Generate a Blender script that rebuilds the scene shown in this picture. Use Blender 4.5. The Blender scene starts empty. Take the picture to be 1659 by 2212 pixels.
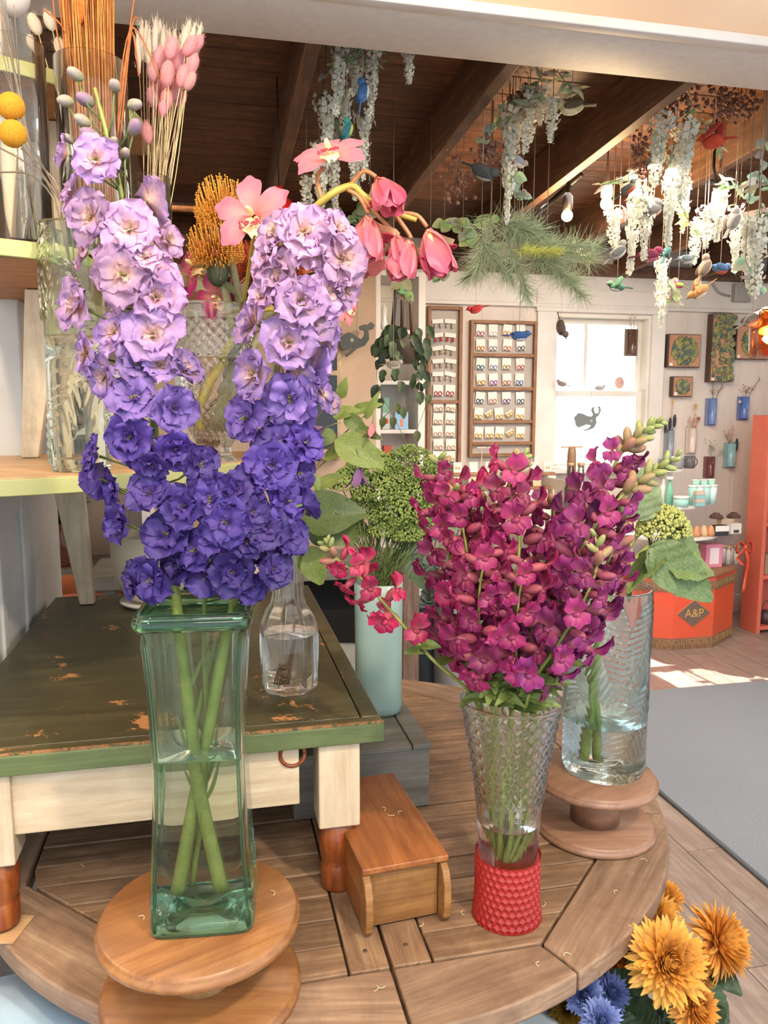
import bpy, math, random
from mathutils import Vector, Matrix, noise
SC=bpy.context.scene; COL=SC.collection
rnd=random.Random(7); PI=math.pi; TAU=2*PI
F=1661.; PT=math.radians(7.5); EYE=1.52; TH=math.radians(12.5)
CP,SP=math.cos(PT),math.sin(PT); CT,ST=math.cos(TH),math.sin(TH)
# ---------------- camera, sky, sun, lamps, exposure ----------------
cd=bpy.data.cameras.new('camera'); cam=bpy.data.objects.new('camera',cd); COL.objects.link(cam)
cam.location=(0,0,EYE); cam.rotation_euler=(PI/2-PT,0,0)
cd.sensor_fit='VERTICAL'; cd.sensor_height=36; cd.lens=36*F/2212; cd.clip_start=.02
SC.camera=cam
vs=SC.view_settings; vs.view_transform='Standard'; vs.look='None'; vs.gamma=1; vs.exposure=0.38
try: vs.use_curve_mapping=False
except Exception: pass
SC.cycles.use_denoising=True; SC.cycles.max_bounces=10; SC.cycles.transmission_bounces=10
SC.cycles.transparent_max_bounces=24; SC.cycles.glossy_bounces=4; SC.cycles.diffuse_bounces=4
SC.cycles.sample_clamp_indirect=4; SC.cycles.caustics_reflective=False
w=bpy.data.worlds.new('sky'); SC.world=w; w.use_nodes=True
wb=w.node_tree.nodes['Background']; wb.inputs[0].default_value=(.86,.93,1,1); wb.inputs[1].default_value=1.75
def lamp(kind,name,loc,power,col,size=.1,aim=None,spot=None,**k):
    l=bpy.data.lights.new(name,kind); o=bpy.data.objects.new(name,l); COL.objects.link(o)
    l.energy=power; l.color=col; o.location=loc
    if kind=='AREA': l.size=size
    elif kind=='SUN': l.angle=size
    else: l.shadow_soft_size=size
    if spot: l.spot_size=math.radians(spot); l.spot_blend=.5
    if aim is not None:
        o.rotation_euler=(Vector(aim)-Vector(loc)).to_track_quat('-Z','Y').to_euler()
    return o
def RV(u,v,z=0): return Vector((u*CT-v*ST,u*ST+v*CT,z))
lamp('SUN','sun',(1,8,9),150,(1,.93,.8),.009,aim=(1+.34,8-1.09,9-1.64))
lamp('SPOT','front_ceiling_spot_lamp',(.85,-.15,2.75),125,(1,.82,.60),.05,aim=(-.15,1.2,1.0),spot=110)
lamp('SPOT','left_ceiling_spot_lamp',(-.7,.3,2.8),60,(1,.72,.44),.05,aim=(-.7,1.9,1.6),spot=95)
lamp('AREA','front_fill_light',(.2,-.8,2.9),34,(1,.90,.78),1.0,aim=(.1,1.6,1))  # unseen area light added to fill the foreground
lamp('AREA','shop_fill_light',tuple(RV(2.2,3.3,2.5)),42,(1,.90,.80),1.2,aim=tuple(RV(2.2,3.6,0)))  # unseen area light added to brighten the back room
# ---------------- helpers ----------------
def ray(px,py):
    a=(px-829.5)/F; b=(1106-py)/F; return Vector((a,CP+b*SP,-SP+b*CP))
CAM=Vector((0,0,EYE))
def on(px,py,z): d=ray(px,py); return CAM+d*((z-EYE)/d.z)      # point of a horizontal plane
def at(px,py,Y): d=ray(px,py); return CAM+d*(Y/d.y)            # point at distance Y in front
def wl(px,py,v=5.0):                                          # point of a plane parallel to the back wall -> u,v,z
    d=ray(px,py); k=-d.x*ST+d.y*CT; p=CAM+d*(v/k); return (p.x*CT+p.y*ST,v,p.z)
def mpp(p): q=p-CAM; return (q.y*CP-q.z*SP)/F                 # metres per photo pixel at p
def link(ob): COL.objects.link(ob); return ob
def thing(name,label,cat,loc=(0,0,0),rz=0,group=None,kind=None):
    o=link(bpy.data.objects.new(name,None)); o.location=loc; o.rotation_euler=(0,0,rz); o.empty_display_size=.02
    return tag(o,label,cat,group,kind)
def tag(o,label=None,cat=None,group=None,kind=None):
    if label: o['label']=label
    if cat: o['category']=cat
    if group: o['group']=group
    if kind: o['kind']=kind
    return o
def dup(o,parent=None):
    c=o.copy(); link(c)
    if parent is not None: c.parent=parent
    for ch in list(o.children): dup(ch,c)
    return c
class MB:
    def __init__(s): s.v=[];s.f=[];s.t=[]
    def add(s,v,f,t=None):
        n=len(s.v); s.v+=[tuple(x) for x in v]; s.f+=[tuple(i+n for i in q) for q in f]
        s.t+=(list(t) if t else [0.]*len(v)); return s
    def merge(s,o,M=None):
        return s.add([M@Vector(x) for x in o.v] if M else o.v,o.f,o.t)
    def box(s,c,d,rz=0,tp=1):
        x,y,z=[k/2 for k in d]; m=Matrix.Rotation(rz,3,'Z')
        v=[m@Vector((a*(1 if e<0 else tp),b*(1 if e<0 else tp),e))+Vector(c) for a,b,e in [(-x,-y,-z),(x,-y,-z),(x,y,-z),(-x,y,-z),(-x,-y,z),(x,-y,z),(x,y,z),(-x,y,z)]]
        return s.add(v,[(3,2,1,0),(4,5,6,7),(0,1,5,4),(1,2,6,5),(2,3,7,6),(3,0,4,7)])
    def b2(s,a,b): return s.box([(p+q)/2 for p,q in zip(a,b)],[abs(p-q) for p,q in zip(a,b)])
    def prism(s,poly,z0,z1):
        n=len(poly)
        return s.add([(x,y,z0) for x,y in poly]+[(x,y,z1) for x,y in poly],[tuple(range(n-1,-1,-1)),tuple(range(n,2*n))]+[(i,(i+1)%n,(i+1)%n+n,i+n) for i in range(n)])
    def tube(s,path,r,n=8,cap=True,t=None):
        P=[Vector(p) for p in path]; m=len(P); R=r if isinstance(r,(list,tuple)) else [r]*m
        v=[];tt=[]; up=Vector((.13,.27,.95)).normalized()
        for i,p in enumerate(P):
            d=(P[min(i+1,m-1)]-P[max(i-1,0)]); d=d.normalized() if d.length>1e-9 else Vector((0,0,1))
            a=d.cross(up) if abs(d.dot(up))<.97 else d.cross(Vector((1,0,0))); a.normalize(); b=d.cross(a)
            for k in range(n):
                v.append(p+(a*math.cos(TAU*k/n)+b*math.sin(TAU*k/n))*R[i]); tt.append(i/(m-1) if t is None else t)
        f=[(i*n+k,i*n+(k+1)%n,(i+1)*n+(k+1)%n,(i+1)*n+k) for i in range(m-1) for k in range(n)]
        if cap: f+=[tuple(range(n-1,-1,-1)),tuple(range((m-1)*n,m*n))]
        return s.add(v,f,tt)
    def lathe(s,prof,n=32,c=(0,0,0),fn=None,t=None):
        v=[];f=[];m=len(prof);tt=[]
        for i,(r,z) in enumerate(prof):
            for k in range(n):
                a=TAU*k/n; rr=max(r,1e-5)*(fn(a,z,i) if fn else 1); v.append((c[0]+rr*math.cos(a),c[1]+rr*math.sin(a),c[2]+z)); tt.append(t if t is not None else i/(m-1))
        f=[(i*n+k,i*n+(k+1)%n,(i+1)*n+(k+1)%n,(i+1)*n+k) for i in range(m-1) for k in range(n)]
        if prof[0][0]>1e-4: f.append(tuple(range(n-1,-1,-1)))
        if prof[-1][0]>1e-4: f.append(tuple(range((m-1)*n,m*n)))
        return s.add(v,f,tt)
    def ell(s,c,r,n=10,m=7,M=None,fn=None,t=None):
        if not isinstance(r,(list,tuple)): r=(r,r,r)
        v=[];tt=[]
        for i in range(m+1):
            p=PI*i/m
            for k in range(n):
                a=TAU*k/n; q=Vector((math.sin(p)*math.cos(a),math.sin(p)*math.sin(a),-math.cos(p)))
                if fn: q=q*fn(q)
                q=Vector((q.x*r[0],q.y*r[1],q.z*r[2]))
                if M: q=M@q
                v.append(q+Vector(c)); tt.append(i/m if t is None else t)
        return s.add(v,[(i*n+k,i*n+(k+1)%n,(i+1)*n+(k+1)%n,(i+1)*n+k) for i in range(m) for k in range(n)],tt)
    def sheet(s,fn,nu=6,nv=4,tf=None):        # fn(a,b) a along 0..1, b across -1..1
        v=[];tt=[]
        for i in range(nu+1):
            for j in range(nv+1):
                a=i/nu;b=j/nv*2-1; v.append(fn(a,b)); tt.append(tf(a,b) if tf else a)
        return s.add(v,[(i*(nv+1)+j,i*(nv+1)+j+1,(i+1)*(nv+1)+j+1,(i+1)*(nv+1)+j) for i in range(nu) for j in range(nv)],tt)
    def obj(s,name,mat,parent=None,smooth=True,bev=0,loc=None,rz=None,solid=0,sub=0,color=None):
        me=bpy.data.meshes.new(name); me.from_pydata(s.v,[],s.f); me.update()
        at_=me.attributes.new('t','FLOAT','POINT'); at_.data.foreach_set('value',s.t)
        me.materials.append(mat)
        if smooth and me.polygons: me.polygons.foreach_set('use_smooth',[True]*len(me.polygons))
        o=link(bpy.data.objects.new(name,me))
        if parent is not None: o.parent=parent
        if loc is not None: o.location=loc
        if rz is not None: o.rotation_euler=(0,0,rz)
        if bev:
            b=o.modifiers.new('b','BEVEL'); b.width=bev; b.segments=2; b.limit_method='ANGLE'
            if not smooth: me.polygons.foreach_set('use_smooth',[True]*len(me.polygons)); wn=o.modifiers.new('w','WEIGHTED_NORMAL')
        if solid: q=o.modifiers.new('s','SOLIDIFY'); q.thickness=solid; q.offset=0
        if sub: q=o.modifiers.new('u','SUBSURF'); q.levels=q.render_levels=sub
        if color: o.color=(*color,1)
        return o
# ---------------- materials ----------------
MATS={}
def base(name):
    m=bpy.data.materials.new(name); m.use_nodes=True; nt=m.node_tree; p=nt.nodes['Principled BSDF']; MATS[name]=m
    return m,nt,p
def L(nt,a,b): nt.links.new(a,b)
def mixc(nt,fac,a,b,mode='MIX'):
    n=nt.nodes.new('ShaderNodeMix'); n.data_type='RGBA'; n.blend_type=mode
    for k,x in ((0,fac),(6,a),(7,b)):
        if hasattr(x,'is_output'): L(nt,x,n.inputs[k])
        elif k==0: n.inputs[0].default_value=x
        else: n.inputs[k].default_value=(*x,1) if len(x)==3 else x
    return n.outputs[2]
def coords(nt,stretch=(1,1,1),rot=(0,0,0),kind='Object'):
    tc=nt.nodes.new('ShaderNodeTexCoord'); mp=nt.nodes.new('ShaderNodeMapping'); mp.inputs['Scale'].default_value=stretch
    mp.inputs['Rotation'].default_value=rot
    L(nt,tc.outputs[kind],mp.inputs[0]); return mp.outputs[0]
def nz(nt,vec,scale,det=4,rough=.6,dist=0):
    n=nt.nodes.new('ShaderNodeTexNoise'); n.inputs['Scale'].default_value=scale; n.inputs['Detail'].default_value=det
    n.inputs['Roughness'].default_value=rough; n.inputs['Distortion'].default_value=dist; L(nt,vec,n.inputs['Vector']); return n.outputs['Fac']
def ramp(nt,fac,stops):
    r=nt.nodes.new('ShaderNodeValToRGB'); e=r.color_ramp.elements
    while len(e)<len(stops): e.new(.5)
    for q,(p,c) in zip(e,stops): q.position=p; q.color=(*c,1) if len(c)==3 else c
    L(nt,fac,r.inputs[0]); return r.outputs[0]
def bump(nt,p,h,strength,dist=.002):
    b=nt.nodes.new('ShaderNodeBump'); b.inputs['Strength'].default_value=strength; b.inputs['Distance'].default_value=dist
    L(nt,h,b.inputs['Height']); L(nt,b.outputs[0],p.inputs['Normal'])
def plain(name,c,rough=.5,metal=0,c2=None,scale=20,stretch=(1,1,1),bmp=0,emit=None,lo=.35,hi=.65):
    if name in MATS: return MATS[name]
    m,nt,p=base(name); p.inputs['Roughness'].default_value=rough; p.inputs['Metallic'].default_value=metal
    p.inputs['Base Color'].default_value=(*c,1)
    if c2 or bmp:
        f=nz(nt,coords(nt,stretch),scale)
        if c2: L(nt,ramp(nt,f,[(lo,c),(hi,c2)]),p.inputs['Base Color'])
        if bmp: bump(nt,p,f,bmp)
    if emit: p.inputs['Emission Color'].default_value=(*c,1); p.inputs['Emission Strength'].default_value=emit
    return m
def wood(name,cs,scale=6,axis=0,rough=.55,worn=None,var=.25,bmp=.35,fine=1.0):
    """cs: dark, mid, light; grain along the given object axis; per object variation"""
    m,nt,p=base(name); st=[14.,14.,14.]; st[axis]=1.0
    tc=nt.nodes.new('ShaderNodeTexCoord'); oi=nt.nodes.new('ShaderNodeObjectInfo')
    mp=nt.nodes.new('ShaderNodeMapping'); mp.inputs['Scale'].default_value=st
    sh=nt.nodes.new('ShaderNodeVectorMath'); sh.operation='SCALE'; sh.inputs[0].default_value=(7,11,5); L(nt,oi.outputs['Random'],sh.inputs['Scale'])
    ad=nt.nodes.new('ShaderNodeVectorMath'); ad.operation='ADD'; L(nt,tc.outputs['Object'],ad.inputs[0]); L(nt,sh.outputs[0],ad.inputs[1])
    L(nt,ad.outputs[0],mp.inputs[0])
    a=nz(nt,mp.outputs[0],scale,6,.65,.6); c=ramp(nt,a,[(.28,cs[0]),(.5,cs[1]),(.74,cs[2])])
    mp2=nt.nodes.new('ShaderNodeMapping'); mp2.inputs['Scale'].default_value=(1.3,1.3,1.3); L(nt,ad.outputs[0],mp2.inputs[0])
    b=nz(nt,mp2.outputs[0],scale*1.6,5,.7,.8); c=mixc(nt,ramp(nt,b,[(.4,(0,0,0)),(.66,(.6,.6,.6))]),c,cs[0])
    hv=nt.nodes.new('ShaderNodeHueSaturation'); mr=nt.nodes.new('ShaderNodeMapRange'); L(nt,oi.outputs['Random'],mr.inputs[0]); mr.inputs[3].default_value=1-var; mr.inputs[4].default_value=1+var
    L(nt,mr.outputs[0],hv.inputs['Value']); L(nt,c,hv.inputs['Color']); c=hv.outputs[0]
    if worn:
        wc,thr=worn; g=nz(nt,mp2.outputs[0],scale*2.2,8,.75,.3); c=mixc(nt,ramp(nt,g,[(thr,(0,0,0)),(thr+.03,(1,1,1))]),c,wc)
    L(nt,c,p.inputs['Base Color']); p.inputs['Roughness'].default_value=rough; bump(nt,p,a,bmp,.0015)
    return m
def petal(name,basec,vein=None,trans=.35,rough=.6,edge=None):
    """base colour at t=0 turning into the object's own colour at the tip"""
    m,nt,p=base(name); at_=nt.nodes.new('ShaderNodeAttribute'); at_.attribute_name='t'
    oi=nt.nodes.new('ShaderNodeObjectInfo')
    f=nz(nt,coords(nt,(1,1,1)),90,3)
    ma=nt.nodes.new('ShaderNodeMath'); ma.operation='ADD'; L(nt,at_.outputs['Fac'],ma.inputs[0])
    ms=nt.nodes.new('ShaderNodeMath'); ms.operation='MULTIPLY_ADD'; ms.inputs[1].default_value=.9; ms.inputs[2].default_value=-.45; L(nt,f,ms.inputs[0]); L(nt,ms.outputs[0],ma.inputs[1])
    rr=ramp(nt,ma.outputs[0],[(0.05,(0,0,0)),(.6,(1,1,1))])
    c=mixc(nt,rr,basec,oi.outputs['Color'])
    g=nz(nt,coords(nt,(1,1,1)),3.2,4,.7,.5); c=mixc(nt,ramp(nt,g,[(.35,(.55,.55,.55)),(.55,(0,0,0))]),c,mixc(nt,.45,c,(.10,.05,.16)) )  # random dark violet patches put the petals' shaded creases into the colour
    if edge: c=mixc(nt,ramp(nt,at_.outputs['Fac'],[(.9,(0,0,0)),(1.,(1,1,1))]),c,edge)
    L(nt,c,p.inputs['Base Color']); p.inputs['Roughness'].default_value=rough
    tr=nt.nodes.new('ShaderNodeBsdfTranslucent'); L(nt,c,tr.inputs[0]); mx=nt.nodes.new('ShaderNodeMixShader'); mx.inputs[0].default_value=trans
    L(nt,p.outputs[0],mx.inputs[1]); L(nt,tr.outputs[0],mx.inputs[2]); L(nt,mx.outputs[0],nt.nodes['Material Output'].inputs[0])
    bump(nt,p,f,.15)
    return m
def glass(name,c=(1,1,1),ior=1.45,rough=0,clear=.0,bmp=None,dens=0):
    m,nt,p=base(name); p.inputs['Base Color'].default_value=(*c,1); p.inputs['Roughness'].default_value=rough; p.inputs['IOR'].default_value=ior
    p.inputs['Transmission Weight'].default_value=1
    if bmp:
        n=nt.nodes.new('ShaderNodeTexNoise'); n.inputs['Scale'].default_value=bmp[0]; n.inputs['Distortion'].default_value=2; L(nt,coords(nt,bmp[2] if len(bmp)>2 else (1,1,1)),n.inputs['Vector']); bump(nt,p,n.outputs['Fac'],bmp[1],.01)
    if clear:
        tr=nt.nodes.new('ShaderNodeBsdfTransparent'); tr.inputs[0].default_value=(*c,1); mx=nt.nodes.new('ShaderNodeMixShader'); mx.inputs[0].default_value=clear
        L(nt,p.outputs[0],mx.inputs[1]); L(nt,tr.outputs[0],mx.inputs[2]); L(nt,mx.outputs[0],nt.nodes['Material Output'].inputs[0])
    return m
def thin(name,c=(1,1,1),refl=.9):
    """thin clear pane or shell: transparent, with mirror highlights that grow at grazing angles"""
    m,nt,p=base(name); nt.nodes.remove(p); tr=nt.nodes.new('ShaderNodeBsdfTransparent'); tr.inputs[0].default_value=(*c,1)
    gl=nt.nodes.new('ShaderNodeBsdfGlossy'); gl.inputs['Roughness'].default_value=.03
    lw=nt.nodes.new('ShaderNodeLayerWeight'); lw.inputs[0].default_value=.35; mu=nt.nodes.new('ShaderNodeMath'); mu.operation='MULTIPLY'; mu.inputs[1].default_value=refl; L(nt,lw.outputs['Fresnel'],mu.inputs[0])
    mx=nt.nodes.new('ShaderNodeMixShader'); L(nt,mu.outputs[0],mx.inputs[0]); L(nt,tr.outputs[0],mx.inputs[1]); L(nt,gl.outputs[0],mx.inputs[2]); L(nt,mx.outputs[0],nt.nodes['Material Output'].inputs[0])
    return m
def ceil_z(p):
    u=p[0]*CT+p[1]*ST; v=-p[0]*ST+p[1]*CT; k=((u-.337)/.608)%1; return 2.876-.05*v-(.2 if k>.926 else 0)
def rgb(h):
    h=h.lstrip('#'); r=[int(h[i:i+2],16)/255 for i in (0,2,4)]
    return tuple(x/12.92 if x<=.04045 else ((x+.055)/1.055)**2.4 for x in r)
ocol=petal('tinted_matte',(.5,.5,.5),trans=0)          # placeholder, replaced below
def objcol(name,rough=.7,trans=0,bmp=.0,scale=60,var=.25):
    m,nt,p=base(name); oi=nt.nodes.new('ShaderNodeObjectInfo'); f=nz(nt,coords(nt),scale,4)
    hv=nt.nodes.new('ShaderNodeHueSaturation'); mr=nt.nodes.new('ShaderNodeMapRange'); L(nt,f,mr.inputs[0]); mr.inputs[1].default_value=.3; mr.inputs[2].default_value=.7; mr.inputs[3].default_value=1-var; mr.inputs[4].default_value=1+var*.6
    L(nt,mr.outputs[0],hv.inputs['Value']); L(nt,oi.outputs['Color'],hv.inputs['Color']); L(nt,hv.outputs[0],p.inputs['Base Color']); p.inputs['Roughness'].default_value=rough
    if bmp: bump(nt,p,f,bmp)
    if trans:
        tr=nt.nodes.new('ShaderNodeBsdfTranslucent'); L(nt,hv.outputs[0],tr.inputs[0]); mx=nt.nodes.new('ShaderNodeMixShader'); mx.inputs[0].default_value=trans
        L(nt,p.outputs[0],mx.inputs[1]); L(nt,tr.outputs[0],mx.inputs[2]); L(nt,mx.outputs[0],nt.nodes['Material Output'].inputs[0])
    return m
bpy.data.materials.remove(MATS.pop('tinted_matte'))
paint=objcol('tinted_paint',.5,var=.08,scale=9); felt=objcol('tinted_felt',.95,bmp=.5,scale=120,var=.2); leafm=objcol('tinted_leaf',.5,trans=.3,var=.35,scale=25,bmp=.2)
stemm=objcol('tinted_stem',.55,var=.3,scale=50,trans=.12); shiny=objcol('tinted_glaze',.18,var=.05)
white=plain('white_paint',rgb('e2ddd6'),.6,c2=rgb('d6cfc6'),scale=3)
# ---------------- structure: shop room ----------------
def robj(mb,name,mat,parent=None,**k):       # mesh in room coordinates (u,v,z)
    return mb.obj(name,mat,parent,rz=(TH if parent is None else None),**k)
def struct(o): o['kind']='structure'; return o
def sroot(name): o=link(bpy.data.objects.new(name,None)); o.rotation_euler=(0,0,TH); return struct(o)
wallm=plain('wall_paint',rgb('d9cfc5'),.75,c2=rgb('cdc1b6'),scale=2.2,stretch=(3,3,.6),bmp=.1)
peach=plain('header_peach_paint',rgb('e9c7a6'),.7,c2=rgb('e3bd99'),scale=2)
ceilw=wood('ceiling_board_wood',[rgb('38200f'),rgb('6a4126'),rgb('94623e')],4,0,.6,var=.22)
raftw=wood('rafter_wood',[rgb('46301f'),rgb('664632'),rgb('8c6244')],3,1,.65,var=.05)
floorw=wood('floor_plank_wood',[rgb('82716a'),rgb('9c8b82'),rgb('b3a49b')],4,1,.32,var=.10,bmp=.1)
rugm=plain('rug_pile',rgb('78818f'),.95,c2=rgb('939ba6'),scale=230,bmp=.6)
WV=5.0; WIN=(wl(1190,1005)[0],wl(1393,1005)[0],wl(1290,1010)[2],wl(1290,680)[2])
u0,u1,z0,z1=WIN
wr=sroot('wall_back'); mb=MB()
for a,b in [((-3.6,WV,0),(u0,WV+.14,2.75)),((u1,WV,0),(5.2,WV+.14,2.75)),((u0,WV,0),(u1,WV+.14,z0)),((u0,WV,z1),(u1,WV+.14,2.75))]: mb.b2(a,b)
mb.obj('wall_panel',wallm,wr,smooth=False)
k=0
for i in range(40):
    uu=-3.5+i*.22
    if u0-.15<uu<u1+.15: continue
    MB().b2((uu,WV-.004,.1),(uu+.012,WV+.01,2.2)).obj('batten',wallm,wr,smooth=False)
struct(robj(MB().b2((-3.6,WV-.02,2.24),(5.2,WV,2.45)),'trim_1',white,bev=.004))
struct(robj(MB().b2((-3.6,WV-.035,2.215),(5.2,WV,2.24)),'trim_2',white,bev=.004))
struct(robj(MB().b2((-3.6,WV-.02,0),(5.2,WV,.14)),'baseboard_back',white,bev=.004))
struct(robj(MB().b2((5.0,1.2,0),(5.14,5.0,2.75)),'wall_right',wallm))
struct(robj(MB().b2((-3.7,-.5,0),(-3.6,5.14,3.1)),'wall_left',wallm))
fl=sroot('floor'); MB().b2((-3.6,-2,-.06),(5.2,5.14,-.014)).obj('subfloor',plain('subfloor',(.1,.08,.07),.9),fl)
n=0
for i in range(26):
    uu=.4+i*.18; off=rnd.uniform(0,1.2); v=-.8+off-1.2
    while v<5:
        a=max(v,-.8); b=min(v+1.2,5.0)
        if b-a>.05: MB().b2((-.0885,-(b-a)/2+.0015,-.014),(.0885,(b-a)/2-.0015,0)).obj('plank',floorw,fl,smooth=False,loc=(uu,(a+b)/2,0))
        v+=1.2
MB().b2((-3.6,-2,-.014),(.31,5.1,-.001)).obj('floor_boards_far_left',floorw,fl)
rug=robj(MB().b2((1.71,.3,0.0),(3.9,3.62,.009)),'rug',rugm,bev=.003); tag(rug,'large flat blue-grey rug on the wooden floor','rug')
MB().b2((1.70,.29,0.001),(1.715,3.63,.011)).obj('binding',plain('rug_binding',rgb('5f646b'),.9),rug)
# ceiling: boards run across, rafters run towards the window wall and drop a little
cl=sroot('ceiling'); zc=lambda v:2.88-.05*v
for i in range(20):
    a=2.28+i*.14; b=a+.136
    if a>5.1: break
    me=MB(); me.add([(-4.4,0,zc(a)),(4.4,0,zc(a)),(4.4,b-a,zc(b)),(-4.4,b-a,zc(b)),(-4.4,0,zc(a)+.02),(4.4,0,zc(a)+.02),(4.4,b-a,zc(b)+.02),(-4.4,b-a,zc(b)+.02)],[(3,2,1,0),(4,5,6,7),(0,1,5,4),(1,2,6,5),(2,3,7,6),(3,0,4,7)])
    o=me.obj('ceiling_board',ceilw,cl,smooth=False,loc=(.7,a,0),bev=.004)
MB().add([(-3.7,2.2,zc(2.2)+.03),(5.2,2.2,zc(2.2)+.03),(5.2,5.2,zc(5.2)+.03),(-3.7,5.2,zc(5.2)+.03),(-3.7,2.2,zc(2.2)+.08),(5.2,2.2,zc(2.2)+.08),(5.2,5.2,zc(5.2)+.08),(-3.7,5.2,zc(5.2)+.08)],[(3,2,1,0),(4,5,6,7),(0,1,5,4),(1,2,6,5),(2,3,7,6),(3,0,4,7)]).obj('roof_deck',plain('roof_deck',(.02,.015,.01),.9),cl,smooth=False)
for i in range(-6,8):
    ur=.337+i*.608; zb=lambda v:zc(v)-.2
    me=MB(); me.add([(-.045,2.31,zb(2.31)),(0,2.31,zb(2.31)),(0,5.0,zb(5.0)),(-.045,5.0,zb(5.0)),(-.045,2.31,zc(2.31)),(0,2.31,zc(2.31)),(0,5.0,zc(5.)),(-.045,5.,zc(5.))],[(3,2,1,0),(4,5,6,7),(0,1,5,4),(1,2,6,5),(2,3,7,6),(3,0,4,7)])
    me.obj('rafter',raftw,cl,smooth=False,loc=(ur,0,0),bev=.003)
MB().b2((-3.6,4.9,2.43),(5.0,5.0,2.50)).obj('wall_plate',raftw,cl,smooth=False)
struct(robj(MB().b2((-3.6,2.06,2.54),(5.2,2.30,3.1)),'trim_3',plain('header_beam_paint',rgb('e0dbd3'),.6,c2=rgb('d8d2ca'),scale=40,bmp=.1),bev=.004))
struct(robj(MB().b2((-3.6,2.035,2.56),(5.2,2.06,3.1)),'wall_front',peach))
struct(robj(MB().b2((-3.6,2.022,2.535),(5.2,2.062,2.562)),'trim_4',white,bev=.004))
struct(robj(MB().b2((-3.6,-1.2,3.1),(5.2,2.3,3.2)),'ceiling_front',white))
# window
wn=sroot('window_1')
def frame(mb,a,b,c,d,w,v0,v1):
    mb.b2((a,v0,c),(a+w,v1,d)); mb.b2((b-w,v0,c),(b,v1,d)); mb.b2((a+w,v0,c),(b-w,v1,c+w)); mb.b2((a+w,v0,d-w),(b-w,v1,d)); return mb
cu0=wl(1156,800)[0]; cu1=wl(1430,800)[0]
MB().b2((cu0,WV-.025,z0-.05),(u0,WV,z1+.01)).obj('casing',white,wn,smooth=False,bev=.003)
MB().b2((u1,WV-.025,z0-.05),(cu1,WV,z1+.01)).obj('casing',white,wn,smooth=False,bev=.003)
MB().b2((cu0-.01,WV-.03,z1+.01),(cu1+.01,WV,z1+.16)).obj('head_casing',white,wn,smooth=False,bev=.003)
MB().b2((cu0-.03,WV-.09,z0-.03),(cu1+.03,WV+.02,z0)).obj('window_sill',white,wn,smooth=False,bev=.004)
zm=wl(1290,850)[2]; um=(wl(1277,800)[0])
mb=frame(MB(),u0,u1,z0,z1,.018,WV+.0,WV+.14); mb.obj('jamb',white,wn,smooth=False)
mb=frame(MB(),u0+.018,u1-.018,zm-.02,z1-.018,.035,WV+.085,WV+.115); mb.obj('upper_sash',white,wn,smooth=False,bev=.003)
MB().b2((um-.009,WV+.088,zm+.015),(um+.009,WV+.112,z1-.053)).obj('muntin',white,wn,smooth=False)
mb=frame(MB(),u0+.018,u1-.018,z0+.018,zm+.02,.035,WV+.05,WV+.08); mb.obj('lower_sash',white,wn,smooth=False,bev=.003)
pane=thin('window_glass',(.97,.99,1))
MB().b2((u0+.05,WV+.099,zm+.01),(um-.008,WV+.102,z1-.05)).obj('pane',pane,wn,smooth=False)
MB().b2((um+.008,WV+.099,zm+.01),(u1-.05,WV+.102,z1-.05)).obj('pane',pane,wn,smooth=False)
MB().b2((u0+.05,WV+.063,z0+.05),(u1-.05,WV+.066,zm-.01)).obj('pane',pane,wn,smooth=False)
# outside the window
struct(robj(MB().b2((-12,5.4,-.3),(18,40,-.25)),'ground_outside',plain('pale_ground',rgb('cfcfc4'),.9,c2=rgb('b9bda8'),scale=1)))
fc=thing('picket_fence','pale weathered picket fence seen low through the window','fence',RV(2.4,10.5,-.25),TH)
for i in range(46): MB().b2((-1.9+i*.085,0,0),(-1.9+i*.085+.055,.02,1.0)).obj('picket',plain('fence_paint',rgb('c3ced6'),.8),fc,smooth=False)
MB().b2((-1.95,.02,.7),(2.05,.05,.78)).obj('rail',MATS['fence_paint'],fc); MB().b2((-1.95,.02,.2),(2.05,.05,.28)).obj('rail',MATS['fence_paint'],fc)
def tree(px,py,Y,h,label):
    p=at(px,py,Y); r=thing('tree',label,'tree',(p.x,p.y,-.25)); H=p.z+.25+h/2
    MB().tube([(0,0,0),(.03,0,H*.4),(0,.05,H*.9)],[.07,.05,.015],7).obj('trunk',plain('pale_bark',rgb('8d8479'),.9),r)
    mb=MB()
    for k in range(160):
        q=Vector((rnd.gauss(0,.22)*h,rnd.gauss(0,.22)*h,H-h*.45+rnd.gauss(0,.24)*h)); mb.ell(q,rnd.uniform(.04,.09)*h*.6,5,3)
    mb.obj('crown',plain('glare_washed_foliage',rgb('8fa096'),.9,c2=rgb('a3b3a4'),scale=3),r)  # leaf colour paled to stand in for the glare outside the window
tree(1205,940,13,.9,'pale leafy tree outside the window, at its left edge')
tree(1262,965,22,1.6,'small distant bush outside the window, beyond the fence')
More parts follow.
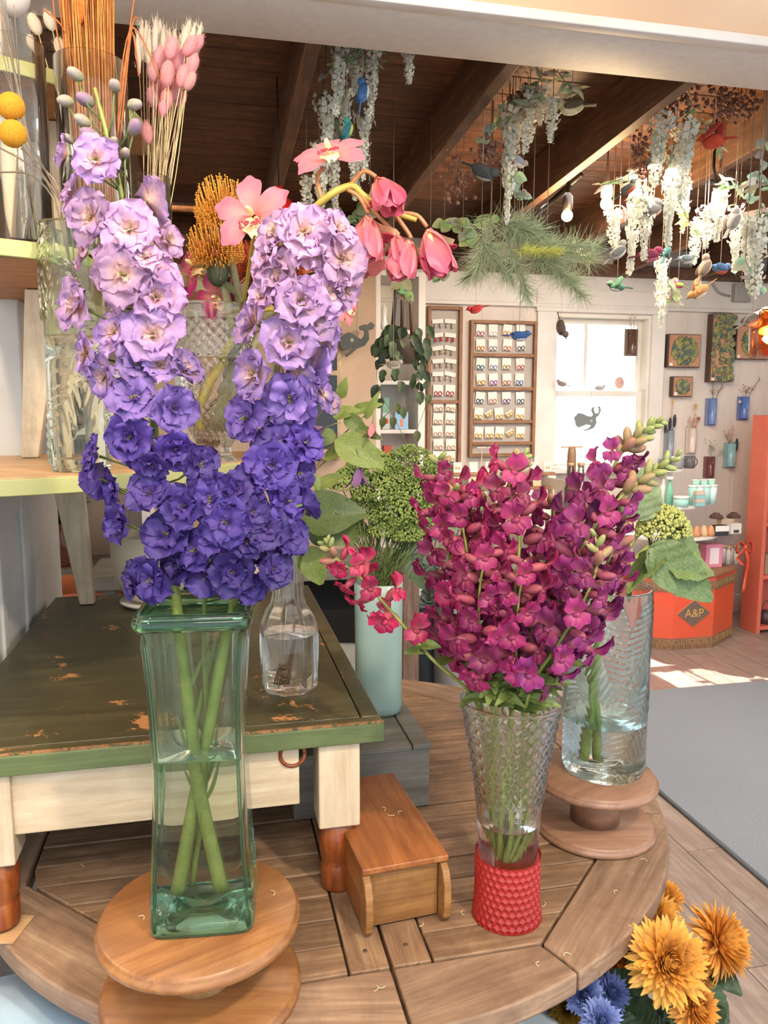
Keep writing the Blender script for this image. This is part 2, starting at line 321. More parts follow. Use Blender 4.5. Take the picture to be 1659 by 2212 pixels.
# ---------------- round table ----------------
tw=wood('weathered_table_wood',[rgb('5e4632'),rgb('886a50'),rgb('ae9173')],5,0,.6,var=.16)
tw2=wood('weathered_rim_wood',[rgb('6b5240'),rgb('957861'),rgb('ba9d82')],4,0,.62,var=.08)
TC=(.223,1.496); TR=.656; TZ=.75
tb=thing('round_table','large round weathered slatted wooden table in the foreground','table',RV(TC[0],TC[1],0),TH)
def board(pts,name,mat,z0,z1,bev=.0025,ang=0):
    cx=sum(p[0] for p in pts)/len(pts); cy=sum(p[1] for p in pts)/len(pts); m=Matrix.Rotation(-ang,2)
    return MB().prism([tuple(m@Vector((p[0]-cx,p[1]-cy))) for p in pts],z0,z1).obj(name,mat,tb,smooth=False,bev=bev,loc=(cx,cy,0),rz=ang)
AP=.54; HS=AP*math.tan(PI/8); g=.0016
hw=lambda b: AP if abs(b)<HS else AP-(abs(b)-HS)
N=18; sw=2*AP/N
for i in range(N):
    b0=-AP+i*sw+g; b1=b0+sw-2*g; dz=rnd.uniform(-.0012,.0008)
    for s in (-1,1):
        a0=.060+g; pts=[(s*a0,b0),(s*(hw(b0)-g),b0),(s*(hw(b1)-g),b1),(s*a0,b1)]
        if s<0: pts=pts[::-1]
        board(pts,'slat',tw,TZ-.024,TZ+dz)
for s in (-1,1):
    for h in (0,1):
        pts=[(s*.0022,-AP+g if h==0 else .0016),(s*.0585,-AP+g if h==0 else .0016),(s*.0585,-.0016 if h==0 else AP-g),(s*.0022,-.0016 if h==0 else AP-g)]
        if s<0: pts=pts[::-1]
        board(pts,'center_board',tw,TZ-.024,TZ-.0005,ang=PI/2)
        MB().lathe([(.0035,0),(.0035,.0012),(.002,.0016)],10,(s*.03,-.50 if h==0 else .50,TZ-.001)).obj('screw_plug',plain('dark_plug',rgb('4a3a2c'),.6),tb)
def ipt(a):       # octagon boundary point at polar angle a
    k=round(a/(PI/4)); c=k*PI/4; r=AP/math.cos(a-c); return (r*math.cos(a),r*math.sin(a))
edges=[]
for k in range(8):
    a0=-PI/2+PI/8+(k-1)*PI/4; segs=[(a0,a0+PI/4)]
    if k in (0,4): mid=a0+PI/8; segs=[(a0,mid),(mid,a0+PI/4)]
    for (s,e) in segs:
        da=.0022/TR; n=12; outer=[]; 
        for j in range(n+1):
            a=s+da+(e-s-2*da)*j/n; outer.append((TR*math.cos(a),TR*math.sin(a)))
        i0=ipt(s+da*1.2+1e-4); i1=ipt(e-da*1.2-1e-4)
        i0=(i0[0]*1.004,i0[1]*1.004); i1=(i1[0]*1.004,i1[1]*1.004)
        board([i0]+outer+[i1] ,'rim_board',tw2,TZ-.033,TZ,.004,ang=(s+e)/2+PI/2)
MB().lathe([(.50,TZ-.05),(.50,TZ-.024),(.47,TZ-.024)],8).obj('under_frame',tw,tb)
MB().lathe([(.47,TZ-.10),(.49,TZ-.10),(.49,TZ-.03),(.47,TZ-.03),(.47,TZ-.10)],40).obj('apron_ring',tw,tb)
legm=plain('grey_leg_paint',rgb('5d6164'),.45,c2=rgb('6d7173'),scale=30)
lp=on(1162,2150,.68); lr=Vector((lp.x,lp.y)).length
for (a,b) in [(.265,-.44),(-.265,-.44),(.265,.44),(-.265,.44)]:
    MB().lathe([(.02,0),(.024,.02),(.018,.05),(.026,.25),(.034,.42),(.022,.47),(.034,.5),(.036,.56),(.03,.60),(.037,.62),(.037,.66),(.03,.67),(.03,TZ-.05)],20,(a,b,0)).obj('leg',legm,tb)
# ---------------- green bench standing on the table ----------------
BG=wood('worn_green_paint',[rgb('38351f'),rgb('4a452c'),rgb('5c563a')],3,0,.38,worn=(rgb('b5804e'),.59),var=.03,bmp=.15)
BGe=wood('green_edge_paint',[rgb('4a5630'),rgb('5a663c'),rgb('687448')],4,0,.5,worn=(rgb('b07a4a'),.68),var=.03,bmp=.2)
CRW=wood('cream_painted_wood',[rgb('b09a7c'),rgb('c8b598'),rgb('d8c9b0')],4,0,.65,worn=(rgb('8d6f4e'),.75),var=.05)
CRV=wood('cream_painted_wood_upright',[rgb('b09a7c'),rgb('c9b79c'),rgb('d8c9b0')],4,2,.65,worn=(rgb('8d6f4e'),.75),var=.05)
RB=wood('red_brown_turned_wood',[rgb('5a2a12'),rgb('8a431c'),rgb('a2602c')],5,2,.3,worn=(rgb('b79060'),.7),var=.05)
bn=thing('green_bench','low cream bench with worn dark green top standing on the round table','bench',(0,0,0),TH)
BZ=1.04; bu0,bu1,bv0,bv1=-.41,.247,1.118,2.09
MB().b2((bu0,bv0+.028,BZ-.026),(bu1-.032,bv1,BZ)).obj('top_panel',BG,bn,smooth=False,bev=.002)
MB().b2((bu1-.030,bv0+.028,BZ-.026),(bu1,bv1,BZ)).obj('end_strip',BG,bn,smooth=False,bev=.003)
MB().b2((bu0,bv0+.003,BZ-.026),(bu1,bv0+.0265,BZ)).obj('front_strip',BG,bn,smooth=False,bev=.003)
MB().b2((bu0-.002,bv0,BZ-.033),(bu1+.002,bv0+.004,BZ-.003)).obj('front_edge',BGe,bn,smooth=False,bev=.002)
MB().b2((bu0-.001,bv0+.002,BZ-.0045),(bu1+.001,bv0+.006,BZ+.0008)).obj('rubbed_edge',wood('bare_edge_wood',[rgb('6b4a2a'),rgb('a87748'),rgb('bd8b5a')],30,0,.6,worn=(rgb('434629'),.55)),bn,smooth=False)
MB().b2((bu0,bv0+.02,BZ-.132),(bu1-.13,bv0+.034,BZ-.034)).obj('front_apron',CRW,bn,smooth=False,bev=.002)
MB().b2((bu1-.058,bv0+.08,BZ-.132),(bu1-.044,bv1-.06,BZ-.028)).obj('side_apron',CRW,bn,smooth=False,bev=.002)
p=wl(632,1630,bv0+.018)
rg=MB(); rg.tube([(p[0]+.019*math.cos(a),bv0+.019,p[2]+.019*math.sin(a)) for a in [TAU*i/28 for i in range(29)]],.0032,6); rg.obj('ring_mark',RB,bn)
def bleg(u,v,zsq,zf=TZ,shim=False):
    MB().b2((u-.033,v-.033,zsq),(u+.033,v+.033,BZ-.027)).obj('leg',CRV,bn,smooth=False,bev=.003)
    h=zsq-zf; MB().lathe([(.026,0),(.027,.004),(.027,h*.36),(.0245,h*.40),(.028,h*.46),(.030,h*.7),(.028,h*.97),(.024,h)],24,(u,v,zf)).obj('foot',RB,bn)
bleg(bu1-.068,bv0+.045,.865); bleg(-.33,bv0+.045,.865,TZ+.009); bleg(bu1-.068,1.98,.865); bleg(-.30,1.80,.865)
sm=MB().add([(0,0,0),(.09,-.01,0),(.1,.05,0),(.0,.06,0),(0,0,.009),(.09,-.01,.002),(.1,.05,.002),(0,.06,.009)],[(3,2,1,0),(4,5,6,7),(0,1,5,4),(1,2,6,5),(2,3,7,6),(3,0,4,7)])
sm.v=[(x-.06,y-.03,z) for x,y,z in sm.v]
q=RV(-.33,bv0+.045,TZ); tag(sm.obj('shim',wood('raw_pine',[rgb('b98f62'),rgb('d2ac7c'),rgb('e0c096')],8,0,.6),None,smooth=False,loc=(q.x,q.y,TZ+.0006),rz=TH-.1),'thin raw pine wedge under the left bench foot','wedge')
# ---------------- spool stands, boxes ----------------
SPW=wood('spool_wood',[rgb('744a2a'),rgb('94643a'),rgb('ac7e4e')],4,0,.35,var=.05,bmp=.15)
SPW2=wood('spool_wood_dull',[rgb('745240'),rgb('8e6a54'),rgb('a48068')],4,0,.4,var=.05,bmp=.15)
SPL=wood('spool_core_wood',[rgb('b38a5c'),rgb('cba273'),rgb('dab88c')],6,2,.45,var=.03)
def spool(c,R,gap,th,rc,mats,label,tilt=0):
    r=thing('spool_stand',label,'stand',c)
    prof=[(0,0),(R-.004,0),(R,.003),(R,th*.55),(R-.003,th*.62),(R-.003,th*.72),(R-.006,th),(0,th)]
    MB().lathe(prof,72).obj('lower_disc',mats[0],r)
    MB().lathe([(rc,th),(rc*1.0,th+gap)],36).obj('spindle',mats[1],r)
    MB().lathe(prof,72).obj('upper_disc',mats[0],r,loc=(0,0,th+gap),rz=.6)
    return th*2+gap
S1=on(437,2128,TZ+.008); h1=spool((S1.x,S1.y,TZ),.131,.078,.020,.047*.85,(SPW,SPL),'two-disc wooden spool stand under the square green vase')
S2=on(1284,1778,TZ+.008); h2=spool((S2.x,S2.y,TZ),.110,.072,.018,.045,(SPW2,SPW2),'two-disc brown wooden spool stand under the leaf-embossed glass cylinder')
S1Z=TZ+h1; S2Z=TZ+h2
# small box lying with its open drawer face forward
BW=wood('honey_box_wood',[rgb('6f3f1e'),rgb('96592c'),rgb('b27a48')],4,1,.4,var=.06,bmp=.15)
BWF=wood('box_front_wood',[rgb('6a4420'),rgb('8d6234'),rgb('a67c4a')],5,0,.5,var=.04)
p=on(878,1998,TZ); pb=on(795,1690,.852)
bx=thing('wooden_box','small honey-brown wooden box between bench leg and crystal vase','box',(p.x-.002,p.y,TZ),math.radians(17))
MB().b2((-.068,-.005,.094),(.068,.275,.104)).obj('lid',BW,bx,smooth=False,bev=.002)
MB().b2((-.066,.012,.002),(-.054,.27,.094)).obj('side',BW,bx,smooth=False,bev=.002); MB().b2((.054,.012,.002),(.066,.27,.094)).obj('side',BW,bx,smooth=False,bev=.002)
MB().b2((-.054,.006,.004),(.054,.016,.092)).obj('front',BWF,bx,smooth=False,bev=.001); MB().b2((-.054,.26,.002),(.054,.27,.094)).obj('back',BW,bx,smooth=False)
MB().b2((-.054,.016,.002),(.054,.26,.008)).obj('bottom',BW,bx,smooth=False)
for s in (-1,1):
    poly=[(.012,.0),(-.008,.0),(-.018,.012),(-.021,.035),(-.02,.065),(-.012,.084),(.0,.092),(.012,.092)]
    m=MB().prism(poly,-.006,.006); m.v=[(z+s*.061,x,y) for x,y,z in m.v]; m.obj('end_bracket',BWF,bx,smooth=False,bev=.002)
# grey crate
GC=wood('grey_crate_paint',[rgb('5c584f'),rgb('76726a'),rgb('8d8a82')],3,0,.6,worn=(rgb('8a765c'),.78),var=.05)
cu,cv,cz=.395,1.372,.128
cr=thing('grey_crate','grey-painted wooden crate behind the bench, under the aqua vase','crate',(0,0,0),TH)
MB().b2((.13,cv,TZ),(cu-.0,cv+.012,TZ+cz-.01)).obj('front_board',GC,cr,smooth=False,bev=.002)
MB().b2((cu-.012,cv+.012,TZ),(cu,cv+.26,TZ+cz-.01)).obj('side_board',GC,cr,smooth=False,bev=.002)
MB().b2((.13,cv+.012,TZ),(.142,cv+.26,TZ+cz-.01)).obj('side_board',GC,cr,smooth=False)
MB().b2((.142,cv+.248,TZ),(cu-.012,cv+.26,TZ+cz-.01)).obj('back_board',GC,cr,smooth=False)
MB().b2((.13,cv-.003,TZ+cz-.01),(cu-.036,cv+.263,TZ+cz)).obj('top_board',GC,cr,smooth=False,bev=.002)
MB().b2((cu-.034,cv-.003,TZ+cz-.01),(cu+.004,cv+.263,TZ+cz+.0015)).obj('top_strip',GC,cr,smooth=False,bev=.002)
CRZ=TZ+cz
# ---------------- vases ----------------
gl_clear=glass('clear_glass',(.985,.995,.985),1.45,clear=.12); gl_green=glass('green_bottle_glass',(.40,.68,.52),1.48,clear=.1)
gl_greenl=glass('green_bottle_glass_body',(.84,.93,.83),1.42,clear=.12)
gl_sage=glass('pale_sage_glass',(.88,.93,.78),1.42,clear=.15); gl_aq=glass('pale_aqua_glass',(.84,.965,.955),1.42,clear=.15)
gl_thin=thin('thin_clear_glass',(.96,.97,.95)); water=glass('water',(.97,.99,.94),1.2,clear=.35); water_g=glass('greenish_water',(.90,.96,.80),1.2,clear=.3)
def sq(r,k=7,n=64):          # rounded square radius function
    def fn(a,z,i): return 1/((abs(math.cos(a))**k+abs(math.sin(a))**k)**(1/k))
    return fn
def prad(prof,z):
    for (r0,a),(r1,b) in zip(prof,prof[1:]):
        if a<=z<=b: return r0+(r1-r0)*(z-a)/max(b-a,1e-6)
    return prof[-1][0]
def shell(mb,prof,th,n=48,fn=None,floor=.012,wz=None):
    """outer profile up, inner profile down to the floor, or to the water line where the water body meets the glass"""
    lo=wz or floor; inner=[(max(r-th,.001),z) for r,z in prof if z>lo+.002]
    full=[(0.0001,0)]+prof+[(prof[-1][0]-th*.5,prof[-1][1]+th*.35)]+inner[::-1]+[(prad(prof,lo)-th,lo)]
    if not wz: full.append((.0001,floor))
    return mb.lathe(full,n,fn=fn) if not wz else openl(mb,full,n,fn)
def openl(mb,prof,n,fn=None):
    mb.lathe(prof,n,fn=fn); mb.f.pop(); return mb
def wsurf(r_,z,n,mat,parent,fn=None):
    return MB().lathe([(r_,z),(r_*.97,z-.0012),(.0001,z-.0012)],n,fn=fn).obj('water_surface',mat,parent)
def vase(name,label,c,prof,th,mat,rz=0,n=64,fn=None,floor=.012,wz=None,wmat=None,wfn=None,wgap=.0012,cat='vase'):
    r=thing(name,label,cat,c,rz); shell(MB(),prof,th,n,fn,floor,wz).obj('glass_body',mat,r)
    if wz:
        wsurf(prad(prof,wz)-th,wz,n,mat,r,fn); return r
    if 0:
        def rad(z):
            for (r0,a),(r1,b) in zip(prof,prof[1:]):
                if a<=z<=b: return r0+(r1-r0)*(z-a)/max(b-a,1e-6)
            return prof[-1][0]
        zs=[floor+.0012+(wz-floor-.0012)*i/8 for i in range(9)]
        MB().lathe([(0.0001,zs[0])]+[(rad(z)-th-wgap,z) for z in zs]+[(0.0001,wz)],n,fn=wfn).obj('water',wmat or water,r)
    return r
def prof_px(X,Y,z0,rows):    # measured half widths (pixels) at pixel rows -> profile above z0
    out=[]
    for py,hw in rows:
        p=at(829.5,py,Y); p=Vector((X,Y,p.z)); out.append((hw*mpp(p),p.z-z0))
    return out
# tall square green vase
hs=.0655
gp=[(hs*.98,.0),(hs,.006),(hs*.985,.04),(hs*.93,.10),(hs*.88,.17),(hs*.86,.22),(hs*.885,.28),(hs*.93,.335),(hs*.97,.372),(hs*.985,.388),(hs*1.05,.392),(hs*1.07,.400),(hs*1.06,.409),(hs*1.02,.412)]
gvp=on(447,1955,S1Z)
def sqv(a,z,i): return 1/((abs(math.cos(a))**8+abs(math.sin(a))**8)**(1/8))
gv=vase('square_vase','tall square green glass vase of purple delphiniums, on the left spool stand',(gvp.x,gvp.y,S1Z+.0005),gp,.0055,gl_greenl,TH*.55,96,lambda a,z,i:sqv(a,z,i)*(1),.03,.225,water_g,lambda a,z,i:sqv(a,z,i))
# solid green tint at the corners and the foot
m=MB().lathe([(.0001,.001),(hs*.93,.001),(hs*.93,.02),(hs*.5,.026),(.0001,.022)],96,fn=sqv); m.obj('thick_foot',gl_green,gv)
m=MB()
for k in range(4):
    a=PI/4+k*PI/2
    pts=[]
    for r,z in gp[1:11]: d=r*sqv(a,0,0)-.004; pts.append((d*math.cos(a)*.985,d*math.sin(a)*.985,z))
    m.tube(pts,.0022,6)
m.obj('corner_glass',gl_green,gv)
m=MB().lathe([(hs*1.03,.393),(hs*1.085,.397),(hs*1.09,.404),(hs*1.05,.409),(hs*.99,.405),(hs*.98,.396),(hs*1.03,.393)],96,fn=sqv); m.obj('rim_band',gl_green,gv)
# crystal vase with cut diamonds, flutes and a red honeycomb sleeve
cv_=on(1094,1972,TZ); mp_=mpp(Vector((cv_.x,cv_.y,TZ)))
rows=[(1985,66),(1960,66),(1900,64),(1840,64),(1790,67),(1740,72),(1680,80),(1620,90),(1570,100),(1525,108),(1508,111)]
pr=[(r,max(z,0.0)) for r,z in prof_px(cv_.x,cv_.y,TZ,rows)]
zt=pr[-1][1]
def rad_at(z):
    for (r0,a),(r1,b) in zip(pr,pr[1:]):
        if a<=z<=b: return r0+(r1-r0)*(z-a)/max(b-a,1e-6)
    return pr[-1][0] if z>0 else pr[0][0]
zcut=zt*.56; nd=20
cvs=thing('crystal_vase','flared cut-crystal vase of magenta snapdragons, red honeycomb sleeve','vase',(cv_.x,cv_.y,TZ+.0008))
outer=[];nn=nd*6
m=MB(); zz=[i/90*zt for i in range(91)]; vv=[];inn=[]
for z in zz:
    row=[]
    for k in range(nn):
        a=TAU*k/nn; r=rad_at(z)
        if z>zcut and z<zt-.008:
            q=(z-zcut)/.019; s1=abs(((a/TAU*nd+q)%1)-.5)*2; s2=abs(((a/TAU*nd-q)%1)-.5)*2
            r-=.0050*(1-min(1,min(s1,s2)*1.6))
        elif z<=zcut and z>.01: r-=.0014*abs(math.cos(a*nd))**.6
        row.append((r*math.cos(a),r*math.sin(a),z))
    vv+=row
for z in reversed(zz[40:]): vv+=[((rad_at(z)-.0065)*math.cos(TAU*k/nn),(rad_at(z)-.0065)*math.sin(TAU*k/nn),z) for k in range(nn)]
R=len(vv)//nn; ff=[(i*nn+k,i*nn+(k+1)%nn,(i+1)*nn+(k+1)%nn,(i+1)*nn+k) for i in range(R-1) for k in range(nn)]+[tuple(range(nn-1,-1,-1))]
m.add(vv,ff).obj('cut_glass_body',gl_clear,cvs)
wsurf(rad_at(zz[40])-.0065,zz[40],nn,gl_clear,cvs)
# honeycomb sleeve: hexagonal cells with raised walls, each cell dished
sl_h=.098; m=MB(); nh=30; rws=9
def slr(z): return .0488 if z>.04 else .0488+.0035*(1-z/.04)**1.5
ch=sl_h/rws
for j in range(rws+1):
    for k in range(nh):
        a0=(k+.5*(j%2))*TAU/nh; zc_=j*ch; hx=[]
        for q in range(6):
            an=PI/6+q*PI/3; aa=a0+math.cos(an)*(TAU/nh)/math.sqrt(3); z_=zc_+math.sin(an)*ch/1.5; z_=min(max(z_,0),sl_h+ch*.5)
            hx.append((aa,z_))
        r0=.0012
        vts=[((slr(z)+.0014)*math.cos(a),(slr(z)+.0014)*math.sin(a),z) for a,z in hx]
        vts+=[((slr(z)+.0008)*math.cos(a0+(a-a0)*.8),(slr(z)+.0008)*math.sin(a0+(a-a0)*.8),zc_+(z-zc_)*.8) for a,z in hx]
        rc=slr(zc_)-.0016; vts.append((rc*math.cos(a0),rc*math.sin(a0),min(max(zc_,0),sl_h)))
        fs=[(q,(q+1)%6,6+(q+1)%6,6+q) for q in range(6)]+[(6+q,6+(q+1)%6,12) for q in range(6)]
        m.add(vts,fs)
m.lathe([(.0480,0),(.0480,sl_h)],48)
m.obj('honeycomb_sleeve',plain('red_sleeve_print',rgb('a02a26'),.32,c2=rgb('8a1f1c'),scale=5),cvs,smooth=False)
CVT=TZ+zt
# leaf-embossed glass cylinder on the right spool
lv=on(1302,1658,S2Z); mp2=mpp(Vector((lv.x,lv.y,S2Z)))
RR=.0755; zt2=at(1302,1268,lv.y).z-S2Z
def leafbump(a,z):
    """ribs of big fern-like leaves pressed into the glass"""
    b=0
    for (ac,zc_,L_,til) in [(-1.2,.09,.10,.5),(-2.0,.24,.11,-.35),(-.75,.27,.10,.5),(.5,.12,.11,-.4),(1.4,.27,.1,.5),(2.5,.11,.1,.4),(-2.7,.08,.09,.2)]:
        x=((a-ac+PI)%TAU-PI)*RR; y=z-zc_; xr=x*math.cos(til)-y*math.sin(til); yr=x*math.sin(til)+y*math.cos(til)
        wd=.042*math.sqrt(max(0,1-(yr/L_)**2))
        if abs(xr)<wd: b=max(b,(.5+.5*math.sin((yr+abs(xr)*.9)*TAU/.0135))*min(1,(wd-abs(xr))/.006)*(1 if abs(xr)>.0035 else .2))
    return b
m=MB(); NN=150; RZ=110; vv=[]
for i in range(RZ+1):
    z=zt2*i/RZ
    for k in range(NN):
        a=TAU*k/NN; r=(RR if z>.012 else RR*(.94+.06*(z/.012)))+.0020*leafbump(a,z)*(1 if .015<z<zt2-.02 else 0); vv.append((r*math.cos(a),r*math.sin(a),z))
for i in range(RZ,31,-1):
    z=zt2*i/RZ; vv+=[((RR-.004)*math.cos(TAU*k/NN),(RR-.004)*math.sin(TAU*k/NN),z) for k in range(NN)]
R=len(vv)//NN; ff=[(i*NN+k,i*NN+(k+1)%NN,(i+1)*NN+(k+1)%NN,(i+1)*NN+k) for i in range(R-1) for k in range(NN)]+[tuple(range(NN-1,-1,-1))]
m.add(vv,ff); lvs=thing('embossed_vase','aqua glass cylinder vase embossed with leaves, on the right spool stand','vase',(lv.x,lv.y,S2Z+.0005)); m.obj('glass_body',gl_aq,lvs)
wsurf(RR-.004,zt2*32/RZ,NN,gl_aq,lvs)
# clear carafe on the bench
cp_=on(626,1490,BZ); X,Y=cp_.x,cp_.y
pr2=[(r,max(0,z)) for r,z in prof_px(X,Y,BZ,[(1490,46),(1478,56),(1400,60),(1360,60),(1345,58),(1320,48),(1305,38),(1285,33),(1230,31),(1150,33),(1140,35),(1133,35)])]
cf=vase('carafe','clear faceted glass carafe with thin stems, on the bench corner',(X,Y,BZ+.0005),pr2,.003,gl_clear,.3,48,lambda a,z,i:1/(math.cos(((a+PI/8)%(PI/4))-PI/8)),.01,pr2[4][1]*.86,water)
# aqua frosted vase on the crate
ap=on(818,1535,CRZ); aq=thing('aqua_vase','tall frosted aqua glass vase of green blooms, on the grey crate','vase',(ap.x,ap.y,CRZ+.002))
za=at(818,1258,ap.y).z-CRZ; ra=50*mpp(ap)
fm,nt,pp=base('frosted_aqua_glass'); pp.inputs['Base Color'].default_value=(*rgb('b3cfc8'),1); pp.inputs['Roughness'].default_value=.18; pp.inputs['Transmission Weight'].default_value=.45; pp.inputs['IOR'].default_value=1.3
shell(MB(),[(ra*.8,0),(ra*.97,.008),(ra,.02),(ra*1.0,za*.5),(ra*1.02,za*.8),(ra*1.03,za)],.004,64,lambda a,z,i:1/((abs(math.cos(a))**3+abs(math.sin(a))**3)**(1/3)),.02).obj('glass_body',fm,aq)
MB().lathe([(.0001,.022),(ra*.9,.022),(ra*.93,za*.43),(.0001,za*.43)],40).obj('water',plain('cloudy_water',rgb('b4d0ca'),.2),aq)
AQT=CRZ+za
# ---------------- flowers: prototypes ----------------
def petalsheet(mb,L_,W,az,tilt,cup=.25,ruf=.05,nu=5,nv=6,z0=0,r0=.05,pw=.6,seed=0,t0=0,t1=1,notch=0,twist=0):
    ph=seed*1.7
    mz=Matrix.Rotation(az,3,'Z'); mx=Matrix.Rotation(tilt,3,'X')
    def fn(a,b):
        w=W*(math.sin(PI*min(1,(a**pw)*.86+.06)) if pw>.7 else 1.05*(a**.62+.08)*math.sqrt(max(0,1-(a*.985)**5))); ln=a*L_*(1-.10*abs(b)**2*a-notch*max(0,1-abs(b)*3)*a)
        z=-cup*L_*(a-.3)**2+ruf*math.sin(b*4.2+ph+a*3)*a*a+.16*W*b*b*(1-a*.3)+ruf*.6*math.sin(b*9+ph*2)*a**3
        p=Vector((b*w+twist*z,ln+r0,z)); return mz@(mx@p+Vector((0,0,z0)))
    mb.sheet(fn,nu,nv,tf=lambda a,b:t0+(t1-t0)*(a*.75+.25*abs(b)*a))
def floret_mb(seed,cup):
    r=random.Random(seed); mb=MB()
    for k in range(5): petalsheet(mb,1.0*r.uniform(.88,1.05),.60,TAU*k/5+r.uniform(-.15,.15),.28+cup+r.uniform(-.15,.2),.25,.10,7,8,seed=seed+k,notch=.06)
    for k in range(5): petalsheet(mb,.72*r.uniform(.85,1.1),.40,TAU*(k+.5)/5+r.uniform(-.2,.2),.50+cup+r.uniform(-.2,.25),.3,.11,6,7,z0=.07,seed=seed+k+9)
    for k in range(4): petalsheet(mb,.38,.18,TAU*k/4+r.uniform(-.4,.4),.95+r.uniform(-.3,.3),.2,.08,4,4,z0=.08,seed=seed+k,t0=-.1,t1=.5)
    return mb
pet_lilac=petal('delphinium_petal_lilac',rgb('e8c0a8'),trans=.3); pet_violet=petal('delphinium_petal_violet',rgb('5a4390'),trans=.22)
pet_snap=petal('snapdragon_petal',rgb('b86a62'),trans=.25,rough=.5); pet_orch=petal('orchid_tepal',rgb('e58f86'),trans=.25,rough=.4,edge=rgb('f0b9b4'))
pet_mum=petal('chrysanthemum_petal',rgb('c87c28'),trans=.3); bud_m=petal('bud_skin',rgb('8f9a58'),trans=.1)
def stamens_mb(seed):
    r=random.Random(seed); mb=MB()
    for k in range(16):
        a=r.uniform(0,TAU); q=r.uniform(.02,.17); h=r.uniform(.16,.3)
        mb.tube([(0,0,.03),(q*math.cos(a)*.6,q*math.sin(a)*.6,h*.7),(q*math.cos(a),q*math.sin(a),h)],[.018,.012,.028],4)
    return mb
HID=Vector((0,0,-50))
def stash(o):           # prototypes leave the scene once copied from
    for c in list(o.children): stash(c)
    COL.objects.unlink(o); return o
stam_y=plain('stamen_yellow_green',rgb('a9a24c'),.6,c2=rgb('3b3322'),scale=300)
def mkproto(name,mb,mat,subs=(),sm=True):
    o=mb.obj(name,mat,None,smooth=sm); o.material_slots[0].link='DATA'
    for (n2,m2,mt2) in subs: m2.obj(n2,mt2,o)
    return stash(o)
DF=[mkproto('flower',floret_mb(s,c),pet_lilac,[('stamens',stamens_mb(s),stam_y)]) for s,c in ((1,0),(2,.15),(3,.3),(4,.05))]
def copyp(p,parent):
    c=p.copy(); link(c); c.parent=parent
    for ch in p.children: copyp(ch,c)
    return c
def put(proto,parent,pos,dirv,s,color=None,spin=None,mat=None):
    o=copyp(proto,parent); q=Vector(dirv).to_track_quat('Z','Y').to_matrix()@Matrix.Rotation(rnd.uniform(0,TAU) if spin is None else spin,3,'Z')
    base_=parent.location if parent is not None else Vector((0,0,0))
    S=Matrix.Diagonal(s if isinstance(s,(tuple,list)) else (s,s,s))
    o.matrix_local=Matrix.Translation(Vector(pos)-base_)@(q@S).to_4x4()
    if color: o.color=(*color,1)
    if mat: o.material_slots[0].link='OBJECT'; o.material_slots[0].material=mat
    return o
def lerp(a,b,t): t=max(0,min(1,t)); return tuple(x+(y-x)*t for x,y in zip(a,b))
def spath(pts,n=24):            # smooth path through points
    P=[Vector(p) for p in pts]; out=[]
    for i in range(len(P)-1):
        p0=P[max(i-1,0)];p1=P[i];p2=P[i+1];p3=P[min(i+2,len(P)-1)]
        m=max(2,n//(len(P)-1))
        for k in range(m):
            t=k/m; out.append(.5*((2*p1)+(p2-p0)*t+(2*p0-5*p1+4*p2-p3)*t*t+(3*p1-p0-3*p2+p3)*t**3))
    out.append(P[-1]); return out
def near_z(path,z): return min(path,key=lambda p:abs(p.z-z))
gstem=plain('fresh_stem_green',rgb('939a50'),.5,c2=rgb('74803a'),scale=40,bmp=.1); gstem2=plain('dark_stem_green',rgb('5f6f3a'),.5,c2=rgb('4a5a2c'),scale=40)
def bud_mb():
    mb=MB(); mb.ell((0,0,0),(.5,.5,.75),10,8,fn=lambda q:1+.06*math.cos(5*math.atan2(q.y,q.x))*(1-q.z*q.z)); 
    return mb
BUD=mkproto('bud',bud_mb(),bud_m)
# ---------------- delphiniums in the green vase ----------------
VX,VY=gvp.x,gvp.y
def vpt(dx,dy,z): return Vector((VX+dx,VY+dy,z))
delA=thing('delphinium','tall delphinium spike in the green vase, lilac top with closed buds','flower',vpt(.02,.0,S1Z+.035),0,'delphiniums in the green vase')
pA=spath([vpt(.022,.0,S1Z+.035),vpt(-.004,-.01,S1Z+.2),at(385,1335,VY-.01),at(345,1050,VY-.01),at(315,750,VY),at(268,450,VY),at(205,190,VY-.01)],48)
pB=spath([vpt(-.035,.005,S1Z+.03),vpt(.0,.0,S1Z+.2),at(497,1335,VY+.0),at(545,1080,VY+.01),at(590,850,VY+.02),at(620,650,VY+.02),at(665,480,VY+.02)],48)
pC=spath([vpt(-.02,.02,S1Z+.032),vpt(.005,.01,S1Z+.2),at(440,1335,VY+.01),at(465,1150,VY-.01),at(455,1030,VY-.01)],30)
def stem_obj(path,r0,r1,root,mat=gstem,name='stem',n=9):
    m=MB(); k=len(path)-1; m.tube([p-root.location for p in path],[r0+(r1-r0)*i/k for i in range(k+1)],n); return m.obj(name,mat,root)
stem_obj(pA,.0098,.002,delA)
delB=thing('delphinium','full delphinium spike behind the taller one, pink-lilac top right of the vase centre','flower',pB[0],0,'delphiniums in the green vase'); stem_obj(pB,.0098,.002,delB)
delC=thing('delphinium','short deep violet delphinium between the two tall spikes','flower',pC[0],0,'delphiniums in the green vase'); stem_obj(pC,.004,.002,delC)
LIL=rgb('a98ac6'); LPK=rgb('c39ac0'); MID=rgb('8a66c4'); VIO=rgb('4f3790'); DPV=rgb('30206c')
def dcol(py,j):
    if py<560: c=lerp(LIL,LPK,(py-300)/260)
    elif py<760: c=lerp(LPK,LIL,(py-560)/200)
    elif py<930: c=lerp(LIL,VIO,(py-760)/170)
    else: c=lerp(VIO,DPV,(py-930)/250)
    return tuple(min(1,x*j) for x in c)
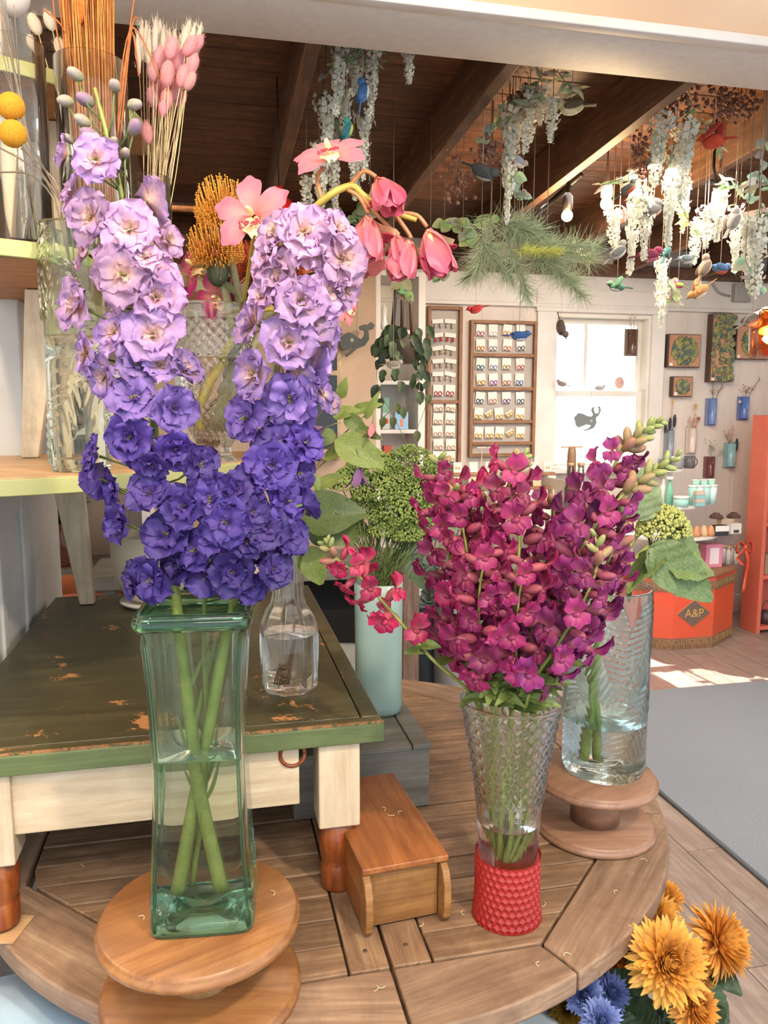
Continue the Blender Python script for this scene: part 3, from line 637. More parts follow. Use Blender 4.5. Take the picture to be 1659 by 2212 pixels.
FA=[(148,335,34,-1,.3),(213,350,50,0,0),(165,415,42,-1,.2),(203,470,54,-.4,0),(283,497,56,.1,0),(318,435,50,.7,.5),(357,520,40,1,.2),(190,550,40,-1,.2),(265,595,60,0,-.1),(336,645,58,.3,-.1),(348,600,42,.9,.2),(172,662,54,-.5,-.1),(252,722,46,-.5,.2),(333,725,60,.2,0),(192,765,46,-.9,-.3),(232,812,46,-.6,-.2),(290,862,52,0,.4),(372,880,50,.6,-.4),(392,800,44,1,.3),(285,945,58,-.1,-.1),(212,985,48,-.9,.1),(375,968,50,.5,-.5),(428,1005,48,.6,0),(218,1035,44,-1,-.2),(325,1065,50,0,.2),(398,1095,52,.2,.1),(268,1130,50,-.7,-.1),(360,1155,56,.1,.1),(330,1250,56,-.2,-.1),(292,1255,44,-.8,-.2),(300,980,34,.3,-.5),(330,1000,40,0,-.8),(315,560,36,.2,.6),(235,640,34,.3,.3),(290,790,44,.6,.2),(255,1060,40,-.8,0),(345,790,40,.5,.3),(240,560,36,.2,.5)]
FB=[(655,505,58,.2,.2),(600,505,50,-.7,.1),(612,600,56,-.4,-.1),(682,545,40,.3,-.3),(735,560,60,.6,-.1),(725,500,44,.8,.3),(650,655,56,0,-.1),(700,640,50,.6,-.1),(585,565,44,-.8,.1),(740,620,44,.9,-.3),(672,690,52,.5,.1),(555,700,50,-.9,0),(625,742,60,-.1,-.1),(690,730,50,.7,0),(575,640,44,-.8,.2),(556,810,54,-.6,0),(628,862,58,0,-.1),(680,800,48,.8,-.2),(535,905,54,-.6,.1),(600,960,54,-.2,.2),(655,960,48,.7,.2),(588,1005,56,0,-.1),(640,1020,44,.6,-.2),(545,1045,52,-.3,.1),(615,1080,52,.5,.1),(655,1090,40,.8,.3),(520,1090,44,-.4,.3),(575,1140,52,.1,.2),(620,1160,48,.6,.2),(555,1195,48,.2,.3),(590,1230,44,.6,0),(650,880,40,.7,.3),(690,850,36,.9,.2),(620,560,36,.1,.6),(640,820,40,.4,.4)]
FC=[(455,1080,50,0,.1),(490,1130,56,.1,0),(425,1190,50,-.2,.1),(500,1235,56,.1,-.1),(465,1160,46,0,.3),(530,1170,46,.4,.1),(440,1250,42,-.2,-.2),(540,1265,40,.3,-.4),(475,1060,40,.2,.4),(390,1225,44,-.3,0),(505,1060,44,.3,.2),(545,1105,42,.4,0)]
for root,path,fl_ in ((delA,pA,FA),(delB,pB,FB),(delC,pC,FC)):
    ped=MB()
    for (px,py,r,sx,sz) in fl_:
        r*=1.2 if py<900 else 1.1
        c0=near_z(path,at(px,py,VY).z-.02); Yc=c0.y-.030*(1-abs(sx)*.7)+rnd.uniform(-.008,.008)
        if root is delB: Yc=c0.y-.022*(1-abs(sx)*.7)+rnd.uniform(-.01,.01)
        p=at(px,py,Yc); s=r*mpp(p)
        d=Vector((sx*1.0+rnd.uniform(-.2,.2),-1+.45*abs(sx),sz+.15+rnd.uniform(-.15,.15))).normalized()
        back=rnd.random()<.12 and sx!=0
        if back: d=Vector((d.x,.5,d.z-.3)).normalized()
        dark=py>800+rnd.uniform(-50,90)
        put(DF[rnd.randrange(4)],root,p,d,s,dcol(py,rnd.uniform(.72,1.3)),mat=pet_violet if dark else pet_lilac)
        ped.tube([c0-root.location,(c0+p)/2-root.location+Vector((0,0,-.004)),p-root.location-d*s*.05],[.0016,.0013,.0018],5)
    ped.obj('pedicels',gstem2,root)['kind']='stuff'; 
pd=MB()
for (px,py,r) in [(163,160,19),(248,185,19),(141,218,18),(185,215,21),(291,226,18),(178,260,18),(193,292,22),(291,275,21),(270,330,15),(245,305,12),(150,300,13)]:
    p=at(px,py,VY-.015+rnd.uniform(-.01,.01)); d=Vector((rnd.uniform(-.6,.6)+(px-215)/90,-.6,rnd.uniform(-.1,.5))); put(BUD,delA,p,d,r*mpp(p)*1.35,rgb('9a8f86') if r<20 else rgb('8a6f88'))
    c0=near_z(pA,p.z-.05); pd.tube([c0-delA.location,(c0*.4+p*.6)-delA.location+Vector((0,0,-.012)),p-delA.location],.0011,5)
pd.obj('bud_stalks',gstem2,delA)['kind']='stuff'
# narrow leaves of the stems inside the green vase
lf=MB()
def strap(mb,pts,w,curl=0):
    P=spath(pts,8); m=len(P)-1
    def fn(a,b):
        i=min(int(a*m),m-1); f_=a*m-i; c=P[i].lerp(P[i+1],f_); ww=w*math.sin(PI*min(1,a**.7*.9+.05)); return c+Vector((b*ww,-abs(b)*curl,0))
    mb.sheet(fn,8,2)
for k in range(9):
    z=S1Z+.14+k*.022; c0=near_z(pA if k%2 else pC,z)-delA.location; sx=rnd.choice((-1,1))*rnd.uniform(.012,.03)
    strap(lf,[c0,c0+Vector((sx*.6,-.006,.03)),c0+Vector((sx,-.012,rnd.uniform(.05,.08)))],.003)
lf.obj('stem_leaves',plain('delphinium_leaf',rgb('6d7c3e'),.5),delA)['kind']='stuff'
# ---------------- snapdragons in the crystal vase ----------------
def snap_mb(seed):
    r=random.Random(seed); mb=MB()
    mb.ell((0,-.02,-.28),(.22,.25,.50),8,6,t=.34)
    for sx in (-1,1):                                    # upper lip, two raised lobes
        petalsheet(mb,.85,.50,sx*.42,1.05+r.uniform(-.1,.2),.5,.09,5,5,z0=.12,r0=.08,seed=seed+sx,t0=.25,t1=1.1)
    for k,az in enumerate((PI-.75,PI,PI+.75)):           # lower lip, three lobes
        petalsheet(mb,.62,.38,az,.15+r.uniform(-.1,.2),.9,.08,4,4,z0=.10,r0=.12,seed=seed+k+4,t0=.25,t1=1.05)
    mb.ell((0,-.14,.14),(.20,.15,.17),8,5,t=.55)         # palate
    return mb
SN=[mkproto('flower',snap_mb(s),pet_snap) for s in (11,12,13)]
def cal_mb():
    mb=MB()
    for k in range(5): petalsheet(mb,.9,.25,TAU*k/5,1.1,.1,0,3,2)
    return mb
def leaf_unit(serr=0,fold=.18,droop=.25,nu=10,nv=8,pw=.75,wave=.02,vein=0):
    mb=MB()
    def fn(a,b):
        w=.5*math.sin(PI*min(1,a**pw*.93+.035))**.9
        if serr: w*=1+serr*(((a*nu)%1)-.5)*(1 if abs(b)>.8 else 0)
        x=b*w; z=fold*abs(x)-droop*a*a+wave*math.sin(a*14+b*2)*abs(b)
        if vein: z+=vein*math.sin((a-abs(b)*.22)*TAU*6.5)*min(1,abs(b)*4)*(1-a)
        return Vector((x,a,z))
    return mb.sheet(fn,nu,nv)
LEAF=mkproto('leaf',leaf_unit(),leafm); LEAFB=mkproto('leaf',leaf_unit(serr=.10,fold=.12,droop=.18,nu=26,nv=12,vein=.028,pw=.62),leafm)
def putleaf(proto,parent,base_,tip,width,color,face=None,roll=0):
    b=Vector(base_); t=Vector(tip); y=t-b; L_=y.length; y.normalize(); f=Vector(face) if face is not None else (CAM-b).normalized()+Vector((0,0,.6))
    x=y.cross(f)
    if x.length<1e-4: x=Vector((1,0,0))
    x.normalize(); z=x.cross(y); 
    M3=Matrix((x*width,y*L_,z*L_)).transposed()
    if roll: M3=Matrix.Rotation(roll,3,y)@M3
    o=copyp(proto,parent); o.matrix_local=Matrix.Translation(b-(parent.location if parent is not None else Vector()))@M3.to_4x4(); o.color=(*color,1); return o
CX,CY=cv_.x,cv_.y
MAG=rgb('96205f'); MAG2=rgb('80246a'); RED=rgb('b01c4c')
SPK=[ # label, points (px,py,dY), radius scale, first floret fraction, colour, base angle
 ('magenta snapdragon leaning far left out of the crystal vase',[(1010,1530,-.02),(930,1420,-.06),(800,1270,-.08),(725,1205,-.09),(703,1168,-.09)],.78,.32,RED,.60),
 ('snapdragon rising at the left of the crystal vase bouquet, pale tip above its florets',[(1040,1520,0),(1010,1380,0),(975,1230,.0),(955,1090,.0),(948,985,.0)],1,.16,MAG,.86),
 ('snapdragon second from the left in the bouquet, tip near the small shelf cards',[(1060,1520,-.02),(1030,1350,-.03),(1010,1200,-.03),(990,1090,-.03),(985,1060,-.03)],1,.10,MAG,.90),
 ('snapdragon with a long bent green tip in the middle of the bouquet',[(1105,1520,-.03),(1110,1330,-.05),(1122,1150,-.04),(1100,1060,-.03),(1108,1010,-.02),(1135,985,-.01)],1,.10,MAG,.72),
 ('short snapdragon at the back centre of the bouquet, half hidden by others',[(1085,1520,.04),(1065,1330,.05),(1050,1180,.05),(1045,1080,.05)],1,.12,MAG,.95),
 ('short snapdragon just right of the bouquet centre, dark magenta to its tip',[(1130,1520,.03),(1160,1330,.03),(1185,1190,.03),(1195,1085,.03)],1,.12,MAG2,.95),
 ('tallest snapdragon of the bouquet, arching to the upper right in front of the window',[(1150,1520,0),(1205,1300,0),(1270,1120,0),(1330,1000,0),(1375,945,0),(1425,908,0)],1.05,.22,MAG2,.52),
 ('snapdragon with a grey-green tip reaching right, below the tallest one',[(1155,1500,-.04),(1205,1320,-.06),(1265,1170,-.06),(1340,1075,-.06),(1410,1020,-.05),(1465,985,-.05)],1.05,.15,MAG2,.50),
 ('snapdragon with upright fuzzy green tip at the right edge of the bouquet',[(1165,1500,-.02),(1240,1350,-.03),(1310,1220,-.03),(1340,1130,-.02),(1345,1075,-.02)],1,.18,MAG2,.50),
 ('snapdragon at the lower front right of the bouquet, small buds at its tip',[(1140,1510,-.08),(1200,1400,-.10),(1260,1300,-.11),(1290,1220,-.11),(1285,1150,-.10)],.95,.12,MAG2,.70),
 ('snapdragon at the lower front centre of the bouquet, short with wide florets',[(1110,1510,-.06),(1115,1400,-.09),(1120,1300,-.10),(1135,1210,-.10)],1,.12,MAG,.95),
 ('snapdragon at the front left of the bouquet, florets from rim height upward',[(1070,1510,-.06),(1040,1400,-.08),(1035,1290,-.09),(1050,1190,-.09)],1,.14,MAG,.95)]
fill_=rgb('7d8d4a')
for i,(lab,pts,rs,f0,col,fb) in enumerate(SPK):
    a=TAU*i/len(SPK); bx_=Vector((CX+.022*math.cos(a),CY+.022*math.sin(a),TZ+.035+.004*(i%3)))
    P=[at(px,py,CY+dy) for px,py,dy in pts]
    if i in (0,): P[0]=Vector((CX-.05,CY-.01,CVT-.01))
    P=[bx_,Vector((CX+.028*math.cos(a+2.6),CY+.028*math.sin(a+2.6),TZ+.17))]+P
    path=spath(P,60); root=thing('snapdragon',lab,'flower',bx_,0,'snapdragons in the crystal vase'); stem_obj(path,.0036,.0014,root,gstem,n=7)
    vis=[p for p in path if p.z>CVT or (p-path[0]).length>.36]; n=len(vis); tot=sum((vis[k+1]-vis[k]).length for k in range(n-1))
    def pt(f): 
        x=f*(n-1); k=min(int(x),n-2); return vis[k].lerp(vis[k+1],x-k),(vis[k+1]-vis[k]).normalized()
    sp=.0125 if i else .017; m_=int(tot/sp); ang=rnd.uniform(0,6)
    for k in range(m_):
        f=f0+(1-f0)*k/m_; p,d=pt(f); ang+=2.4
        side=Vector((math.cos(ang),math.sin(ang)*.8-.35,0)); side=(side-d*side.dot(d)); 
        if side.length<.1: continue
        side.normalize(); fr=(f-f0)/(1-f0)
        if fr<fb:
            s=.034*rs*(1-.3*fr/fb)*rnd.uniform(.85,1.15); c=lerp(col,rgb('c0325c'),rnd.random()*.5*fr+rnd.uniform(0,.2)); j=rnd.uniform(.55,1.2)
            dd=(side+d*.35+Vector((0,-.1,0))).normalized(); up=d
            put(SN[rnd.randrange(3)],root,p+dd*s*.95,dd,s,tuple(min(1,x*j) for x in c),spin=rnd.uniform(-.5,.5))
        else:
            g_=(fr-fb)/(1-fb+1e-6); s=.0155*rs*(1-.6*g_); c=lerp(rgb('a85a5a'),rgb('93a05c'),min(1,g_*1.6+.1))
            put(BUD,root,p+(side*.8+d*.6)*s*1.0,side+d*.9,(s*.9,s*.9,s*1.35),c)
    for k in range(13 if i else 5):          # leaves low on the stem
        f=rnd.uniform(0,max(f0,.12)); p,d=pt(f); a2=rnd.uniform(0,TAU); q=Vector((math.cos(a2),math.sin(a2),rnd.uniform(-.2,.6))).normalized()*rnd.uniform(.028,.052)
        putleaf(LEAF,root,p,p+q,.017,lerp(rgb('5c7038'),fill_,rnd.random()))
# ---------------- viburnum with big leaves in the embossed cylinder ----------------
LX,LY=lv.x,lv.y; VG=rgb('6f8657')
vb=thing('viburnum_branch','viburnum branch with broad veined leaves and yellow-green flower head, in the embossed cylinder','branch',(LX-.03,LY,S2Z+.025))
pv=spath([Vector((LX-.035,LY-.02,S2Z+.03)),Vector((LX-.03,LY-.02,S2Z+.14)),at(1300,1330,LY),at(1345,1240,LY),at(1400,1180,LY+.01)],24); stem_obj(pv,.0085,.004,vb,gstem)
pv2=spath([Vector((LX-.01,LY-.01,S2Z+.03)),Vector((LX-.022,LY-.015,S2Z+.14)),at(1275,1420,LY+.02),at(1310,1280,LY+.02),at(1390,1130,LY+.03)],24); stem_obj(pv2,.0075,.004,vb,gstem,'side_stem')
for (bx0,by0,tx,ty,wpx,dy,c,roll) in [(1400,1185,1555,1300,112,-.03,VG,.25),(1435,1210,1548,1225,118,-.01,rgb('7d925f'),-.3),(1380,1125,1405,1005,85,.0,rgb('7b9067'),.5),(1437,1205,1345,1265,90,-.03,rgb('83965f'),.8),(1445,1150,1530,1240,110,.03,rgb('74895a'),-.5),(1400,1190,1340,1290,60,-.02,rgb('53683f'),1.0)]:
    b=at(bx0,by0,LY+dy); t=at(tx,ty,LY+dy-.01); putleaf(LEAFB,vb,b,t,wpx*mpp(b),c,roll=roll)
def cluster(center,R3,n,s,seed,fuzz=.0):
    r=random.Random(seed); mb=MB()
    for k in range(n):
        a=r.uniform(0,TAU); h=r.uniform(-.15,1); q=math.sqrt(max(0,1-h*h))*r.uniform(.85,1.03); c=Vector((q*math.cos(a)*R3[0],q*math.sin(a)*R3[1],h*R3[2]*r.uniform(.88,1.05)))+Vector(center)
        ss=s*r.uniform(.6,1.3); mb.ell(c,ss,5,3,t=r.random())
    return mb
def relp(p,root): return Vector(p)-root.location
c=at(1440,1140,LY+.02); k_=mpp(c)
cluster(relp(at(1432,1150,LY+.02),vb),(56*k_,45*k_,58*k_),700,4.2*k_,5).obj('flower_head',plain('viburnum_floret',rgb('a6a862'),.7,c2=rgb('8d9450'),scale=150),vb)['kind']='stuff'
tw_=MB()
for k in range(14):
    p=at(1432,1150,LY+.02)+Vector((rnd.uniform(-1,1)*45*k_,rnd.uniform(-1,1)*30*k_,rnd.uniform(0,1)*30*k_)); b=at(1405,1190,LY+.02); tw_.tube([relp(b,vb),relp((b+p)/2,vb),relp(p,vb)],.001,4)
tw_.obj('flower_stalks',gstem2,vb)['kind']='stuff'
# ---------------- green blooms (aqua vase) ----------------
AX,AY=ap.x,ap.y
tr_m=plain('trachelium_green',rgb('5c7036'),.85,c2=rgb('84954c'),scale=70)
for i,(lab,heads) in enumerate([('round mossy green bloom at the left of the aqua vase bunch',[(800,1015,42,0),(762,1050,38,.0),(815,1070,40,-.02),(785,1110,36,0),(740,1110,28,.02),(760,1150,28,.02)]),('round mossy green bloom at the top right of the aqua vase bunch',[(885,1020,52,.02),(925,1050,34,.02),(850,1045,40,.01),(900,1085,44,0)]),('small mossy green bloom low in the aqua vase bunch',[(860,1120,44,-.02),(910,1130,38,0),(835,1150,32,-.01),(885,1160,30,-.02),(930,1110,28,.02)])]):
    b=Vector((AX+(i-1)*.02,AY,AQT-.16)); root=thing('trachelium',lab,'flower',b,0,'green blooms in the aqua vase'); sm_=MB(); hd=MB()
    for (px,py,r,dy) in heads:
        p=at(px,py,AY+dy); R_=r*mpp(p)*1.3; cluster(relp(p,root),(R_,R_*.8,R_*.85),900,.0026,px).obj('bloom',tr_m,root)['kind']='stuff'
        for j in range(7):
            q=p+Vector((rnd.uniform(-.6,.6)*R_,rnd.uniform(-.5,.5)*R_,-.1*R_)); o_=Vector((AX+rnd.uniform(-.03,.03),AY+rnd.uniform(-.02,.02),AQT)); sm_.tube([relp(b,root),relp(o_,root),relp(o_.lerp(q,.6)+Vector((0,0,-.01)),root),relp(q,root)],.0011,4)
    sm_.obj('stems',gstem2,root)['kind']='stuff'
for (lab,b_,t_,w_) in [('dark green leaf drooping over the aqua vase rim',(880,1200),(915,1270),46)]:
    b=at(*b_,AY); root=thing('drooping_leaf',lab,'leaf',b); putleaf(LEAFB,root,b,at(*t_,AY-.02),w_*mpp(b),rgb('4d5f3c')); MB().tube([(0,0,0),relp(at(850,1240,AY),root),relp(Vector((AX,AY,AQT-.05)),root)],.0015,5).obj('stalk',gstem2,root)
# ---------------- clematis bunch in the carafe ----------------
clm=thing('clematis_branch','leafy clematis branch with nodding purple bells, in the glass carafe','branch',(X,Y,BZ+.02))
LG=rgb('7d8f4a'); DG=rgb('4d6030'); mouth=Vector((X,Y,BZ+pr2[-1][1]))
for (ex,ey,dy) in [(700,880,0),(760,960,.02),(810,880,.0),(690,1010,-.02),(740,1090,-.03),(670,930,.02)]:
    e=at(ex,ey,Y+dy); stem_obj(spath([Vector((X+rnd.uniform(-.01,.01)-.012,Y,BZ+.02)),Vector((X+.01,Y,BZ+.12)),mouth+Vector((rnd.uniform(-.01,.01),0,0)),mouth.lerp(e,.5)+Vector((-.01,0,.02)),e],16),.0018,.001,clm,plain('clematis_stem',rgb('6a5238'),.6),n=5)
for (a_,b_,c_,d_,w_,dy,c,ro) in [(725,950,828,1000,72,-.02,LG,.2),(700,990,765,960,50,0,LG,-.4),(650,1115,780,1100,105,-.03,DG,.2),(690,1110,765,1170,90,-.02,rgb('5f7238'),.5),(665,1180,690,1262,70,0,LG,.3),(720,900,770,880,34,.01,LG,0),(760,890,820,870,26,.02,LG,.3),(745,900,790,930,36,0,rgb('62753e'),.4),(680,1060,735,1020,38,0,LG,-.2),(700,870,680,820,30,0,LG,.4),(735,860,745,820,26,0,LG,.1),(660,1020,640,970,34,.02,rgb('66784a'),.2),(790,905,815,850,20,0,LG,.2),(700,1180,670,1080,60,.03,DG,0),(770,925,822,945,24,-.01,rgb('5f7238'),.3),(650,1000,700,1060,34,-.01,LG,-.5),(720,930,690,960,36,0,rgb('62753e'),-.3),(750,935,770,985,34,.01,LG,.5)]:
    b=at(a_,b_,Y+dy); putleaf(LEAF,clm,b,at(c_,d_,Y+dy-.02),w_*mpp(b),c,roll=ro)
def bell_mb():
    mb=MB()
    for k in range(4): petalsheet(mb,1.0,.2,TAU*k/4+.4,-1.15,-.35,.02,5,3,r0=.04,pw=.9,t0=.6,t1=1.1)
    mb.tube([(0,0,0),(0,0,.5),(.1,0,.8)],.03,5,t=0); return mb
BELL=mkproto('bell_flower',bell_mb(),petal('clematis_petal',rgb('8a9068'),trans=.2))
for (px,py,r,tl,c) in [(775,1010,52,(0,0,1),'6f4a7c'),(700,925,52,(.9,-.2,.35),'6c5270'),(805,915,36,(.1,0,1),'b8727a'),(725,1095,22,(0,0,1),'87936a')]:
    p=at(px,py,Y-.03); put(BELL,clm,p,tl,r*mpp(p),rgb(c))
p=at(714,872,Y-.02); o=put(DF[0],clm,p,(.1,-1,.2),26*mpp(p),rgb('a388b0'),mat=pet_lilac)
# ---------------- tiered corner stand, left ----------------
struct(robj(MB().b2((-.66,1.97,0),(-.432,2.30,2.54)),'trim_5',plain('jamb_grey_white',rgb('c9c8c4'),.55,c2=rgb('b9bab8'),scale=4),bev=.006))
wp=sroot('wall_panelling'); gw=MATS['jamb_grey_white']
MB().b2((-.75,1.3,0),(-.432,1.968,1.37)).obj('panel',gw,wp,smooth=False)
for v in (1.45,1.65,1.85): MB().b2((-.433,v,0),(-.424,v+.03,1.36)).obj('moulding',gw,wp,smooth=False,bev=.003)
for z in (.02,1.30): MB().b2((-.433,1.3,z),(-.426,1.965,z+.05)).obj('rail_moulding',gw,wp,smooth=False,bev=.002)
ETOP=wood('tier_top_wood',[rgb('a5825a'),rgb('c3a078'),rgb('d6b890')],4,0,.5,var=.03); EDG=plain('tier_green_edge',rgb('a3a468'),.45,c2=rgb('b0b078'),scale=6)
UND=wood('tier_underside_wood',[rgb('7c5226'),rgb('a06c38'),rgb('ba854d')],4,0,.5,var=.03)
CRM=wood('tier_cream_leg_wood',[rgb('b9a78a'),rgb('d6c4a6'),rgb('e2d3b8')],5,2,.5,var=.03,bmp=.1)
ts=thing('tiered_stand','tiered plant stand of rounded green-edged shelves on tapered cream legs','shelf',(0,0,0),TH)
def tier(z,ru,rv,cu_=-.49,cvv=1.934,vb_=2.045,th=.03):
    def outl(d):
        P=[(cu_+(ru-d)*math.sin(a),cvv-(rv-d)*math.cos(a)) for a in [PI/2*i/28 for i in range(29)]]
        return [(cu_,vb_)]+P+[(cu_+ru-d,vb_)]
    MB().prism(outl(0),z+.001,z+th-.002).obj('shelf_edge',EDG,ts,smooth=False,bev=.002)
    MB().prism(outl(.006),z+th-.002,z+th).obj('shelf_top',ETOP,ts,smooth=False)
    MB().prism(outl(.008),z,z+.0011).obj('shelf_underside',UND,ts,smooth=False)
tier(1.385,.62,.66); tier(1.775,.494,.532); tier(2.135,.36,.345)
def tleg(a,b,w0,w1):      # tapered leg between two (u,v,z) points
    m=MB(); P=[]
    for (p,w_) in ((a,w0),(b,w1)):
        for dx,dy in ((-1,-1),(1,-1),(1,1),(-1,1)): P.append((p[0]+dx*w_[0]/2,p[1]+dy*w_[1]/2,p[2]))
    m.add(P,[(3,2,1,0),(4,5,6,7),(0,1,5,4),(1,2,6,5),(2,3,7,6),(3,0,4,7)]).obj('leg',CRM,ts,smooth=False,bev=.003)
tleg((-.318,2.00,BZ+.001),(-.352,2.00,1.384),(.035,.03),(.075,.035)); tleg((.085,1.99,BZ+.001),(.10,1.99,1.384),(.035,.03),(.07,.035))
tleg((-.40,1.86,1.416),(-.34,1.80,1.774),(.035,.03),(.075,.03)); tleg((-.215,1.86,1.416),(-.32,1.86,1.774),(.04,.03),(.075,.03)); tleg((-.06,1.95,1.416),(-.05,1.95,1.774),(.04,.03),(.06,.03))
tleg((-.30,1.88,1.806),(-.32,1.86,2.134),(.035,.03),(.075,.03)); tleg((-.42,1.78,1.806),(-.40,1.76,2.134),(.04,.03),(.09,.03)); 
MB().b2((-.49,2.0,1.806),(-.20,2.02,2.134)).obj('back_board',CRM,ts,smooth=False)
T1,T2=1.415,1.805
def shard(root,P,r,mat,name='stem',n=5,rel_=True):
    return MB().tube([relp(p,root) for p in P],r,n).obj(name,mat,root)
def cyl(px,pyb,Yc,hwpx,pyt,z0,label,mat=None,th=.0025,name='glass_cylinder'):
    p=at(px,pyb,Yc); r=hwpx*mpp(Vector((p.x,Yc,(z0+at(px,pyt,Yc).z)/2))); zt_=at(px,pyt,Yc).z-z0
    o=vase(name,label,(p.x,Yc,z0+.0008),[(r*.97,0),(r,.006),(r,zt_*.5),(r,zt_)],th,mat or gl_thin,0,48,None,.008); return o,p.x,r,z0+zt_
# sage embossed vase on the middle tier
p=on(178,1022,T1); Yv=1.36; p=at(178,1022,Yv); rS=.0515; zS=at(180,488,Yv).z-T1
m=MB(); NN=96; RZ=90; vv=[]
def ebump(a,z):
    b=0
    for (ac,zc_,L_,til) in [(-1.9,.09,.09,.5),(-1.2,.27,.10,-.4),(-2.4,.33,.08,.4),(-.4,.12,.09,-.4),(1.5,.2,.1,.3)]:
        x=((a-ac+PI)%TAU-PI)*rS; y=z-zc_; xr=x*math.cos(til)-y*math.sin(til); yr=x*math.sin(til)+y*math.cos(til); wd=.036*math.sqrt(max(0,1-(yr/L_)**2))
        if abs(xr)<wd: b=max(b,(.5+.5*math.sin((yr+abs(xr)*1.2)*TAU/.022))*min(1,(wd-abs(xr))/.006))
    return b
for i in range(RZ+1):
    z=zS*i/RZ
    for k in range(NN): a=TAU*k/NN; r=(rS if z>.01 else rS*.95)+.004*ebump(a,z); vv.append((r*math.cos(a),r*math.sin(a),z))
for i in range(RZ,49,-1): vv+=[((rS-.004)*math.cos(TAU*k/NN),(rS-.004)*math.sin(TAU*k/NN),zS*i/RZ) for k in range(NN)]
R=len(vv)//NN
sv=thing('embossed_vase','tall sage-tinted glass vase with embossed leaves, on the middle tier','vase',(p.x,Yv,T1+.0008))
m.add(vv,[(i*NN+k,i*NN+(k+1)%NN,(i+1)*NN+(k+1)%NN,(i+1)*NN+k) for i in range(R-1) for k in range(NN)]+[tuple(range(NN-1,-1,-1))]).obj('glass_body',gl_sage,sv)
wsurf(rS-.004,zS*50/RZ,NN,gl_sage,sv)
SX,SY=p.x,Yv
cr1,cx1,rc1,zt1=cyl(53,515,1.41,62,97,T2,'large plain glass cylinder at the far left of the upper tier')
cr2,cx2,rc2,zt2_=cyl(215,560,1.50,74,138,T2,'glass cylinder packed with rust-orange grass, on the upper tier')
cr3,cx3,rc3,zt3=cyl(332,590,1.62,43,386,T2,'smaller glass cylinder of bunny tail grass, right end of the upper tier')
# rust-orange grass
og=plain('rust_grass',rgb('b5702c'),.6,c2=rgb('d08f46'),scale=60); og2=plain('dark_rust_grass',rgb('8c4a1c'),.6,c2=rgb('a5602a'),scale=60)
gr=thing('dried_grass_bunch','dense bunch of rust-orange dried grass standing in the tall cylinder','dried grass',(cx2,1.50,T2+.015)); 
for nm,mt,n_ in (('strands',og,170),('dark_strands',og2,70)):
    m=MB()
    for k in range(n_):
        a=rnd.uniform(0,TAU); q=rc2*.85*math.sqrt(rnd.random()); x0,y0=q*math.cos(a),q*math.sin(a); sp_=rnd.uniform(.75,1.15); tz=2.525-T2-.015
        m.tube([(x0*.55,y0*.55,0),(x0*.8,y0*.8,tz*.45),(x0*sp_+rnd.uniform(-.01,.01),y0*sp_,tz-rnd.uniform(0,.05))],[.0013,.0012,.0008],4)
    o=m.obj(nm,mt,gr); o['kind']='stuff'
m=MB()
for (P) in [[(290,0),(280,70),(250,330)],[(345,170),(290,60),(262,160),(250,400)],[(300,165),(283,70),(255,250)],[(115,0),(125,80),(165,240)],[(95,20),(150,90),(180,300)],[(300,40),(284,65),(260,300)]]:
    m.tube([relp(q,gr) for q in spath([at(x,y,1.47) for x,y in P],12)],.0016,5)
m.obj('curled_blades',og2,gr)['kind']='stuff'
p=at(173,12,1.47); MB().ell((0,0,0),(.011,.011,.03),10,8).obj('seed_head',plain('rust_seed_head',rgb('b4561c'),.9,c2=rgb('c86f2c'),scale=150),gr,loc=relp(p,gr))
# bunny tails
def tail_mb(seed):
    r=random.Random(seed); m=MB(); m.ell((0,0,0),(.50,.50,.9),10,8)
    for k in range(150):
        a=r.uniform(0,TAU); h=r.uniform(-.9,1.0); q=.50*math.sqrt(max(0,1-(h/1.0)**2)); c=Vector((q*math.cos(a),q*math.sin(a),h*.9)); d=(Vector((c.x,c.y,c.z*.25)).normalized()+Vector((0,0,.9))).normalized()*.42*r.uniform(.5,1.1); s=Vector((-math.sin(a),math.cos(a),0))*.012
        m.add([c-s,c+s,c+d],[(0,1,2)])
    return m
fluff=objcol('tinted_fluff',.95,trans=.35,var=.12,scale=80); TAIL=mkproto('seed_head',tail_mb(3),fluff)
straw=plain('pale_straw',rgb('dcc79c'),.6,c2=rgb('c7ab7c'),scale=60)
def tails(lst,base_p,spread,grp,labf,Y0,col,k0=0):
    for i,(px,py,r,tl) in enumerate(lst):
        p=at(px,py,Y0+rnd.uniform(-.04,.04)); b=Vector(base_p)+Vector((rnd.uniform(-1,1)*spread,rnd.uniform(-1,1)*spread,0)); root=thing('bunny_tail_grass',labf(i),'dried grass',b,0,grp)
        d=(p-b).normalized()+Vector((tl,0,0)); s=r*mpp(p)*1.1; put(TAIL,root,p,d,s,tuple(x*rnd.uniform(.9,1.05) for x in col)); shard(root,spath([b,b.lerp(p,.5)+Vector((rnd.uniform(-.006,.006),0,0)),p-d.normalized()*s*.8],8),.0009,straw)
b3=Vector((cx3,1.62,T2+.012))
PK=[(370,105,24,.2),(410,100,25,.4),(425,95,22,.5),(345,125,26,.1),(385,130,26,.2),(415,140,24,.3),(330,155,22,0),(362,160,28,0),(395,165,26,.1),(410,175,22,.3),(345,190,26,0),(378,195,24,.1),(330,210,24,-.1),(360,215,24,0),(318,288,24,-.1),(392,215,18,.3),(335,180,22,0),(352,235,18,0)]
tails(PK,b3,.02,'pink bunny tails in the smaller cylinder',lambda i:'fluffy pink bunny tail grass leaning from the smaller glass cylinder',1.66,rgb('e0a3ab'))
for o in [o for o in COL.objects if o.get('group')=='pink bunny tails in the smaller cylinder']: pass
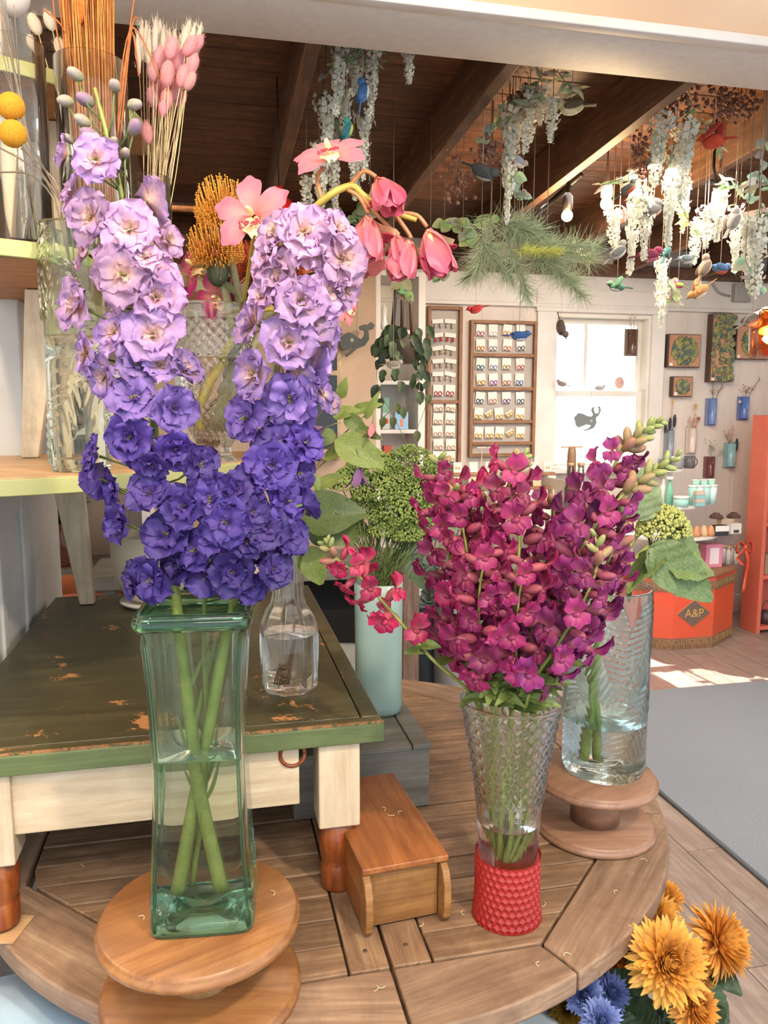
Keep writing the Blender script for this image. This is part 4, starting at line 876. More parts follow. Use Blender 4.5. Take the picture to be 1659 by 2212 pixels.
WT=[(75,52,24,-.1),(107,45,22,-.1),(68,92,18,0),(82,110,18,0),(128,100,20,0),(137,125,16,.1)]
tails(WT,(cx2-.05,1.66,T2+.012),.015,'white bunny tails behind the left cylinder',lambda i:'white bunny tail grass standing between the two tall cylinders',1.68,rgb('e0d6c6'))
b4=Vector((cx3-.01,1.62,T2+.012)); pg=thing('white_grass_plumes','fan of white feathery pampas plumes on pale stems, behind the pink tails','dried grass',b4)
m=MB(); s_=MB()
for k in range(22):
    px=300+130*k/21+rnd.uniform(-5,5); py=rnd.uniform(45,85)+(px-300)*.06; p=at(px,py,1.74+rnd.uniform(0,.05)); s_.tube([relp(b4+Vector((rnd.uniform(-.02,.02),0,0)),pg),relp(b4.lerp(p,.55),pg),relp(p,pg)],.0006,4)
    ax=(p-b4).normalized()
    for j in range(60):
        q=p-ax*rnd.uniform(0,.07)+Vector((rnd.gauss(0,.004),rnd.gauss(0,.004),0)); d=(ax+Vector((rnd.uniform(-.5,.5),rnd.uniform(-.4,.4),rnd.uniform(-.2,.3)))).normalized()*rnd.uniform(.015,.03); t_=Vector((.0005,0,.0003)); m.add([q-t_-b4,q+t_-b4,q+d-b4],[(0,1,2)])
    m.tube([p-ax*.085-b4,p-ax*.05-b4,p-ax*.02-b4,p+ax*.012-b4],[.002,.006,.006,.001],7)
o=m.obj('plumes',plain('white_plume',rgb('c9bdac'),.95),pg); o['kind']='stuff'; o=s_.obj('stems',straw,pg); o['kind']='stuff'
# twigs and billy buttons
dst=plain('grey_brown_twig',rgb('6e5f50'),.8,c2=rgb('8a7a68'),scale=50)
tb_=thing('twig_bunch','bare grey-brown twigs standing in the far left cylinder','twigs',(cx1,1.41,T2+.012))
for k,(x,y) in enumerate([(2,20),(12,0),(22,40),(0,90),(8,150),(30,10),(4,60),(45,300)]):
    P=spath([Vector((cx1+rnd.uniform(0,.035),1.41+rnd.uniform(-.02,.02),T2+.012)),at(70+rnd.uniform(-20,10),350,1.41),at(x,y,1.41)],10); m=MB(); m.tube([relp(q,tb_) for q in P],[.0022-.0016*i/(len(P)-1) for i in range(len(P))] if k else [.004-.002*i/(len(P)-1) for i in range(len(P))],5); m.obj('twig',dst,tb_)
def ball_mb():
    m=MB(); m.ell((0,0,0),(1,1,1),28,18)
    for k in range(900):
        z=1-2*(k+.5)/900; a=k*2.39996; q=math.sqrt(1-z*z); m.ell((q*math.cos(a),q*math.sin(a),z),.055,4,2)
    return m
BALL=mkproto('flower_head',ball_mb(),plain('billy_button_yellow',rgb('d9a02a'),.85,c2=rgb('c2861c'),scale=8))
for (px,py,r,lab,P) in [(24,230,28,'upper yellow billy button ball at the left edge',[(60,300),(90,400),(150,470)]),(28,289,28,'lower yellow billy button ball at the left edge',[(60,330),(110,395),(155,480)])]:
    c=at(px,py,1.28); b=Vector((SX,SY-.0,T1+.3)); root=thing('billy_button',lab,'dried flower',b,0,'billy buttons in the sage vase'); put(BALL,root,c,(.6,-.3,-.6),(r*mpp(c),r*mpp(c),r*mpp(c)*.9)); shard(root,spath([b,at(150,480,SY),at(P[0][0],P[0][1],1.29),c],16),.0013,dst)
tb2=thing('curved_twig','thin dark twigs curving left out of the sage vase','twigs',(SX,SY,T1+.3))
for P in ([(0,320),(60,355),(115,420),(150,500)],[(0,372),(70,380),(125,450),(155,520)],[(45,320),(100,370),(128,420),(150,500)]): shard(tb2,spath([at(x,y,1.34) for x,y in P[:3]]+[Vector((SX,SY,T1+.33))],14),.0016,dst,'twig')
# crystal urn with pincushions and orchids
up=at(466,1000,1.60); UX,UY=up.x,1.60; nu_=24
ur=prof_px(UX,UY,T1,[(1003,48),(996,50),(985,34),(965,34),(945,48),(900,68),(850,78),(780,84),(720,88),(690,91),(662,93)]); ur=[(r,max(z,0)) for r,z in ur]
urn=thing('crystal_urn','large cut-crystal urn of orchids and pincushions behind the delphiniums','vase',(UX,UY,T1+.0008)); zU=ur[-1][1]
def urad(z):
    for (r0,a),(r1,b) in zip(ur,ur[1:]):
        if a<=z<=b: return r0+(r1-r0)*(z-a)/max(b-a,1e-6)
    return ur[-1][0] if z>0 else ur[0][0]
m=MB(); NN=nu_*6; RZ=90; vv=[]
for i in range(RZ+1):
    z=zU*i/RZ
    for k in range(NN):
        a=TAU*k/NN; r=urad(z); f=z/zU
        if .15<f<.9:
            s1=abs(((a/TAU*nu_+z/.022)%1)-.5)*2; s2=abs(((a/TAU*nu_-z/.022)%1)-.5)*2; band=1 if (f>.62 or f<.4) else .3
            r-=.0045*band*(1-min(1,min(s1,s2)*2))
        vv.append((r*math.cos(a),r*math.sin(a),z))
for i in range(RZ,59,-1): vv+=[((urad(zU*i/RZ)-.0075)*math.cos(TAU*k/NN),(urad(zU*i/RZ)-.0075)*math.sin(TAU*k/NN),zU*i/RZ) for k in range(NN)]
R=len(vv)//NN
m.add(vv,[(i*NN+k,i*NN+(k+1)%NN,(i+1)*NN+(k+1)%NN,(i+1)*NN+k) for i in range(R-1) for k in range(NN)]+[tuple(range(NN-1,-1,-1))]).obj('cut_glass_body',gl_clear,urn)
wsurf(urad(zU*60/RZ)-.0075,zU*60/RZ,NN,gl_clear,urn)
def pin_mb(seed):
    r=random.Random(seed); m=MB()
    for k in range(230):
        z=1-1.5*(k+.5)/230; a=k*2.39996; q=math.sqrt(max(0,1-z*z)); d=Vector((q*math.cos(a),q*math.sin(a),z)); s=d*.25
        e=d*r.uniform(.92,1.05); mid=d*.75+Vector((d.x*.12,d.y*.12,-.08)); e=e+Vector((-d.x*.08,-d.y*.08,.14))
        m.tube([s,mid,e],[.016,.014,.012],4,t=.5); m.ell(e,.03,4,3,t=1)
    return m
PIN=mkproto('styles',pin_mb(1),petal('pincushion_style',rgb('e0922a'),trans=.3)); wst=plain('woody_green_stem',rgb('7d7350'),.7,c2=rgb('8f8a68'),scale=60,bmp=.3); bract=plain('dark_bract',rgb('39402a'),.6)
for (px,py,r,col,P,lab) in [(482,458,62,rgb('f5b03c'),[(490,520),(520,590),(520,680)],'upper orange pincushion protea above the crystal urn'),(468,545,62,rgb('f0aa38'),[(480,600),(490,650),(500,700)],'lower orange pincushion protea just above the urn rim'),(548,585,52,rgb('cf4722'),[(540,640),(530,680)],'red-orange pincushion protea behind the urn stems'),(630,590,50,rgb('d4502a'),[(590,660),(560,690)],'red pincushion protea hidden between lilac delphiniums')]:
    Y0=1.55 if px<500 else 1.62; c=at(px,py,Y0); e=at(P[-1][0],P[-1][1],UY); bb=Vector((UX+(px-500)*.0002,UY,T1+.07)); root=thing('pincushion_protea',lab,'flower',bb,0,'pincushions in the crystal urn')
    o=put(PIN,root,c,(-.1,-.35,1),r*mpp(c)*1.05,col); o['kind']='stuff'
    path=spath([bb,Vector((e.x,UY-.01,e.z-.03)),at(P[0][0],P[0][1],Y0+.01),c-Vector((0,-.005,.012))],16); stem_obj(path,.008,.009,root,wst)
    MB().ell((0,0,0),(.022,.022,.03),10,8).obj('bract_cup',bract,root,loc=relp(c-Vector((0,-.008,.035)),root))
    for k in range(3): putleaf(LEAF,root,path[-1-k*2]-Vector((0,0,.02)),path[-1-k*2]+Vector((rnd.uniform(-.05,.05),-.02,rnd.uniform(-.05,-.01))),.012,rgb('5c6440'))
def orch_mb(seed,open_=1):
    r=random.Random(seed); m=MB(); op=1.25-open_*1.0
    for az in (0,2.2,-2.2,1.15,-1.15):
        petalsheet(m,1.0,.40 if abs(az)>2 or az==0 else .36,az,op+r.uniform(-.1,.12),.55 if open_>.5 else -.30,.02,8,6,seed=seed,pw=.62)
    return m
def lip_mb():
    m=MB(); petalsheet(m,.6,.30,PI,.75,.9,.05,6,6,z0=.05,t0=0,t1=.25)
    m.ell((0,.02,.32),(.09,.08,.26),8,6,t=-.2); return m
def liptip_mb():
    m=MB()
    for k in range(60):
        a=rnd.uniform(-1,1); rr=rnd.uniform(.32,.55); m.ell((a*.27,-rr*.75-.02,.42-abs(a)*.03+rr*.1),(.025,.04,.02),4,3,t=1)
    return m
lipm=plain('orchid_lip_cream',rgb('f0c88a'),.45,c2=rgb('efd9b0'),scale=20); lipr=plain('orchid_lip_crimson',rgb('9c1f3c'),.5)
ORC=[mkproto('tepals',orch_mb(1,.95),pet_orch,[('lip',lip_mb(),lipm),('lip_spots',liptip_mb(),lipr)]),mkproto('tepals',orch_mb(2,.0),pet_orch,[('lip',lip_mb(),lipm),('lip_spots',liptip_mb(),lipr)])]
PNK=rgb('dc7488'); PN2=rgb('d0607c'); SAL=rgb('d8787a')
ob=Vector((UX-.02,UY-.02,T1+.07)); os_=thing('orchid_spray','arching pink cymbidium orchid spray with nodding flowers, from the crystal urn','flower',ob)
OYs=1.30
path=spath([ob,at(440,860,UY-.03),at(545,655,UY-.05),at(610,530,1.42),at(690,440,OYs),at(755,402,OYs),at(790,425,OYs),at(850,458,OYs),at(900,475,OYs)],48)
m=MB(); k=len(path)-1; m.tube([relp(q,os_) for q in path],[.0085-.0045*i/k for i in range(k+1)],9); m.obj('stem',plain('orchid_stem',rgb('a89a3c'),.45,c2=rgb('b8a050'),scale=30),os_)
pst=plain('orchid_pedicel',rgb('b8804c'),.45,c2=rgb('a06a4c'),scale=40)
for (P,f,fx,fy,r,d,c,sp_) in [([(696,432),(685,385),(700,362)],0,712,335,72,(-.15,-.62,.62),PNK,0.3),([(755,402),(785,370),(812,382)],1,838,420,60,(.35,-.55,-.75),PN2,.2),([(750,410),(775,425),(797,462)],1,806,508,66,(-.1,-.35,-.95),PNK,.9),([(775,415),(820,470),(850,500)],1,852,522,46,(.3,-.2,-.9),PN2,.4),([(850,458),(880,500),(888,515)],1,893,548,56,(-.3,-.3,-.9),PNK,.5),([(860,460),(900,465),(922,490)],1,936,528,66,(.3,-.3,-.95),PN2,1.4)]:
    c0=at(fx,fy,OYs-.01); pp_=spath([at(x,y,OYs) for x,y in P],8); MB().tube([relp(q,os_) for q in pp_],.0036,7).obj('pedicel',pst,os_); rr=r*mpp(c0)
    if f==0: put(ORC[0],os_,c0-Vector(d).normalized()*rr*.15,d,rr*1.15,c,spin=sp_)
    else: put(ORC[1],os_,pp_[-1],d,rr*1.75,c,spin=sp_)
for (fx,fy,r,d,c,sp_,lab,Y_) in [(548,468,78,(-.15,-.95,.15),PNK,.15,'open pink orchid beside the orange pincushion, yellow speckled lip',1.32),(430,580,62,(-.5,-.7,.3),rgb('a72a6b'),1.,'magenta orchid low behind the delphiniums, left of the pincushions',1.68),(470,640,44,(-.2,-.8,-.2),rgb('a72a5b'),.4,'small dark pink orchid at the urn rim',1.60),(760,560,70,(.3,-.6,-.6),SAL,.6,'salmon orchid behind the lilac delphinium, right of its top',1.34),(745,670,30,(.6,-.6,0),SAL,1.2,'salmon orchid petal tips right of the lilac delphinium',1.30)]:
    c0=at(fx,fy,Y_); bb=Vector((UX+.01,UY,T1+.08)); root=thing('orchid_flower',lab,'flower',bb); put(ORC[0],root,c0,d,r*mpp(c0)*1.1,c,spin=sp_)
    e=at(520,665,UY); shard(root,spath([bb,e-Vector((0,0,.02)),c0+Vector((0,.02,-.01))],12),.004,MATS['orchid_stem'],n=7)
# cream pot at the back of the bench
pp2=on(330,1300,BZ); pot=thing('ceramic_pot','large cream ceramic pot on a white saucer, at the back of the bench','pot',(pp2.x+.01,1.88,BZ+.0005)); mm=mpp(Vector((pp2.x,1.88,BZ)))
MB().lathe([(.0001,0),(58*mm,0),(70*mm,.01),(70*mm,.014),(50*mm,.010),(.0001,.010)],48).obj('saucer',plain('white_glaze',rgb('e8e2d8'),.2),pot)
MB().lathe([(.0001,.012),(40*mm,.012),(60*mm,.03),(78*mm,.07),(84*mm,.12),(84*mm,.18),(80*mm,.18),(79*mm,.12),(.0001,.05)],48).obj('pot_body',plain('cream_glaze',rgb('dccfb4'),.3),pot)
# white lamp globe, top left
p=at(22,8,1.9); lg=thing('globe_lamp','white globe lamp shade cut by the top left corner','lamp',(p.x,1.9,p.z+.02))
MB().ell((0,0,0),.045,20,14).obj('shade',plain('opal_glass',rgb('ece8e2'),.3),lg); MB().lathe([(.01,.04),(.012,.12)],12).obj('lamp_neck',gw,lg)
MB().tube([(0,0,.12),(0,0,1.2)],.003,6).obj('cord',gw,lg)
# ---------------- back wall and its goods (room coordinates) ----------------
def w2(px,py,v=WV): q=wl(px,py,v); return q[0],q[2]
def rthing(name,label,cat,u,v,z,group=None,rz=0): p=RV(u,v,z); return thing(name,label,cat,p,TH+rz,group)
def lbox(root,name,a,b,mat,bev=0,color=None,smooth=False,rot=None):
    c=[(p+q)/2 for p,q in zip(a,b)]; o=MB().box((0,0,0),[abs(p-q) for p,q in zip(a,b)]).obj(name,mat,root,smooth=smooth,bev=bev,loc=c,color=color)
    if rot: o.rotation_euler=rot
    return o
dwood=wood('rack_wood',[rgb('6e4a30'),rgb('94694a'),rgb('aa8060')],6,2,.6,var=.05); dwh=wood('rack_wood_across',[rgb('6e4a30'),rgb('94694a'),rgb('aa8060')],6,0,.6,var=.05)
mesh_=plain('grey_rack_mesh',rgb('b9b0a8'),.8,c2=rgb('a89f98'),scale=300); card=plain('earring_card_paper',rgb('ece2d8'),.8); cardt=objcol('tinted_card',.8,var=.04)
def rack(px0,px1,py0,py1,bars,name,label):
    u0_,z1_=w2(px0,py0); u1_,z0_=w2(px1,py1); W_,H_=u1_-u0_,z1_-z0_
    r=rthing(name,label,'rack',(u0_+u1_)/2,WV-.004,z0_); t=.022
    lbox(r,'side',(-W_/2,-.045,0),(-W_/2+t,0,H_),dwood,.002); lbox(r,'side',(W_/2-t,-.045,0),(W_/2,0,H_),dwood,.002)
    lbox(r,'rail',(-W_/2+t,-.043,0),(W_/2-t,0,t),dwh,.002); lbox(r,'rail',(-W_/2+t,-.043,H_-t),(W_/2-t,0,H_),dwh,.002)
    lbox(r,'mesh_panel',(-W_/2+t,-.012,t),(W_/2-t,-.004,H_-t),mesh_)
    for b in bars: z=w2(px0,b)[1]-z0_; lbox(r,'crossbar',(-W_/2+t,-.043,z-.011),(W_/2-t,0,z+.011),dwh,.002)
    return r
rack(1013,1149,692,985,(767,840,911,958),'earring_rack','wide wooden earring rack with mesh bays, left of the window')
rack(921,991,662,1010,(868,),'earring_rack','tall narrow wooden earring rack beside the white bookcase')
ords=['first','second','third','fourth','fifth','sixth','seventh','eighth','ninth','tenth','eleventh']
def ecard(px,py,wp,hp,tilt,ecol,label,grp,long_=False):
    u,z=w2(px,py,WV-.03); k=mpp(RV(u,WV,z)); w_,h_=wp*k,hp*k
    r=rthing('earring_card',label,'card',u,WV-.03,z,grp); r.rotation_euler=(0,tilt,TH)
    lbox(r,'card_paper',(-w_/2,-.0012,-h_/2),(w_/2,.0012,h_/2),card)
    m=MB()
    for s in (-1,1):
        if long_: m.tube([(s*w_*.22,-.004,-h_*.5),(s*w_*.24,-.004,-h_*1.1)],.006,6); m.ell((s*w_*.25,-.006,-h_*1.2),(.010,.006,.012),8,6)
        else: m.tube([(s*w_*.22+.011*math.cos(a),-.005,-h_*.30+.013*math.sin(a)) for a in [TAU*i/12 for i in range(13)]],.0035,5)
    m.obj('earrings',shiny,r,color=ecol)
EC=[rgb(x) for x in ('b06a84','e8e0e0','d0a050','4a5f7a','c98848','9a9aa0','c67c6a','555a60','3f6f86','8f9ac0','a49458','bf5a50','c9a24c','a86ab0','c08468','4c78a8','3c5a6a','d09080','7a5a8a','5a6f84')]
n=0
for row,(py,xs) in enumerate([(713,(1038,1065,1096,1125)),(745,(1038,1065,1096,1125)),(786,(1038,1066,1094,1124)),(819,(1039,1066,1095,1122)),(859,(1037,1064,1094,1124)),(893,(1034,1056,1078,1100,1123)),(934,(1034,1057,1079,1101,1124))]):
    for j,px in enumerate(xs):
        small=row>=5 and j in (1,3) and not (row==6 and j==1)
        ecard(px,py,20 if not small else 17,24 if not small else 9,(-.5 if small else rnd.uniform(-.12,.12)),EC[n%20] if row<5 else rgb('cfa548'),f'earring card on the wide rack, {ords[row]} row from the top, {ords[j]} from the left','earring cards on the wide rack'); n+=1
for row,py in enumerate((694,724,752,780,808,843,877,904,931,960,986)):
    for j,px in enumerate((946,973)):
        lg_=row<5; ecard(px+rnd.uniform(-1,1),py,25 if lg_ else 22,9 if lg_ else 23,(-.1,.12)[j]*(1 if lg_ else .4)+rnd.uniform(-.1,.1),(rgb('a8a8a0'),rgb('b03a3a'),rgb('b09a7a'),rgb('b0a090'),rgb('c0b0a0'),rgb('a83a3a'),rgb('c9a88a'))[min(row,6)],f'earring card on the narrow rack, {ords[row]} from the top, {("left","right")[j]} column','earring cards on the narrow rack',lg_)
# partition wall, bookcase
pu0=w2(812,800,4.62)[0]
struct(robj(MB().b2((-3.6,4.62,0),(pu0,4.72,2.34)),'wall_partition',plain('taupe_wall_paint',rgb('c5ab92'),.75,c2=rgb('b79e88'),scale=1.5)))
struct(robj(MB().b2((-3.6,4.60,2.342),(pu0+.02,4.74,2.66)),'trim_6',ceilw))
bu0_,_=w2(812,900,4.66); bu1_,_=w2(918,900,4.66); bkz=w2(860,585,4.66)[1]
bk=rthing('bookcase','tall white open bookcase left of the earring racks','bookcase',(bu0_+bu1_)/2,4.66,0); BW2=(bu1_-bu0_)/2
lbox(bk,'side',(-BW2,0,0),(-BW2+.03,.32,bkz),white,.003); lbox(bk,'side',(BW2-.045,0,0),(BW2,.32,bkz),white,.003); lbox(bk,'back',(-BW2+.03,.31,0),(BW2-.045,.32,bkz),white)
lbox(bk,'top',(-BW2+.03,0,bkz-.03),(BW2-.045,.31,bkz),white,.003)
SZ={}
for k,py in enumerate((712,822,928,1050,1180)):
    z=w2(860,py,4.66)[1]; SZ[py]=z; lbox(bk,'shelf',(-BW2+.03,.004,z-.025),(BW2-.045,.31,z),white,.003)
def item(name,label,cat,px0,px1,py0,py1,v,mat,color,depth=.06,grp=None,zb=None,kind='box',extra=None):
    u0_,z1_=w2(px0,py0,v); u1_,z0_=w2(px1,py1,v); z0_=zb if zb is not None else z0_; w_=(u1_-u0_); h_=z1_-z0_
    r=rthing(name,label,cat,(u0_+u1_)/2,v+depth/2,z0_+.0005,grp)
    if kind=='box': lbox(r,'body',(-w_/2,-depth/2,0),(w_/2,depth/2,h_),mat,.003,color)
    else: MB().lathe([(q*w_/2,zz*h_) for q,zz in kind],20).obj('body',mat,r,color=color)
    if extra: extra(r,w_,h_,depth)
    return r
def lab_(c,zz=(.2,.7),wd=.6):
    def f(r,w_,h_,d): lbox(r,'label',(-w_*wd/2,-d/2-.0015,h_*zz[0]),(w_*wd/2,-d/2-.0004,h_*zz[1]),cardt,0,c)
    return f
item('gift_bag','small light blue bag with orange print on the bookcase shelf','bag',853,882,890,921,4.69,paint,rgb('8fb4d6'),.06,zb=SZ[928],extra=lab_(rgb('d8865c'),(.15,.6),.2))
item('card_box','grey card box with red dot in the bookcase','box',826,842,892,921,4.69,paint,rgb('aeb4b4'),.06,zb=SZ[928],extra=lab_(rgb('d04a34'),(.35,.65),.6))
item('green_book','muted green upright book at the back of the bookcase shelf','book',826,841,858,895,4.80,paint,rgb('7aa794'),.02,zb=SZ[928])
item('red_box','red box low in the white bookcase','box',829,847,963,992,4.72,paint,rgb('b5442e'),.06,zb=SZ[1050])
item('glass_jar','small clear ornament on the upper bookcase shelf','jar',824,840,654,690,4.72,shiny,rgb('d8dcd8'),.05,zb=SZ[712],kind=[(.0,0),(.8,0),(1,.2),(.6,.5),(.8,.8),(0,1)])
# dark cabinet at the partition
u_,z_=w2(697,1000,4.56); dc=rthing('dark_display_case','cream framed case with dark panes, left of the hanging whale','cabinet',u_,4.58,w2(697,900,4.58)[1]-.25)
zb_=w2(697,900,4.58)[1]-.25; H_=w2(697,560,4.58)[1]-zb_
lbox(dc,'frame',(-.22,-.02,0),(.12,.03,H_),wood('case_wood',[rgb('a58a66'),rgb('c4a985'),rgb('d2bb9a')],5,2,.6),.003)
dk=plain('dark_pane',rgb('1d1b1a'),.15); zz=w2(697,805,4.56)[1]-zb_
lbox(dc,'pane',(-.20,-.028,.06),(.09,-.018,zz-.015),dk); lbox(dc,'pane',(-.20,-.028,zz+.015),(.09,-.018,zz+.30),dk)
# whales
def cutout(name,label,cat,pts,off,sc,v,mat,th,color=None,eye=None):
    P=[w2(off[0]+x/sc,off[1]+y/sc,v) for x,y in pts]; cu_=sum(p[0] for p in P)/len(P); cz_=sum(p[1] for p in P)/len(P)
    r=rthing(name,label,cat,cu_,v,cz_); n=len(P); m=MB(); m.add([(a-cu_,-th/2,b-cz_) for a,b in P]+[(a-cu_,th/2,b-cz_) for a,b in P],[tuple(range(n)),tuple(range(2*n-1,n-1,-1))]+[(i,i+n,(i+1)%n+n,(i+1)%n) for i in range(n)])
    m.obj('cutout_body',mat,r,smooth=False,bev=.002,color=color)
    if eye: a,b=w2(off[0]+eye[0]/sc,off[1]+eye[1]/sc,v); MB().ell((a-cu_,-th/2,b-cz_),(.012,.003,.012),10,6).obj('eye',paint,r,color=rgb('9aa096'))
    return r,cz_
r,cz_=cutout('wooden_whale','dark slate wooden whale hanging on the taupe wall','ornament',[(945,960),(960,925),(1000,905),(1040,925),(1070,945),(1088,925),(1090,895),(1062,888),(1060,870),(1085,860),(1105,862),(1125,845),(1148,860),(1140,885),(1112,893),(1116,945),(1090,982),(1045,1000),(1012,1030),(985,1048),(978,1036),(1005,1015),(1030,985),(1000,1003),(965,1008),(948,990)],(380,380),2.676,4.50,paint,.02,rgb('3f4644'),(1015,950))
MB().tube([(.0,0,.03),(.01,0,.5)],.0012,4).obj('string',paint,r,color=rgb('8a7a6a'))
r,cz_=cutout('wooden_whale','dark grey whale cutout hanging in the lower window sash','ornament',[(345,1010),(370,980),(400,983),(430,998),(458,1004),(474,988),(462,965),(466,942),(482,934),(476,955),(486,980),(500,984),(514,968),(513,946),(498,934),(520,936),(525,965),(510,995),(492,1012),(495,1045),(480,1078),(450,1092),(415,1102),(417,1094),(448,1080),(462,1063),(430,1057),(375,1077),(360,1066)],(1130,580),3.136,4.93,paint,.012,rgb('6f7474'),(460,1034))
MB().tube([(.0,0,.05),(.0,0,.30)],.0008,4).obj('string',paint,r,color=rgb('a0a0a0'))
# framed moss pictures
mossm=plain('preserved_moss',rgb('52665c'),.95,c2=rgb('98925a'),scale=28,bmp=.8,lo=.42,hi=.6)
frw=plain('moss_frame_copper',rgb('a5765a'),.5,c2=rgb('b88868'),scale=6); frs=plain('moss_frame_side',rgb('4e3c34'),.6)
def mossframe(px0,px1,py0,py1,label,rr,dep=.045):
    u0_,z1_=w2(px0,py0,WV-dep); u1_,z0_=w2(px1,py1,WV-dep); W_,H_=u1_-u0_,z1_-z0_; r=rthing('moss_picture',label,'picture',(u0_+u1_)/2,WV-.002,(z0_+z1_)/2)
    lbox(r,'frame_box',(-W_/2,-dep,-H_/2),(W_/2,0,H_/2),frs,.002); lbox(r,'face',(-W_/2+.006,-dep-.003,-H_/2+.006),(W_/2-.006,-dep,H_/2-.006),frw)
    m=MB()
    for k in range(170):
        if rr: a=rnd.uniform(0,TAU); q=math.sqrt(rnd.random())*rr*min(W_,H_)/2; x,z=q*math.cos(a),q*math.sin(a)
        else: x,z=rnd.uniform(-.45,.55)*W_,rnd.uniform(-.48,.48)*H_
        m.ell((x,-dep-.006,z),(rnd.uniform(.01,.022),rnd.uniform(.006,.018),rnd.uniform(.01,.022)),6,4)
    o=m.obj('moss',mossm,r); o['kind']='stuff'
    lbox(r,'price_tag',(-W_/2+.012,-dep-.006,-H_/2+.01),(-W_/2+.035,-dep-.004,-H_/2+.03),card)
mossframe(1445,1511,721,794,'square copper framed round moss picture, larger of the two right of the window',.82)
mossframe(1454,1495,813,857,'small square copper framed moss picture below the larger one',.62)
mossframe(1540,1577,677,825,'tall narrow board covered in green moss',0,.06)
mossframe(1592,1664,703,777,'square moss picture at the right edge, partly behind the amber lamp',.8)
u_,z_=w2(1592,635,WV); jb=rthing('junction_box','grey metal electrical box high on the wall, right','electrical box',u_,WV-.002,z_); gm=plain('grey_metal',rgb('a3a19c'),.45,.3)
lbox(jb,'housing',(-.06,-.06,-.062),(.07,0,.062),gm,.004); lbox(jb,'cover',(-.035,-.064,-.056),(.066,-.06,.056),gm,.002)
cdp=[w2(x,y,WV-.02) for x,y in [(1440,583),(1490,590),(1530,605),(1550,632),(1574,640)]]
m=MB(); m.tube(spath([(a-u_,-.03,b-z_) for a,b in cdp],20),.008,7); m.obj('conduit',gm,jb)
# wall tube vases
dried=objcol('tinted_dried_flower',.9,var=.2,scale=100)
def tubevase(px0,px1,py0,py1,gcol,label,stems):
    u0_,z1_=w2(px0,py0,WV-.03); u1_,z0_=w2(px1,py1,WV-.03); cu_=(u0_+u1_)/2; W_,H_=u1_-u0_,z1_-z0_
    r=rthing('wall_tube_vase',label,'vase',cu_,WV-.03,z0_)
    lbox(r,'backplate',(-W_*.62,.012,-.006),(W_*.62,.026,H_+.006),paint,.002,lerp(gcol,(.25,.18,.15),.35)); MB().lathe([(W_*.36,0),(W_*.38,.01),(W_*.38,H_)],16).obj('glass_tube',shiny,r,color=gcol)
    for (tx,ty,c,hd,k) in stems:
        a,b=w2(tx,ty,WV-.03); P=[Vector((0,0,H_*.6)),Vector(((a-cu_)*.4,0,(b-z0_)*.5+H_*.3)),Vector((a-cu_,0,b-z0_))]; m=MB(); m.tube(spath(P,6),.0022,4)
        if k=='ball': m.ell(P[2],hd,6,5)
        elif k=='cat': m.ell(P[2]-Vector((0,0,hd*3)),(hd,hd,hd*4),7,5)
        elif k=='twig':
            for q in range(10): s=P[1].lerp(P[2],rnd.random()); m.tube([s,s+Vector((rnd.uniform(-1,1)*.035,rnd.uniform(-.01,0),rnd.uniform(.01,.04)))],.0014,3)
        elif k=='puff':
            for q in range(26): s=P[2]+Vector((rnd.gauss(0,hd),rnd.gauss(0,.01),rnd.gauss(0,hd*1.3))); m.ell(s,hd*.25,4,3)
        m.obj('dried_stem',dried,r,color=c)
BL=rgb('5674b4'); TW=rgb('7a6254'); DKG=rgb('2f3a44')  # blue and aqua vase colours muted, with the haze put into them
tubevase(1531,1547,862,917,rgb('6f86b8'),'pale blue glass wall vase with bare twigs, below the tall moss board',[(1560,832,TW,.01,'twig'),(1540,830,TW,.01,'twig')])
tubevase(1600,1617,858,905,BL,'deep blue glass wall vase with brown dried flowers, rightmost',[(1612,845,rgb('8a6258'),.018,'puff'),(1640,820,TW,.01,'twig'),(1598,868,rgb('dcd0c4'),.012,'ball')])
tubevase(1441,1454,930,1000,rgb('8a94a0'),'clear glass wall vase with dark cattails, beside the window casing',[(1448,905,DKG,.012,'cat'),(1458,898,DKG,.012,'cat'),(1438,915,DKG,.010,'cat'),(1453,867,rgb('d0a050'),.010,'ball')])
tubevase(1488,1503,925,978,rgb('d8c8bc'),'clear wall vase with orange dried rose and yellow button tops',[(1497,910,rgb('cf8f70'),.024,'puff'),(1503,876,rgb('d0a050'),.012,'ball'),(1509,904,rgb('a5604c'),.014,'ball')])
tubevase(1527,1543,988,1030,rgb('6a3a3a'),'dark red glass wall vase with pale green dried stems',[(1536,965,rgb('9aa48c'),.02,'puff'),(1560,975,rgb('8a9a80'),.01,'puff')])
tubevase(1571,1588,958,1008,rgb('8ab4bc'),'aqua glass wall vase with beige grasses, nearest the red cabinet',[(1580,935,rgb('c9a890'),.022,'puff'),(1592,950,DKG,.012,'cat'),(1568,940,TW,.01,'twig')])
tubevase(1356,1376,712,767,rgb('5c4438'),'copper tube vase with thin twigs hanging at the upper window sash',[(1360,685,rgb('c0a8a0'),.01,'twig'),(1372,688,rgb('c0a8a0'),.01,'twig')])
